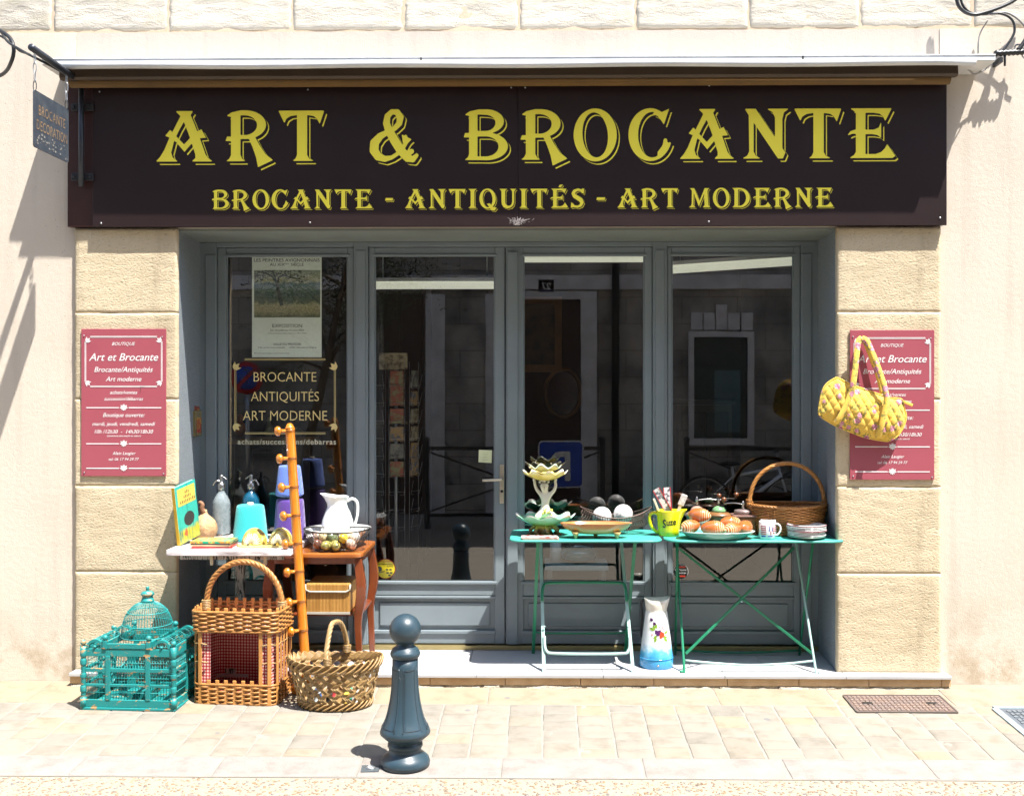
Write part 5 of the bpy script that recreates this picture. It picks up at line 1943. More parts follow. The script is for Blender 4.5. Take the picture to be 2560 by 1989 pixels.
# ================================================================ GRATES
def grate(pts, label, name, nx, ny, mcol, rimw, cell=0.006):
    P3 = [ground_at(*q) for q in pts]
    c_ = sum(P3, Vector()) / 4
    wx = (P3[1] - P3[0]).length
    ly = (P3[3] - P3[0]).length
    t = thing(name, c_, label, 'drain cover')
    t.rotation_euler = (tilt, 0, 0)
    z0 = 0.004
    MB().box(-wx / 2, wx / 2, -ly / 2, ly / 2, -.03, z0).build('plate', mcol[0], t, bevel=.002)
    mb_ = MB()
    for s_ in (-1, 1):
        mb_.box(-wx / 2, wx / 2, s_ * ly / 2 - rimw / 2, s_ * ly / 2 + rimw / 2, -.02, z0 + .003)
        mb_.box(s_ * wx / 2 - rimw / 2, s_ * wx / 2 + rimw / 2, -ly / 2 + rimw / 2 + .0003, ly / 2 - rimw / 2 - .0003, -.02, z0 + .003)
    mb_.build('rim', mcol[2], t)
    me = None
    W0, L0 = wx - rimw * 2 - .01, ly - rimw * 2 - .01
    mbx = MB()
    for j in range(ny):
        for i in range(nx):
            x_ = -W0 / 2 + W0 * (i + .5) / nx
            y_ = -L0 / 2 + L0 * (j + .5) / ny
            hx_, hy_ = (W0 / nx * .40, L0 / ny * .26) if (i + j) % 2 else (W0 / nx * .26, L0 / ny * .40)
            mbx.box(x_ - hx_, x_ + hx_, y_ - hy_, y_ + hy_, z0, z0 + .004)
    mbx.build('tread_studs', mcol[1], t, kind='stuff')
    for s_ in (-1, 1):
        MB().box(s_ * W0 * .34 - .025, s_ * W0 * .34 + .025, -.02, .012, z0 + .0042, z0 + .0052).build('lifting_slot', MT['dark'], t)
    return t


grate([(2108, 1739), (2348, 1739), (2394, 1781), (2143, 1781)], 'rusty brown patterned iron cover in the pavement below the right pillar', 'drain_cover', 20, 9,
      (mat('rust_plate', (0.115, 0.085, 0.075), .6, (0.16, 0.10, 0.08), 12), mat('rust_stud', (0.23, 0.185, 0.17), .45, (0.30, 0.22, 0.18), 10, metal=.3), mat('rust_rim', (0.10, 0.08, 0.07), .6)), 0.008)
grate([(2490, 1770), (2760, 1770), (2880, 1860), (2592, 1860)], 'grey metal drain cover cut off by the right edge of the picture', 'drain_cover', 18, 10,
      (mat('grey_plate', (0.09, 0.105, 0.125), .5), mat('grey_stud', (0.19, 0.22, 0.25), .4, metal=.4), mat('grey_rim', (0.24, 0.30, 0.33), .5)), 0.035)

# ================================================================ WEAVING HELPERS
def weave_band(path, zs, r, amp, stakes, phase0=0, flatten=1.0, n=5, sub=2, wob=0.0, seed=1, squash=1.0):
    """rows of withies in and out of evenly spaced stakes along a closed outline path(t)->(x,y,nx,ny)"""
    mb = MB()
    rr = rnd(seed)
    for k, z in enumerate(zs):
        pts = []
        N = stakes * 2 * sub
        for i in range(N):
            t = i / N
            x_, y_, nx_, ny_ = path(t, z)
            s_ = math.cos(PI * (t * stakes + k + phase0)) * amp
            pts.append((x_ + nx_ * s_, y_ + ny_ * s_, z + rr.uniform(-wob, wob)))
        mb.tube(pts, r, n, True)
    return mb


def outline(pts):
    """closed polyline -> function t -> point and outward normal"""
    P = resample([(a, c, 0) for a, c in pts], 160, True)

    def f(t, z=0):
        u = (t % 1.0) * 160
        i = int(u) % 160
        w = u - int(u)
        a, c = P[i], P[(i + 1) % 160]
        p_ = a.lerp(c, w)
        d = (P[(i + 2) % 160] - P[i - 1]).normalized()
        return p_.x, p_.y, d.y, -d.x
    return f


def rope(mb, pts, r, strands=3, pitch=0.03, n=5, rs=None):
    """twisted strands along a path"""
    P = resample(pts, max(24, int(len(pts) * 2)))
    L = sum((a - c).length for a, c in zip(P, P[1:]))
    m_ = max(30, int(L / pitch * 8))
    P = resample(P, m_)
    t0 = (P[1] - P[0]).normalized()
    nr = t0.orthogonal().normalized()
    frames = []
    for i in range(m_):
        t_ = (P[min(i + 1, m_ - 1)] - P[max(i - 1, 0)]).normalized()
        nr = (nr - t_ * nr.dot(t_)).normalized()
        frames.append((nr.copy(), t_.cross(nr)))
    for s_ in range(strands):
        q = []
        for i in range(m_):
            a = 2 * PI * (s_ / strands + i * L / m_ / pitch / 1.0)
            n1, n2 = frames[i]
            q.append(P[i] + (n1 * math.cos(a) + n2 * math.sin(a)) * r * 0.55)
        mb.tube(q, r * 0.62, n)
    return mb


def wicker(name, c, c2):
    return mat(name, c, 0.42, c2, 60, 0.3, 0.7, bmp=0.25, bscale=260, bdist=0.002, rvar=0.2)


MT['wick_honey'] = wicker('honey_wicker', (0.42, 0.20, 0.055), (0.27, 0.11, 0.028))
MT['wick_slat'] = mat('honey_slat', (0.52, 0.25, 0.07), 0.4, (0.42, 0.19, 0.05), 8, bmp=0.1, stretch=(8, 8, 1))
MT['wick_tan'] = wicker('tan_wicker', (0.36, 0.23, 0.09), (0.21, 0.12, 0.044))
MT['wick_tan2'] = wicker('pale_wicker', (0.40, 0.27, 0.12), (0.25, 0.16, 0.065))
MT['wick_brown'] = wicker('brown_wicker', (0.40, 0.18, 0.045), (0.23, 0.09, 0.02))
MT['ivory'] = mat('ivory', (0.66, 0.60, 0.48), 0.5)

# ================================================================ GINGHAM-LINED WICKER PET BASKET
gp = ground_at(590, 1762)
PBd = 0.30
PB = thing('wicker_pet_basket', (gp.x, gp.y + PBd / 2, gz(gp.y) - 0.0), 'square honey wicker pet basket with red gingham lining and hoop handle', 'basket')
PB.rotation_euler = (0, 0, R(-5))
k = 5.634 / F
pw = 224 * k
ph = (1762 - 1532) * k + .012
outl = outline(rounded(pw, PBd, 0.05, 4))
NS = 30


def pb_path(t, z):
    x_, y_, nx_, ny_ = outl(t)
    s_ = 0.94 + 0.06 * min(1, max(0, z / ph))
    return x_ * s_, y_ * s_, nx_, ny_


lo_h, hi_h = 0.098, ph - 0.108
weave_band(pb_path, [0.012 + i * 0.0112 for i in range(8)], 0.0066, 0.0072, NS, 0, wob=.0012, seed=2).build('lower_weave', MT['wick_honey'], PB, kind='stuff')
weave_band(pb_path, [hi_h + 0.008 + i * 0.0112 for i in range(8)], 0.0066, 0.0072, NS, 0, wob=.0012, seed=3).build('upper_weave', MT['wick_honey'], PB, kind='stuff')
for z_ in (0.004, lo_h + .005, hi_h - .002, ph - .01):
    mb = MB()
    mb.tube([(pb_path(i / 80, z_)[0] * 1.012, pb_path(i / 80, z_)[1] * 1.012, z_) for i in range(80)], 0.0075, 6, True)
    mb.build('edge_withy', MT['wick_honey'], PB)
sl_full = MB().box(-.0105, .0105, -.003, .003, 0.0, ph + .012).build('slat', MT['wick_slat'], None)
bpy.data.objects.remove(sl_full)
for i in range(NS):
    t = (i + .5) / NS
    x_, y_, nx_, ny_ = pb_path(t, ph * .5)
    front = ny_ < -0.8
    short = front and abs(x_) < pw * 0.30
    rotz = math.atan2(ny_, nx_) + R(90)
    if short:
        spans = ((0.0, lo_h + .030), (hi_h - .002, ph + .013))
    else:
        spans = ((0.0, ph + .013),)
    for a, c in spans:
        mb = MB().box(-.0105, .0105, -.003, .003, a, c)
        o = mb.build('slat', MT['wick_slat'], PB, bevel=.004, loc=(x_, y_, 0), rot=(0, 0, rotz))
# bindings half way up
mb = MB()
for z_ in (0.22, 0.315):
    pts = []
    for i in range(64):
        t = i / 64
        x_, y_, nx_, ny_ = pb_path(t, z_)
        if ny_ < -0.8 and abs(x_) < pw * .30:
            if len(pts) > 2:
                mb.tube(pts, 0.0035, 5)
            pts = []
            continue
        s_ = 0.006 * math.cos(t * NS * 2 * PI)
        pts.append((x_ + nx_ * s_, y_ + ny_ * s_, z_ + .004 * math.sin(t * NS * PI)))
    if len(pts) > 2:
        mb.tube(pts, 0.0035, 5)
mb.build('bindings', MT['wick_tan2'], PB)
# lining
m, nt, b = newmat('red_gingham')
vec = coords(nt)
sep = nt.nodes.new('ShaderNodeSeparateXYZ')
nt.links.new(vec, sep.inputs[0])


def stripe(sock, per):
    fr_n = mathn(nt, 'FRACT', mathn(nt, 'MULTIPLY', sock, 1.0 / per))
    return mathn(nt, 'GREATER_THAN', fr_n, 0.5)


sxy = mathn(nt, 'ADD', sep.outputs[0], sep.outputs[1])
st = mathn(nt, 'MULTIPLY', mathn(nt, 'ADD', stripe(sxy, 0.0165), stripe(sep.outputs[2], 0.0165)), 0.5)
nt.links.new(ramp(nt, st, [(0.0, (0.70, 0.58, 0.52)), (0.5, (0.46, 0.09, 0.09)), (1.0, (0.27, 0.016, 0.022))]), b.inputs['Base Color'])
b.inputs['Roughness'].default_value = 0.9
bump(nt, b, nz(nt, vec, 14, 3), .5, .01)
GING = m
inn = rounded(pw * .90, PBd * .86, 0.045, 4)
mb = MB()
n_ = len(inn)
zz0, zz1 = 0.03, hi_h + .02
v = [(a, c, z_) for z_ in (zz0, zz1) for a, c in inn]
f = []
for i in range(n_):
    j = (i + 1) % n_
    mid = ((inn[i][0] + inn[j][0]) / 2, (inn[i][1] + inn[j][1]) / 2)
    if mid[1] < -PBd * .40 and abs(mid[0]) < pw * .42:
        continue
    f.append((i, j, n_ + j, n_ + i))
mb.add(v, f, False)
mb.build('lining', GING, PB)
# front lining cheeks either side of the opening
for s_ in (-1, 1):
    MB().box(min(s_ * pw * .285, s_ * pw * .43), max(s_ * pw * .285, s_ * pw * .43), -PBd * .43, -PBd * .425, zz0, zz1).build('lining', GING, PB)
MB().slab(rounded(pw * .9, PBd * .84, .04, 4), 0.025, 0.06).build('cushion', GING, PB, bevel=.012)
MB().slab(rounded(pw * .9, PBd * .84, .04, 4), hi_h - .004, hi_h + .002).build('inner_roof', GING, PB)
mb = MB()
hh = Z(1405, gp.y + PBd / 2) - gz(gp.y)
hpts = [(pw / 2 * .9 * math.cos(R(a)), 0, ph - .03 + (hh - ph + .03) * (max(0, math.sin(R(a)))) ** .85) for a in range(0, 181, 9)]
rope(mb, hpts, 0.015, 4, 0.11)
mb.build('handle', MT['wick_honey'], PB)
for s_ in (-1, 1):
    mb = MB()
    for i in range(6):
        mb.tube([(s_ * pw / 2 * .9 + .021 * math.cos(2 * PI * q / 14), .021 * math.sin(2 * PI * q / 14), ph - .02 + i * .0085) for q in range(14)], .0045, 5, True)
    mb.build('handle_binding', MT['wick_tan2'], PB)

# ================================================================ OVAL SPLIT-WILLOW BASKET
OBk = thing('oval_basket', (X(838, -.37), -.37, gz(-.37)), 'oval open-weave willow basket with a rope handle standing on the pavement', 'basket')
k = 5.5 / F
bw, bd_, bh = 236 * k / 2, 0.155, 118 * k


def ob_surf(u, v_, off=0.0):
    """u angle, v 0..1 height"""
    a = 2 * PI * u
    fl_ = 0.72 + 0.28 * v_ ** 0.8
    tilt_ = 0.022 * math.cos(a) ** 2 * v_
    return Vector((math.cos(a) * (bw * fl_ + off), math.sin(a) * (bd_ * fl_ + off), bh * v_ + tilt_))


mb = MB()
mb2 = MB()
ND = 19
for dirn in (1, -1):
    for i in range(ND):
        for j in range(3):
            pts = []
            for q in range(13):
                v_ = 0.13 + 0.70 * q / 12
                u = i / ND + dirn * (q / 12) * 0.150 + (j - 1) * 0.0085
                wv = math.cos(PI * (q / 12 * 6 + (0 if dirn > 0 else 1) + .2)) * 0.006
                pts.append(ob_surf(u, v_, wv))
            (mb if dirn > 0 else mb2).tube(pts, 0.0038, 5)
mb.build('diagonal_weave', MT['wick_tan'], OBk, kind='stuff')
mb2.build('diagonal_weave', MT['wick_tan2'], OBk, kind='stuff')
mb = MB()
for (vlo, vhi, cnt, rr_) in ((0.80, 1.0, 34, .0042), (0.0, 0.15, 30, .004)):
    for i in range(cnt):
        for j in range(4):
            pts = []
            for q in range(11):
                t = q / 10
                u = (i + t * 3.4) / cnt + j * .0045
                v_ = vlo + (vhi - vlo) * (0.5 - 0.5 * math.cos(2 * PI * min(t, 1))) * (0.6 + .4 * (j / 3))
                pts.append(ob_surf(u, v_, 0.010 * math.sin(2 * PI * t) + .004))
            mb.tube(pts, rr_, 5)
mb.build('rim_and_foot_braid', MT['wick_tan'], OBk, kind='stuff')
MB().lathe([(1.0, 0.004), (1.0, 0.012), (0.0001, 0.012)], 40, sx=bw * .72, sy=bd_ * .72).build('bottom', MT['wick_tan'], OBk)
mb = MB()
hz_ = (1778 - 1567) * k
xh = -bw * .05
hp_ = smooth_path([(xh - .002, -bd_ * .96, bh * .93), (xh - .01, -bd_ * .80, bh * 1.25), (xh + .0, -bd_ * .40, bh + (hz_ - bh) * .93), (xh + .01, 0, hz_), (xh + .03, bd_ * .45, bh + (hz_ - bh) * .88), (xh + .045, bd_ * .85, bh * 1.3), (xh + .05, bd_ * .96, bh * .95)], 5)
rope(mb, hp_, 0.0125, 4, 0.10)
mb.build('handle', MT['wick_tan2'], OBk)
for q, y_ in ((0, -bd_ * .93), (1, bd_ * .93)):
    mb = MB()
    for i in range(5):
        mb.tube([(xh + (.0 if q == 0 else .047) + .019 * math.cos(2 * PI * w / 12), y_ + .019 * math.sin(2 * PI * w / 12), bh * 1.02 + i * .008) for w in range(12)], .004, 5, True)
    mb.build('handle_binding', MT['wick_tan'], OBk)
# reels and trinkets inside, glimpsed between the rods
rg = rnd(44)
tc = [('white', (0.7, 0.7, 0.7)), ('green', (0.02, 0.35, 0.22)), ('red', (0.45, 0.04, 0.05)), ('blue', (0.05, 0.15, 0.4)), ('grey', (0.45, 0.5, 0.52)), ('black', (0.02, 0.02, 0.02)), ('yellow', (0.6, 0.4, 0.05))]
for i, (cn, cc) in enumerate(tc):
    a = 2 * PI * i / len(tc)
    t = thing('thread_reel', (OBk.location.x + math.cos(a) * bw * .42, OBk.location.y + math.sin(a) * bd_ * .36, OBk.location.z + .013 + .0), cn + ' thread reel glimpsed inside the oval willow basket', 'reel', 'thread reels in the oval basket')
    MB().lathe([(.02, 0), (.02, .008), (.013, .012), (.016, .03), (.013, .05), (.02, .054), (.02, .062), (.0001, .062)], 14).build('thread', mat('thread_' + cn, cc, .6), t)

# ================================================================ TURQUOISE BIRD CAGE
gp = ground_at(320, 1775)
CG = thing('bird_cage', (gp.x + .0, gp.y, gz(gp.y)), 'large worn turquoise wooden bird cage with a wire dome', 'bird cage')
k = 5.556 / F
# local frame: front face in plane y=0, x centred, depth to +y
cw, cdp = 238 * k, 0.36
MT['turq'] = paint_mat('turquoise_paint', (0.009, 0.215, 0.208), (0.36, 0.21, 0.09), 0.5, 0.575, 15, 0.12, stretch=(1, 1, 3))
MT['turq_wire'] = paint_mat('turquoise_wire', (0.015, 0.26, 0.25), (0.06, 0.10, 0.10), 0.4, 0.58, 70)
u2x = lambda u: (u - 625) / 880 * cw * 1.0         # crop px -> local x (crop scale 3.7; front 190..1070)
v2z = lambda v_: (1395 - v_) / 3.70 * k              # crop px -> height above ground
hw = cw / 2
zrail = [v2z(1395), v2z(1300), v2z(1180), v2z(1155), v2z(1045), v2z(1010), v2z(898), v2z(828)]
MB().box(-hw - .006, hw + .006, -.008, cdp + .008, 0.0, .014).build('base_board', MT['turq'], CG, bevel=.003)


def frame_side(M, w, posts, name):
    """lattice of rails and stiles in the local xz plane, thickness in y"""
    for (a, c) in ((.0145, zrail[1]), (zrail[6], zrail[7])):
        MB().box(-w, w, .0, .014, a, c).xf(M).build('rail', MT['turq'], CG, bevel=.002)
    for (a, c) in ((zrail[3], zrail[2]), (zrail[5], zrail[4])):
        mb = MB().box(-w, w, .001, .012, c, a) if c < a else MB().box(-w, w, .001, .012, a, c)
        mb.xf(M).build('rail', MT['turq'], CG, bevel=.002)
    for x_ in posts:
        MB().box(x_ - .0125, x_ + .0125, -.0025, .0125, zrail[1] - .002, zrail[6] + .002).xf(M).build('stile', MT['turq'], CG, bevel=.002)
    br_ = MB()
    nb = int(2 * w / .0145)
    for i in range(1, nb):
        x_ = -w + 2 * w * i / nb
        br_.tube([(x_, .008, .02), (x_, .008, zrail[6] + .01)], .0016, 4)
    for z_ in (v2z(1235), v2z(1100), v2z(960)):
        br_.tube([(-w, .006, z_), (w, .006, z_)], .0016, 4)
    br_.xf(M).build('wire_bars', MT['turq_wire'], CG, kind='stuff')


I4 = Matrix.Identity(4)
frame_side(I4, hw - .016, (u2x(432), u2x(812)), 'front')
frame_side(Matrix.Translation((0, cdp - .014, 0)), hw - .016, (u2x(432), u2x(812)), 'back')
frame_side(Matrix.Translation((hw - .014, cdp / 2, 0)) @ Matrix.Rotation(R(90), 4, 'Z') @ Matrix.Translation((0, -.014, 0)), cdp / 2 - .016, (0.0,), 'right')
frame_side(Matrix.Translation((-hw, cdp / 2, 0)) @ Matrix.Rotation(R(90), 4, 'Z') @ Matrix.Translation((0, -.014, 0)), cdp / 2 - .016, (0.0,), 'left')
# turned corner posts with balls
pr = [(.016, 0.0145), (.016, zrail[1] + .012)]
for z0, z1 in ((zrail[1] + .012, zrail[3] - .006), (zrail[2] + .016, zrail[5] - .004), (zrail[4] + .012, zrail[6] - .01)):
    pass
zs_ = np.linspace(zrail[1] + .012, zrail[6] - .004, 40)
for i, z_ in enumerate(zs_):
    ph_ = (i % 13)
    pr.append((.016 if ph_ in (6, 7, 8, 9, 10) else (.010 + .004 * (i % 2)), z_))
pr += [(.016, zrail[6]), (.016, zrail[7] + .012), (.005, zrail[7] + .013), (.005, zrail[7] + .018)]
for sx_ in (-1, 1):
    for y_ in (.004, cdp - .004):
        c_ = (sx_ * (hw - .006), y_, 0)
        o = MB().lathe(pr, 14, c_).build('corner_post', MT['turq'], CG)
        MB().ball((c_[0], c_[1], zrail[7] + .030), .0145, 14, 10).build('ball_finial', MT['turq'], o)
# side barrel vaults
for s_ in (-1, 1):
    xc = s_ * (hw * .72)
    r_ = u2x(1005) - u2x(930)
    rv = 0.046
    zb_ = zrail[7] + .002
    for y_ in (0.0, cdp - .018):
        mb = MB()
        n_ = 18
        out_ = [(xc + rv * math.cos(PI * i / n_), rv * math.sin(PI * i / n_)) for i in range(n_ + 1)]
        in_ = [(xc + rv * .72 * math.cos(PI * i / n_), rv * .72 * math.sin(PI * i / n_)) for i in range(n_ + 1)]
        for i in range(n_):
            q = [out_[i], out_[i + 1], in_[i + 1], in_[i]]
            v = [(a, y_, zb_ + c) for a, c in q] + [(a, y_ + .018, zb_ + c) for a, c in q]
            mb.add(v, [(0, 1, 2, 3), (7, 6, 5, 4), (0, 4, 5, 1), (2, 6, 7, 3)], False)
        mb.build('vault_ring', MT['turq'], CG)
    MB().ball((xc, .0, zb_ + .008), .008, 10, 8).build('vault_knob', MT['turq'], CG)
    mb = MB()
    for i in range(1, 12):
        a = PI * i / 12
        mb.tube([(xc + rv * .93 * math.cos(a), .01, zb_ + rv * .93 * math.sin(a)), (xc + rv * .93 * math.cos(a), cdp - .01, zb_ + rv * .93 * math.sin(a))], .0013, 4)
    for y_ in (.08, .15, .22, .29):
        mb.tube([(xc + rv * .96 * math.cos(PI * i / 16), y_, zb_ + rv * .96 * math.sin(PI * i / 16)) for i in range(17)], .0016, 4)
    mb.build('vault_wires', MT['turq_wire'], CG, kind='stuff')
    MB().box(s_ * hw - .012 - (.0 if s_ > 0 else -.012), s_ * hw + (.0 if s_ > 0 else .012), .012, cdp - .012, zrail[7] + .001, zrail[7] + .016).build('top_rail', MT['turq'], CG, bevel=.002)
# raised middle box carrying the dome
mx0, mx1 = u2x(412), u2x(812)
zm = v2z(775)
y0_, y1_ = 0.0, cdp
mb = MB()
mb.box(mx0, mx1, -.003, .011, zrail[7] + .001, zm - .002)
mb.box(mx0, mx1, cdp - .011, cdp + .003, zrail[7] + .001, zm - .002)
mb.build('dome_box', MT['turq'], CG, bevel=.002)
for x_ in (mx0 - .004, mx1 + .004):
    MB().box(x_ - .007, x_ + .007, -.004, cdp + .004, zrail[7] + .0005, zm + .004).build('dome_box_side', MT['turq'], CG, bevel=.002)
    for y_ in (.004, cdp - .004):
        MB().box(x_ - .011, x_ + .011, y_ - .011, y_ + .011, zrail[7], zm + .012).build('dome_box_post', MT['turq'], CG, bevel=.002)
        MB().ball((x_, y_, zm + .027), .0145, 14, 10).build('ball_finial', MT['turq'], CG)
# dome
dc = (u2x(690) - .01, cdp / 2, 0)
Yc = gp.y + cdp / 2
rb = 61.7 * mpp(Yc)
z0d, z1d = zm + .004, Z(1507, Yc, 340) - CG.location.z + .012
ztop_ = z1d
dp = lambda t: (rb * (1 - t ** 2.4) ** .5 * .96 + .006, z0d + (ztop_ - z0d) * t)
mb = MB()
NB = 54
for i in range(NB):
    a = 2 * PI * i / NB
    mb.tube([(dc[0] + dp(t)[0] * math.cos(a), dc[1] + dp(t)[0] * math.sin(a), dp(t)[1]) for t in [0, .15, .3, .45, .6, .72, .82, .9, .96, .99]], .0014, 4)
mb.build('dome_wires', MT['turq_wire'], CG, kind='stuff')
for t in (.0, .34, .70):
    r_, z_ = dp(t)
    MB().tube([(dc[0] + r_ * 1.01 * math.cos(2 * PI * i / 48), dc[1] + r_ * 1.01 * math.sin(2 * PI * i / 48), z_) for i in range(48)], .0028, 6, True).build('dome_hoop', MT['turq_wire'], CG)
zf_ = dp(.97)[1]
ku = k / 3.7 * .98
fi = [(62, 0), (62, 22), (56, 26), (54, 40), (50, 44), (50, 62), (62, 70), (64, 82), (52, 98), (40, 104), (14, 108), (12, 118), (16, 124), (16, 146), (12, 152), (0.01, 153)]
MB().lathe([(a * ku, zf_ + c * ku) for a, c in fi], 24, dc).build('dome_finial', MT['turq'], CG)
# perches and trays inside
MB().box(-hw + .02, hw - .02, .02, cdp - .02, .016, .020).build('tray', MT['turq'], CG)
MB().box(-.05, .07, .10, .22, .0205, .075).build('feeder', MT['turq'], CG, bevel=.003)
MB().tube([(-hw + .02, .12, .08), (-.06, .20, .23)], .006, 8).build('perch', MT['turq_wire'], CG)
MB().tube([(.06, .2, .09), (hw - .03, .12, .24)], .006, 8).build('perch', MT['turq_wire'], CG)
MB().box(-.075, -.045, .16, .20, .021, zrail[6]).build('inner_post', MT['turq'], CG)
CG.rotation_euler = (0, 0, R(-3))

# ================================================================ WHITE BENCH TABLE, LEFT
BZ = 0.766
bx0, bx1 = X(416, -0.22), X(727, -0.22)
BT = thing('bench_table', ((bx0 + bx1) / 2, 0.10, ZP), 'narrow table with a peeling white top on one scuffed post, at the left', 'table')
MT['peel_white'] = mat('peeling_white', (0.62, 0.58, 0.58), 0.6, (0.30, 0.25, 0.25), 7, .50, .66, bmp=.25, bscale=40, stretch=(1, 5, 5))
MT['scuffed'] = paint_mat('scuffed_post', (0.45, 0.44, 0.40), (0.02, 0.025, 0.025), .6, .52, 26, .3, (4, 4, .5))
w = (bx1 - bx0) / 2
for i in range(3):
    ya, yb = -.325 + i * .2175, -.325 + (i + 1) * .2175
    MB().box(-w, w, ya + .001, yb - .001, BZ - ZP - .032, BZ - ZP).build('top_board', MT['peel_white'], BT, bevel=.003)
xp_ = X(601, .1) - BT.location.x
MB().box(xp_ - .023, xp_ + .023, -.02, .026, 0.03, BZ - ZP - .033).build('post', MT['scuffed'], BT, bevel=.003)
MB().box(xp_ - .20, xp_ + .20, -.03, .03, 0, .03).build('foot', MT['scuffed'], BT, bevel=.004)
MB().box(xp_ - .03, xp_ + .03, -.2, .2, 0, .029).build('foot', MT['scuffed'], BT, bevel=.004)
for px_ in (528, 662):
    MB().box(X(px_, -.2) - BT.location.x - .007, X(px_, -.2) - BT.location.x + .007, -.30, -.285, BZ - ZP - .085, BZ - ZP - .0325).build('bracket_tab', mat('tab', (0.6, 0.52, 0.36), .6), BT)
MB().box(-w + .05, w - .05, -.27, -.25, BZ - ZP - .06, BZ - ZP - .0325).build('batten', MT['scuffed'], BT)
MB().box(-w + .05, w - .05, .25, .27, BZ - ZP - .06, BZ - ZP - .0325).build('batten', MT['scuffed'], BT)


def book(mb_, w_, h_, t_, mats_):
    """standing closed book, spine on -x; returns parts"""
    pass


def make_book(w_, h_, t_, cover, label, name='book', group=None):
    """lying book: w_ along x, h_ along y, thickness t_, spine at -y"""
    t = thing(name, (0, 0, 0), label, 'book', group)
    MB().box(-w_ / 2, w_ / 2, -h_ / 2, h_ / 2, 0, t_ * .12).build('cover', cover, t)
    MB().box(-w_ / 2, w_ / 2, -h_ / 2, h_ / 2, t_ * .88, t_).build('cover', cover, t)
    MB().box(-w_ / 2, w_ / 2, -h_ / 2, -h_ / 2 + .003, t_ * .12 + .0001, t_ * .88 - .0001).build('spine', cover, t)
    MB().box(-w_ / 2 + .003, w_ / 2 - .003, -h_ / 2 + .0035, h_ / 2 - .003, t_ * .12 + .0001, t_ * .88 - .0001).build('pages', MT['ivory'], t)
    return t


def print_mat(name, stops, scale=30):
    m, nt, b = newmat(name)
    vec = coords(nt)
    nt.links.new(ramp(nt, nz(nt, vec, scale, 3, .5, .5), stops), b.inputs['Base Color'])
    b.inputs['Roughness'].default_value = .3
    b.inputs['Coat Weight'].default_value = .4
    return m


ck_stack = print_mat('cover_green_orange', [(.42, (0.02, 0.30, 0.16)), (.45, (0.50, 0.20, 0.05)), (.52, (0.45, 0.24, 0.06)), (.55, (0.55, 0.55, 0.05)), (.62, (0.05, 0.35, 0.22))], 22)
covers = [mat('cover_red', (0.42, 0.03, 0.03), .4), mat('cover_cream', (0.55, 0.42, 0.24), .5), mat('cover_dark', (0.05, 0.03, 0.03), .5), ck_stack]
lbl = ['red-covered book at the bottom of the flat stack on the white table', 'cream book second from the bottom of the flat stack', 'thin dark book just under the top of the flat stack', 'green and orange picture book lying on top of the flat stack']
zz = BZ + .001
for i in range(4):
    th = (.010, .009, .006, .011)[i]
    t = make_book(.215, .17, th, covers[i], lbl[i], group='books stacked flat on the white table')
    t.location = (X(534, -.1) + (.006, 0, .003, 0)[i], -.085, zz)
    t.rotation_euler = (0, 0, R((4, 0, -1.5, 1)[i]))
    zz += th + .0004
# standing picture book leaning on the pillar
m, nt, b = newmat('picture_cover')
vec = coords(nt)
sep = nt.nodes.new('ShaderNodeSeparateXYZ')
nt.links.new(vec, sep.inputs[0])
hgt = mathn(nt, 'ADD', sep.outputs[2], mathn(nt, 'MULTIPLY', nz(nt, vec, 30, 4), .05))
cc_ = ramp(nt, mathn(nt, 'MULTIPLY', hgt, 2.9), [(.0, (0.30, 0.35, 0.03)), (.25, (0.45, 0.40, 0.03)), (.33, (0.05, 0.38, 0.30)), (1.0, (0.04, 0.42, 0.36))])
nt.links.new(mix(nt, cc_, (0.02, 0.14, 0.12), ramp(nt, nz(nt, coords(nt, (60, 60, 6)), 1.4, 3), [(.56, (0, 0, 0)), (.64, (1, 1, 1))])), b.inputs['Base Color'])
b.inputs['Roughness'].default_value = .3
b.inputs['Coat Weight'].default_value = .4
PICT = m
SB = thing('picture_book', (X(447, -.08), -.08, BZ + .004), 'tall green and yellow picture book standing upright on the white table', 'book')
SB.rotation_euler = (0, R(-10), R(75))
bh_, bw_, bt_ = .325, .20, .018
MB().box(0, bw_, -bt_ / 2, -bt_ / 2 + .002, 0, bh_).build('front_cover', PICT, SB)
MB().box(0, bw_, bt_ / 2 - .002, bt_ / 2, 0, bh_).build('back_cover', PICT, SB)
MB().box(-.002, .0005, -bt_ / 2, bt_ / 2, 0, bh_).build('spine', mat('spine_yellow', (0.70, 0.42, 0.02), .4), SB)
MB().box(.001, bw_ - .004, -bt_ / 2 + .0022, bt_ / 2 - .0022, .004, bh_ - .004).build('pages', MT['ivory'], SB)
MB().box(.02, bw_ - .012, -bt_ / 2 - .0006, -bt_ / 2 - .0001, bh_ - .115, bh_ - .018).build('title_panel', mat('title_yellow', (0.72, 0.50, 0.10), .4), SB)
mb = MB()
for q, (n_, w_, z_) in enumerate(((3, .045, .272), (5, .075, .247), (9, .15, .222))):
    for e in range(n_):
        x_ = .11 - w_ / 2 + w_ * (e + .5) / n_
        mb.box(x_ - .0028, x_ + .0028, -bt_ / 2 - .0014, -bt_ / 2 - .0009, z_, z_ + .013 + .003 * (e % 2))
mb.build('title', MT['ink'], SB)
mb = MB().prism([(.11 + .05 * math.cos(a) * 1.0, .125 + .04 * math.sin(a)) for a in [2 * PI * i / 16 for i in range(16)]], -bt_ / 2 - .0006, -bt_ / 2 - .0001)
mb.build('printed_badger', mat('printed_grey', (0.035, 0.03, 0.028), .5), SB)
mb = MB().prism([(.05, .045), (.075, .03), (.085, .055), (.07, .08)], -bt_ / 2 - .0006, -bt_ / 2 - .0001)
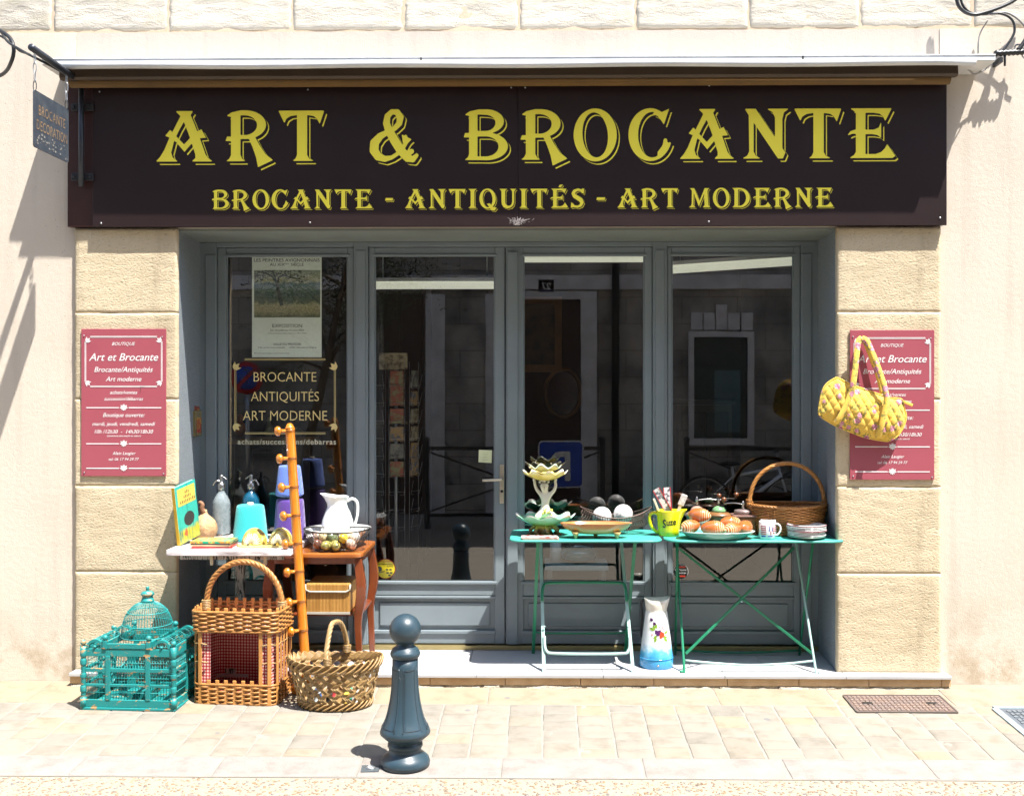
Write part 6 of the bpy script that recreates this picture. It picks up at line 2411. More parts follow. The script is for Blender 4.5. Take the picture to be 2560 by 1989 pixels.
mb.build('printed_fox', mat('printed_red', (0.5, 0.10, 0.03), .5), SB)

# gourd
GO = thing('gourd', (X(511, .20), .20, BZ), 'warty tan gourd with a curled stem on the white table', 'gourd')
MT['gourd'] = mat('gourd_skin', (0.47, 0.30, 0.155), .6, (0.34, 0.19, 0.085), 30, .4, .7, bmp=.9, bscale=75, bdist=.008)
rg_ = .0745
prf = [(.0001, 0.0), (.35, .01), (.70, .07), (.93, .24), (1.0, .47), (.95, .68), (.80, .86), (.58, 1.0), (.38, 1.09), (.25, 1.17), (.2, 1.28), (.19, 1.36), (.0001, 1.38)]
MB().lathe([(a * rg_, c * .125) for a, c in prf], 28, fn=lambda a, t: 1 + .03 * math.sin(5 * a + 2)).build('body', MT['gourd'], GO)
MB().tube(smooth_path([(-.004, -.004, .155), (-.012, -.01, .178), (-.008, -.012, .20), (-.020, -.012, .212), (-.026, -.014, .206)], 4), [.017 - .0005 * i for i in range(17)], 10).build('stem', mat('gourd_stem', (0.25, 0.12, 0.06), .7, bmp=.5, bscale=60), GO)


# soda siphons
def siphon(px, Y, label, gm, flip, sc_=1.0, ball_=False):
    t = thing('soda_siphon', (X(px, Y), Y, BZ), label, 'siphon', 'old soda siphons behind the wool')
    r_ = .052 * sc_
    if ball_:
        pf = [(r_ * .98, 0), (r_ * 1.0, .01), (r_ * 1.0, .15), (r_ * 1.02, .19), (r_ * .95, .215), (r_ * .75, .238), (r_ * .45, .256), (r_ * .33, .265), (r_ * .33, .275)]
    else:
        pf = [(r_ * .96, 0), (r_, .008), (r_, .19), (r_ * .95, .205), (r_ * .75, .228), (r_ * .5, .248), (r_ * .36, .262), (r_ * .34, .275)]
    bd = MB().lathe(pf, 32).build('bottle', gm, t)
    MB().lathe([(.021, .272), (.0225, .276), (.0225, .305), (.020, .308), (.014, .314), (.011, .322), (.010, .335), (.0115, .352), (.010, .358), (.0001, .36)], 18).build('head', MT['chrome'], t)
    s_ = -1 if flip else 1
    MB().tube(smooth_path([(s_ * .008, 0, .322), (s_ * .026, -.004, .326), (s_ * .040, -.006, .312), (s_ * .048, -.007, .296)], 4), .0052, 8).build('spout', MT['chrome'], t)
    MB().tube(smooth_path([(-s_ * .004, 0, .350), (-s_ * .016, 0, .346), (-s_ * .026, 0, .336), (-s_ * .034, 0, .334)], 4), .0032, 6).build('lever', MT['chrome'], t)
    MB().lathe([(r_ * .985, -.0004), (r_ * 1.015, .002), (r_ * 1.015, .016), (r_ * .99, .018)], 32, cap0=False, cap1=False).build('base_ring', MT['chrome'], t)
    return t


MT['chrome'] = mat('worn_chrome', (0.55, 0.54, 0.52), .25, (0.42, 0.40, 0.37), 40, metal=.95)
m, nt, b = newmat('clear_bottle')
vec = coords(nt)
et = ramp(nt, nz(nt, coords(nt, (1, 1, .8)), 55, 3, .6, .8), [(.40, (0.46, 0.54, 0.57)), (.65, (0.34, 0.41, 0.44))])
nt.links.new(et, b.inputs['Base Color'])
b.inputs['Roughness'].default_value = .12
b.inputs['Transmission Weight'].default_value = .45
b.inputs['Alpha'].default_value = .82
b.inputs['Coat Weight'].default_value = .6
siphon(553.5, .33, 'clear etched glass soda siphon standing behind the gourd', m, True)
m, nt, b = newmat('blue_bottle')
b.inputs['Base Color'].default_value = (0.008, 0.11, 0.20, 1)
b.inputs['Roughness'].default_value = .08
b.inputs['Transmission Weight'].default_value = .3
b.inputs['Coat Weight'].default_value = .8
siphon(627.5, .385, 'blue glass soda siphon behind the turquoise wool cone', m, False, .98, True)


# wool cones
def yarn_mat(name, c, c2):
    m, nt, b = newmat(name)
    def wav(rx, sc_):
        w_ = nt.nodes.new('ShaderNodeTexWave')
        w_.wave_type = 'BANDS'
        w_.bands_direction = 'Z'
        w_.inputs['Scale'].default_value = sc_
        w_.inputs['Distortion'].default_value = 1.2
        w_.inputs['Detail'].default_value = 2
        w_.inputs['Detail Scale'].default_value = 3
        nt.links.new(coords(nt, (1, 1, 1), rot=(0, rx, 0)), w_.inputs['Vector'])
        return w_.outputs['Fac']
    h_ = mathn(nt, 'MAXIMUM', wav(R(11), 75), wav(R(-11), 70))
    nt.links.new(ramp(nt, h_, [(.15, tuple(.35 * a + .65 * e for a, e in zip(c, c2))), (.8, c)]), b.inputs['Base Color'])
    b.inputs['Roughness'].default_value = .75
    b.inputs['Sheen Weight'].default_value = .4
    bump(nt, b, h_, .5, .003)
    return m


def cone(px, Y, z, r0, r1, h_, m_, label, tube_m):
    t = thing('wool_cone', (X(px, Y), Y, z), label, 'wool cone', 'cones of coloured wool')
    pf = [(r0 * .90, 0), (r0 * .985, .006), (r0, .014), (r0 * .985, .03), (r1 + (r0 - r1) * .22, h_ * .80), (r1, h_ * .93), (r1 * .96, h_ * .975), (r1 * .86, h_ * .995), (r1 * .4, h_), (r1 * .24, h_ * .995)]
    MB().lathe(pf, 40).build('wool', m_, t)
    MB().lathe([(r1 * .24, h_ * .99), (r1 * .24, h_ + .012), (r1 * .19, h_ + .012), (r1 * .18, h_ * .9)], 18, cap0=False).build('tube_end', tube_m, t)
    return t


card = mat('cone_card', (0.45, 0.40, 0.32), .8)
WT = yarn_mat('turquoise_wool', (0.01, 0.48, 0.52), (0.005, 0.20, 0.24))
WP = yarn_mat('purple_wool', (0.075, 0.018, 0.25), (0.03, 0.008, 0.11))
WB = yarn_mat('blue_wool', (0.10, 0.19, 0.62), (0.055, 0.10, 0.40))
cone(626, .15, BZ, .098, .077, .205, WT, 'turquoise wool cone in front of the blue siphon', card)
c_ = cone(725, .20, BZ, .093, .078, .236, WP, 'purple wool cone under the blue one, behind the coat pole', card)
cone(724, .20, BZ + .250, .080, .062, .176, WB, 'sky blue wool cone on top of the purple one', card)

# twin shell dish with two fluted lemon-yellow domes
LD = thing('shell_dish', (X(665, -.06), -.06, BZ), 'pale yellow ceramic dish with two fluted lemon-like domes', 'dish')
MT['lemon'] = mat('lemon_glaze', (0.66, 0.54, 0.20), .18, (0.42, 0.34, 0.10), 26, .45, .7, coat=.6)
m, nt, b = newmat('lemon_flutes')
vec = coords(nt, kind='Object')
gr = nt.nodes.new('ShaderNodeTexNoise')
gr.inputs['Scale'].default_value = 30
nt.links.new(vec, gr.inputs['Vector'])
nt.links.new(ramp(nt, gr.outputs[0], [(.30, (0.72, 0.64, 0.30)), (.5, (0.60, 0.42, 0.07)), (.7, (0.30, 0.22, 0.04))]), b.inputs['Base Color'])
b.inputs['Roughness'].default_value = .15
b.inputs['Coat Weight'].default_value = .7
LEMF = m
pts = rounded(.315, .17, .075, 6)
MB().slab(pts, .0, .012).build('tray', MT['lemon'], LD, bevel=.005)
for i, x_ in enumerate((-.068, .075)):
    mb = MB()
    n_, m_ = 40, 9
    R0 = .063 if i == 0 else .060
    prf = [(R0 * math.cos(PI / 2 * q / m_), (.078) * math.sin(PI / 2 * q / m_)) for q in range(m_ + 1)]
    prf[-1] = (.0001, .078)
    mb.lathe(prf, n_, (x_, .0 + .012 * i, .012), fn=lambda a, t: 1 + .035 * math.cos(20 * a), cap0=False)
    d = mb.build('dome', LEMF, LD)
    # scalloped rib crest over the dome
    cr = MB()
    cr.tube([(x_ + (R0 + .002) * math.cos(PI * q / 20), .012 * i + .022, .012 + .080 * math.sin(PI * q / 20)) for q in range(21)], .0055, 6)
    cr.build('crest', MT['lemon'], d)
    # fan of flutes on the front, radiating from the base
    fn = MB()
    for q in range(13):
        a = PI * (q + .5) / 13
        fn.tube([(x_ + .012 * math.cos(a), .012 * i - R0 * 1.0, .016 + .01 * math.sin(a)), (x_ + .034 * math.cos(a), .012 * i - R0 * .92, .014 + .034 * math.sin(a)), (x_ + .050 * math.cos(a), .012 * i - R0 * .66, .014 + .056 * math.sin(a))], [.0018, .003, .0022], 5)
    fn.build('fluted_fan', mat('cream_glaze', (0.80, 0.74, 0.50), .2, coat=.5), d)
    MB().ball((x_ - .012, .012 * i - R0 - .012, .016), (.007, .006, .005), 8, 6).build('knob', MT['dark'], LD)

# ================================================================ ORANGE COAT POLE LEANING ON THE TABLE
top, bot = at(724, 1062, -0.125), at(768, 1738, -0.175)
bot.z = gz(-.175)
CP = thing('coat_pole', bot, 'orange turned wood coat pole with a row of knobbed pegs, leaning', 'coat rack')
MT['orange_wood'] = mat('orange_varnish', (0.55, 0.19, 0.016), .22, (0.42, 0.125, 0.010), 9, .35, .75, coat=.6, stretch=(6, 6, 1))
MT['orange_dark'] = mat('burnt_ring', (0.05, 0.018, 0.008), .4)
ax = top - bot
L = ax.length
q_ = ax.to_track_quat('Z', 'Y').to_matrix().to_4x4()
kk = 5.8 / F
r0 = 12.3 * kk
prf = [(r0 * 1.0, .0)]
npeg = 9
zpeg = [L * (1750 - py) / 690.0 for py in (1730, 1655, 1578, 1504, 1425, 1349, 1273, 1194, 1119 - 30)]
zpeg = [L * (1740 - py) / 678.0 for py in (1726, 1656, 1583, 1510, 1434, 1363, 1292, 1220, 1147, 1077)]
for z_ in zpeg:
    prf += [(r0 * .97, z_ - .03), (r0 * .98, z_ - .012), (r0 * 1.06, z_ - .004), (r0 * 1.06, z_ + .004), (r0 * 1.0, z_ + .012)]
prf += [(r0 * .95, L - .022), (r0 * 1.1, L - .018), (r0 * .9, L - .012), (r0 * .55, L + .006), (r0 * .3, L + .01), (.0001, L + .01)]
prf = sorted(prf[:-6], key=lambda a: a[1]) + prf[-6:]
MB().lathe(prf, 24).xf(q_).build('pole', MT['orange_wood'], CP)
side = q_.to_3x3().inverted() @ Vector((-0.80, -0.60, 0.06))
sd_ = Vector((side.x, side.y, 0.03)).normalized()
for i, z_ in enumerate(zpeg):
    b0 = Vector((0, 0, z_))
    mb = MB()
    pk = [(.0001, 0.0), (.0105, .0), (.0095, .03), (.0115, .052), (.015, .058), (.0255, .063), (.0275, .071), (.0245, .079), (.018, .086), (.0001, .090)]
    mb.lathe(pk, 18)
    mb.xf(q_ @ Matrix.Translation(b0) @ sd_.to_track_quat('Z', 'Y').to_matrix().to_4x4())
    pg = mb.build('peg', MT['orange_wood'], CP)
    rg1 = MB()
    for dz in (-.0035, .0035):
        rg1.tube([(r0 * 1.075 * math.cos(2 * PI * q / 20), r0 * 1.075 * math.sin(2 * PI * q / 20), z_ + dz) for q in range(20)], .0011, 4, True)
    rg1.xf(q_)
    rg1.build('burnt_ring', MT['orange_dark'], pg)
    rg2 = MB().tube([(.025 * math.cos(2 * PI * q / 18), .025 * math.sin(2 * PI * q / 18), .0605) for q in range(18)], .0012, 4, True)
    rg2.xf(q_ @ Matrix.Translation(b0) @ sd_.to_track_quat('Z', 'Y').to_matrix().to_4x4())
    rg2.build('burnt_ring', MT['orange_dark'], pg)
hk = MB()
zk_ = zpeg[-1] - .085
hk.tube([(r0 * .95 + .006 * math.cos(2 * PI * q / 14), -.004, zk_ + .012 * math.sin(2 * PI * q / 14)) for q in range(14)], .0013, 5, True)
hk.tube([(r0 + .002, -.006, zk_ - .01), (r0 + .004, -.006, zk_ - .045)], .0012, 5)
hk.xf(q_).build('hook_and_key', MT['chrome'], CP)

# ================================================================ SIDE TABLE
TZ = .731
tx0, tx1 = X(735, -.1) - .06, X(893, -.1)
tfw = X(893, -.1)
ST = thing('side_table', ((X(700, .16) + X(915, .16)) / 2, .16, ZP), 'small reddish-brown two-tier side table with curved legs', 'table')
MT['mahog'] = mat('red_brown_wood', (0.19, 0.045, 0.014), .28, (0.12, 0.028, 0.010), 6, coat=.5, stretch=(5, 5, .8))
MT['mahog_top'] = mat('orange_brown_top', (0.40, 0.125, 0.022), .25, (0.29, 0.085, 0.018), 6, coat=.6, stretch=(1, 6, 6))
sw = (X(925, .16) - X(692, .16)) / 2
out_ = rounded(sw * 2, .52, .05, 5)
MB().slab(out_, TZ - ZP - .028, TZ - ZP).build('table_top', MT['mahog_top'], ST, bevel=.007)
MB().slab(rounded(sw * 1.86, .47, .04, 4), TZ - ZP - .062, TZ - ZP - .0285).build('apron', MT['mahog'], ST)
for sx_ in (-1, 1):
    for sy_ in (-1, 1):
        mb = MB()
        H_ = TZ - ZP - .03
        prev = None
        rows_ = []
        for q in range(13):
            t_ = q / 12
            z_ = H_ * (1 - t_)
            bul = .030 * math.sin(PI * min(t_ / .55, 1)) ** 1.5 if t_ < .55 else 0
            sp = .012 * max(0, (t_ - .55) / .45)
            wd = .020 + .006 * math.sin(PI * min(t_ / .6, 1)) - .007 * max(0, t_ - .4)
            cx_ = sx_ * (sw - .03 + bul * .7 + sp)
            cy_ = sy_ * (.215 + bul * .25)
            rows_.append([(cx_ - wd, cy_ - wd * .8, z_), (cx_ + wd, cy_ - wd * .8, z_), (cx_ + wd, cy_ + wd * .8, z_), (cx_ - wd, cy_ + wd * .8, z_)])
        v = [p_ for r_ in rows_ for p_ in r_]
        f = [(i * 4 + a, i * 4 + (a + 1) % 4, (i + 1) * 4 + (a + 1) % 4, (i + 1) * 4 + a) for i in range(12) for a in range(4)] + [(3, 2, 1, 0), (48, 49, 50, 51)]
        mb.add(v, f, False)
        mb.build('leg', MT['mahog'], ST, bevel=.004, fix=True)
shz = .392 - ZP
MB().slab(rounded(sw * 1.9, .42, .05, 4), shz - .016, shz).build('shelf', MT['mahog'], ST, bevel=.005)

# bamboo box on the shelf
BXp = thing('bamboo_box', (X(830, .04), .055, .392 + .001), 'lidded box of split bamboo on the lower shelf of the side table', 'box')
m, nt, b = newmat('split_bamboo')
vec = coords(nt)
w_ = nt.nodes.new('ShaderNodeTexWave')
w_.wave_type = 'BANDS'
w_.bands_direction = 'X'
w_.inputs['Scale'].default_value = 40
w_.inputs['Distortion'].default_value = .6
nt.links.new(vec, w_.inputs['Vector'])
nt.links.new(mix(nt, ramp(nt, w_.outputs['Fac'], [(.05, (0.22, 0.10, 0.02)), (.25, (0.50, 0.27, 0.07))]), ramp(nt, nz(nt, coords(nt, (40, 40, 3)), 1.5), [(.35, (1, 1, 1)), (.7, (.72, .66, .55))]), 1.0, 'MULTIPLY'), b.inputs['Base Color'])
b.inputs['Roughness'].default_value = .4
bump(nt, b, w_.outputs['Fac'], .5, .003)
BAM = m
bw2 = 54 * mpp(.0)
bh2 = (1513 - 1437) * mpp(.0)
MB().box(-bw2, bw2, -.13, .13, .008, bh2 * .80).build('body', BAM, BXp, bevel=.006)
MB().box(-bw2 - .003, bw2 + .003, -.133, .133, bh2 * .72, bh2).build('lid', BAM, BXp, bevel=.008)
tp = MB()
tape = mat('grey_tape', (0.42, 0.40, 0.33), .8)
tp.tube([(-bw2 - .004, -.135, bh2 - .004), (-bw2 - .002, -.136, bh2 * .80), (-bw2 + .02, -.136, bh2 * .73), (bw2 - .02, -.136, bh2 * .73), (bw2 + .002, -.136, bh2 * .80), (bw2 + .004, -.135, bh2 - .004)], .0055, 6)
tp.box(-bw2 - .002, bw2 + .002, -.1335, -.128, .0, .012)
tp.box(-bw2 - .002, bw2 + .002, .128, .1335, .0, .012)
tp.build('tape_edging', tape, BXp, kind='stuff')

# wash basin and ewer
BN = thing('wash_basin', (X(846, .20), .20, TZ), 'wide white ceramic wash basin under the ewer on the side table', 'basin')
MT['china'] = mat('white_china', (0.74, 0.75, 0.74), .12, (0.70, 0.71, 0.70), 5, coat=.6)
MB().lathe([(.0001, .0), (.085, 0), (.09, .012), (.13, .05), (.165, .085), (.187, .098), (.188, .103), (.165, .094), (.125, .058), (.08, .02), (.0001, .016)], 44, fn=lambda a, t: 1 + .012 * math.cos(8 * a) * t).build('bowl', MT['china'], BN)
EW = thing('ewer', (X(844, .20), .20, TZ + .017), 'white china ewer with faint turquoise sprigs standing in the basin', 'jug')
m, nt, b = newmat('sprigged_china')
vec = coords(nt)
n1 = nz(nt, coords(nt, (1, 1, .45)), 34, 5, .7, 1.8)
msk = ramp(nt, nz(nt, vec, 11, 2), [(.50, (0, 0, 0)), (.58, (1, 1, 1))])
ln = ramp(nt, n1, [(.475, (0, 0, 0)), (.5, (1, 1, 1)), (.525, (0, 0, 0))])
nt.links.new(mix(nt, (0.76, 0.77, 0.76), (0.20, 0.46, 0.44), mathn(nt, 'MULTIPLY', mathn(nt, 'MULTIPLY', msk, ln), .85)), b.inputs['Base Color'])
b.inputs['Roughness'].default_value = .12
b.inputs['Coat Weight'].default_value = .6
SPR = m
prf = [(.0001, 0), (.07, 0), (.076, .008), (.092, .05), (.094, .085), (.088, .13), (.072, .175), (.058, .205), (.054, .225), (.058, .25), (.066, .265)]
mb = MB()
n_ = 36
mb.lathe(prf, n_, cap1=False)
for i, p_ in enumerate(mb.v):
    x_, y_, z_ = p_
    if z_ > .2:
        t_ = (z_ - .2) / .065
        if x_ < 0:
            x_ -= (.035 * t_ ** 1.4) * (abs(x_) / .066)
            z_ += .016 * t_ ** 2 * abs(x_) / .09
        else:
            z_ += .004 * t_ * math.sin(x_ * 60)
        mb.v[i] = (x_, y_, z_)
mb.build('body', SPR, EW)
MB().tube(smooth_path([(.055, 0, .238), (.085, 0, .252), (.112, 0, .232), (.116, 0, .18), (.108, 0, .13), (.09, 0, .085)], 6), [.0085] * 20 + [.0075] * 11, 10).build('handle', MT['china'], EW)

# wire basket of stone eggs
WBk = thing('wire_egg_basket', (X(843, .02), .02, TZ + .001), 'oval wire basket full of marble eggs on the side table', 'basket')
MT['wire'] = mat('dull_wire', (0.10, 0.095, 0.09), .4, (0.05, 0.045, 0.04), 30, metal=.8)
ra, rb2 = .186, .135


def eb(u, v_):
    a = 2 * PI * u
    s_ = .62 + .38 * v_ ** .7
    return Vector((ra * s_ * math.cos(a), rb2 * s_ * math.sin(a), .012 + .098 * v_))


mb = MB()
for v_ in (.97, 1.0, 0.0):
    mb.tube([eb(i / 60, v_) + Vector((0, 0, .012 * math.cos(2 * PI * i / 60) ** 2 * v_)) for i in range(60)], .003 if v_ else .0022, 5, True)
mb.build('rim_wire', MT['wire'], WBk)
mb = MB()
for i in range(44):
    for s_ in (1, -1):
        mb.tube([eb(i / 44 + s_ * .05 * q / 6, q / 6) for q in range(7)], .0009, 4)
for i in range(9):
    mb.tube([eb(i / 9, q / 5) for q in range(6)], .0018, 4)
for i in range(7):
    y_ = -.07 + i * .14 / 6
    mb.tube([(-ra * .58, y_, .012), (ra * .58, y_, .012)], .001, 4)
mb.build('wire_net', MT['wire'], WBk, kind='stuff')
for i in range(3):
    MB().ball((ra * .55 * math.cos(2.1 * i + .4), rb2 * .55 * math.sin(2.1 * i + .4), .0065), .0065, 8, 6).build('foot', MT['wire'], WBk)
rg = rnd(8)
egg_c = [('brown', (0.16, 0.075, 0.05)), ('olive', (0.24, 0.22, 0.06)), ('olive', (0.30, 0.26, 0.07)), ('green', (0.10, 0.12, 0.06)), ('yellow', (0.62, 0.42, 0.04)), ('pink', (0.50, 0.36, 0.28)), ('white', (0.62, 0.58, 0.53)), ('cream', (0.55, 0.45, 0.27)), ('cream', (0.55, 0.45, 0.27)), ('white', (0.62, 0.58, 0.53)), ('brown', (0.13, 0.06, 0.04)), ('pink', (0.52, 0.38, 0.30))]
spots = [(-.095, -.05, .038, 0), (-.045, -.075, .036, 1), (.005, -.075, .036, 2), (.03, -.02, .04, 10), (.085, -.05, .040, 5), (-.02, -.03, .078, 3), (.045, -.055, .080, 4), (.10, .0, .075, 9), (-.075, -.02, .080, 7), (-.11, .01, .082, 11), (.0, .03, .088, 6), (.06, .02, .088, 8)]
egg_prof = [(.0001, -.036), (.014, -.033), (.022, -.024), (.0265, -.010), (.027, .002), (.0235, .018), (.016, .030), (.007, .0365), (.0001, .038)]
where = ['low at the left', 'at the bottom left of centre', 'at the bottom centre', 'in the middle behind the front eggs', 'at the bottom right', 'in the second layer near the middle', 'in front of the white ones', 'near the right rim', 'on the left of the heap', 'against the left rim', 'on top of the heap', 'near the top right of the heap']
for i, (x_, y_, z_, ci) in enumerate(spots):
    cn, cc = egg_c[ci]
    mk = mat('egg_' + cn, cc, .2, tuple(min(1, a * 1.35) for a in cc), 22, .4, .65, coat=.6)
    o = MB().lathe(egg_prof, 18).build('marble_egg', mk)
    o.location = Vector(WBk.location) + Vector((x_, y_, .036 + (z_ - .036) * .82))
    o.rotation_euler = (R(rg.uniform(30, 110)), R(rg.uniform(-30, 30)), R(rg.uniform(-70, 70)))
    tag(o, '%s marble egg %s in the wire basket' % (cn, where[i]), 'egg', 'marble eggs in the wire basket')

# ================================================================ GREEN METAL FOLDING TABLES
MT['sea'] = paint_mat('sea_green_paint', (0.06, 0.37, 0.305), (0.10, 0.12, 0.09), .38, .73, 30, .06)
MT['green_leg'] = paint_mat('leaf_green_paint', (0.012, 0.20, 0.10), (0.10, 0.26, 0.18), .4, .66, 30, .06)
MT['sea_leg'] = paint_mat('pale_sea_paint', (0.34, 0.50, 0.47), (0.05, 0.25, 0.20), .4, .66, 20, .06)
GZ = .80


def table_top(t, w_, d_, corner, m_):
    o_ = rounded(w_, d_, corner, 8)
    MB().slab(o_, GZ - ZP - .006, GZ - ZP).build('table_top', m_, t)
    MB().tube([(a, c, GZ - ZP - .007) for a, c in resample_xy(o_, 90)], .0065, 6, True).build('rolled_rim', m_, t)


def resample_xy(pts, n):
    return [(p_.x, p_.y) for p_ in resample([(a, c, 0) for a, c in pts], n, True)]


# left one, with rounded corners and bent crossbars
a, c = at(1283, 1340, .17), at(1640, 1340, .17)
T1 = thing('folding_table', ((a.x + c.x) / 2, .17, ZP), 'sea-green metal folding table with bent crossbars, the left of the two', 'table', 'green metal folding tables')
ox = T1.location.x
table_top(T1, c.x - a.x + .02, .46, .07, MT['sea'])


def lp(px, py, Y):
    p_ = at(px, py, Y)
    return Vector((p_.x - ox, Y - .17, p_.z - ZP))


def lx(px, Y, z):
    return Vector((X(px, Y) - ox, Y - .17, z - ZP))


for nm, p0, p1, mm in (('leg', lx(1345, .0, GZ - .01), lx(1333, .38, ZP), MT['green_leg']), ('leg', lx(1588, .0, GZ - .01), lx(1563, .38, ZP), MT['green_leg']),
                       ('leg', lx(1351, .33, GZ - .01), lx(1360, -.04, ZP), MT['sea_leg']), ('leg', lx(1551, .33, GZ - .01), lx(1583, -.04, ZP), MT['sea_leg'])):
    MB().bar(p0, p1, .019, .008, (0, 1, .4)).build(nm, mm, T1, bevel=.002)


def on_leg(px, z):
    t_ = (GZ - z) / (GZ - ZP)
    return lx(px, .33 - .37 * t_ - .012, z)


zc = .50
for pts in ([on_leg(1355, zc - .07), on_leg(1356, zc - .02), on_leg(1360, zc + .008), on_leg(1372, zc + .022), on_leg(1460, zc + .026), on_leg(1548, zc + .024), on_leg(1561, zc + .010), on_leg(1565, zc - .02), on_leg(1567, zc - .07)],
            [on_leg(1361, .25), on_leg(1362, .20), on_leg(1367, .175), on_leg(1382, .165), on_leg(1465, .162), on_leg(1557, .165), on_leg(1570, .178), on_leg(1574, .20), on_leg(1574, .25)]):
    MB().tube(smooth_path(pts, 5), .0082, 8).build('crossbar', MT['green_leg'] if pts[0].z > .3 else MT['sea_leg'], T1)
MB().tube(smooth_path([lx(1335, .375, .21), lx(1350, .37, .195), lx(1450, .37, .192), lx(1550, .37, .195), lx(1563, .375, .21)], 5), .006, 8).build('crossbar', MT['green_leg'], T1)
for s_ in (1345, 1588):
    MB().box(lx(s_, 0, GZ).x - .014, lx(s_, 0, GZ).x + .014, -.19, -.15, GZ - ZP - .022, GZ - ZP - .0065).build('hinge', MT['green_leg'], T1)
    MB().ball(on_leg(1361 if s_ < 1400 else 1571, .30) - Vector((0, .01, 0)), .006, 8, 6).build('rivet', MT['sea_leg'], T1)

# right one, with round bars and an X brace
a, c = at(1656, 1340, .17), at(2092, 1340, .17)
T2 = thing('folding_table', ((a.x + c.x) / 2, .17, ZP), 'green metal folding table with an X-shaped brace, the right of the two', 'table', 'green metal folding tables')
ox = T2.location.x
table_top(T2, c.x - a.x, .46, .10, MT['sea'])
for p0, p1 in ((lx(1694, .02, GZ - .008), lx(1688, .36, ZP)), (lx(2033, .02, GZ - .008), lx(1998, .36, ZP))):
    MB().tube([p0, p1], .0072, 8).build('leg', MT['green_leg'], T2)
for (a_, c_) in ((1689, 1710), (1986, 2038)):
    f_ = 1 if a_ > 1800 else -1
    p0, p1 = lx(a_, .33, GZ - .008), lx(c_, -.03, ZP + .03)
    MB().tube(smooth_path([p0, p0.lerp(p1, .5), p1, p1 + Vector((f_ * .008, -.008, -.022)), p1 + Vector((f_ * .022, -.016, -.0245))], 5), .0072, 8).build('leg', MT['sea_leg'] if f_ > 0 else MT['green_leg'], T2)


def on2(px, z):
    t_ = (GZ - z) / (GZ - ZP)
    return lx(px, .33 - .36 * t_ - .010, z)


MB().bar(on2(1699, .705), on2(2031, .165), .007, .013, (0, 0, 1)).build('cross_brace', MT['green_leg'], T2)
MB().bar(on2(1714, .165) + Vector((0, -.009, 0)), on2(1984, .715) + Vector((0, -.009, 0)), .007, .013, (0, 0, 1)).build('cross_brace', MT['green_leg'], T2)
MB().ball(on2(1853, .43) + Vector((0, -.012, 0)), .007, 8, 6).build('rivet', MT['sea_leg'], T2)
MB().tube(smooth_path([on2(1713, .13), on2(1780, .118), on2(1870, .108), on2(1960, .115), on2(2035, .13)], 5), .0062, 8).build('stretcher', MT['sea_leg'], T2)
MB().tube(smooth_path([lx(1690, .352, .10), lx(1845, .352, .085), lx(1997, .352, .10)], 5), .006, 8).build('stretcher', MT['green_leg'], T2)

# ================================================================ ON THE LEFT FOLDING TABLE
KX = 0.00228 / 7.07
FG = thing('figurine_centrepiece', (X(1362, .15), .15, GZ), 'ceramic child figurine holding a yellow shell bowl above a green one', 'figurine')
fx = lambda u: (u - 720) * KX
fz = lambda v_: (1375 - v_) * KX
MT['fig'] = mat('figure_glaze', (0.70, 0.68, 0.60), .25, (0.60, 0.56, 0.45), 14, coat=.5)


def shell_bowl(r_, z0, h_, lobes, depth, thick, m_, nm, parent, sy=.75):
    mb = MB()
    n_, rows_ = lobes * 8, 9
    pro = []
    for q in range(rows_ + 1):
        t_ = q / rows_
        pro.append((.16 + .84 * t_ ** .85, h_ * t_ ** 1.5))
    for q in range(rows_, -1, -1):
        t_ = q / rows_
        pro.append(((.16 + .84 * t_ ** .85) - thick / r_ * (.6 + .4 * t_) + (.003 / r_ if q == rows_ else 0), h_ * t_ ** 1.5 + thick * .9 * (1 - t_)))
    v, f = [], []
    for i, (rr_, zz_) in enumerate(pro):
        tt = rr_
        for kk_ in range(n_):
            a_ = 2 * PI * kk_ / n_
            lob = 1 + depth * math.cos(lobes * a_) * tt
            wz = zz_ + .012 * math.cos(lobes * a_) * tt ** 3
            v.append((r_ * rr_ * lob * math.cos(a_), r_ * rr_ * lob * math.sin(a_) * sy, z0 + wz))
    for i in range(len(pro) - 1):
        for kk_ in range(n_):
            k2 = (kk_ + 1) % n_
            f.append((i * n_ + kk_, i * n_ + k2, (i + 1) * n_ + k2, (i + 1) * n_ + kk_))
    f.append(tuple(range(n_ - 1, -1, -1)))
    f.append(tuple((len(pro) - 1) * n_ + q for q in range(n_)))
    mb.add(v, f, True)
    return mb.build(nm, m_, parent)


def tint_by_height(name, stops, z0, z1, rough=.2):
    m, nt, b = newmat(name)
    vec = coords(nt)
    sp = nt.nodes.new('ShaderNodeSeparateXYZ')
    nt.links.new(vec, sp.inputs[0])
    mr = nt.nodes.new('ShaderNodeMapRange')
    mr.inputs[1].default_value = z0
    mr.inputs[2].default_value = z1
    nt.links.new(sp.outputs[2], mr.inputs[0])
    hh_ = mathn(nt, 'ADD', mr.outputs[0], mathn(nt, 'MULTIPLY', mathn(nt, 'SUBTRACT', nz(nt, vec, 25, 3), .5), .25))
    nt.links.new(ramp(nt, hh_, stops), b.inputs['Base Color'])
    b.inputs['Roughness'].default_value = rough
    b.inputs['Coat Weight'].default_value = .5
    return m


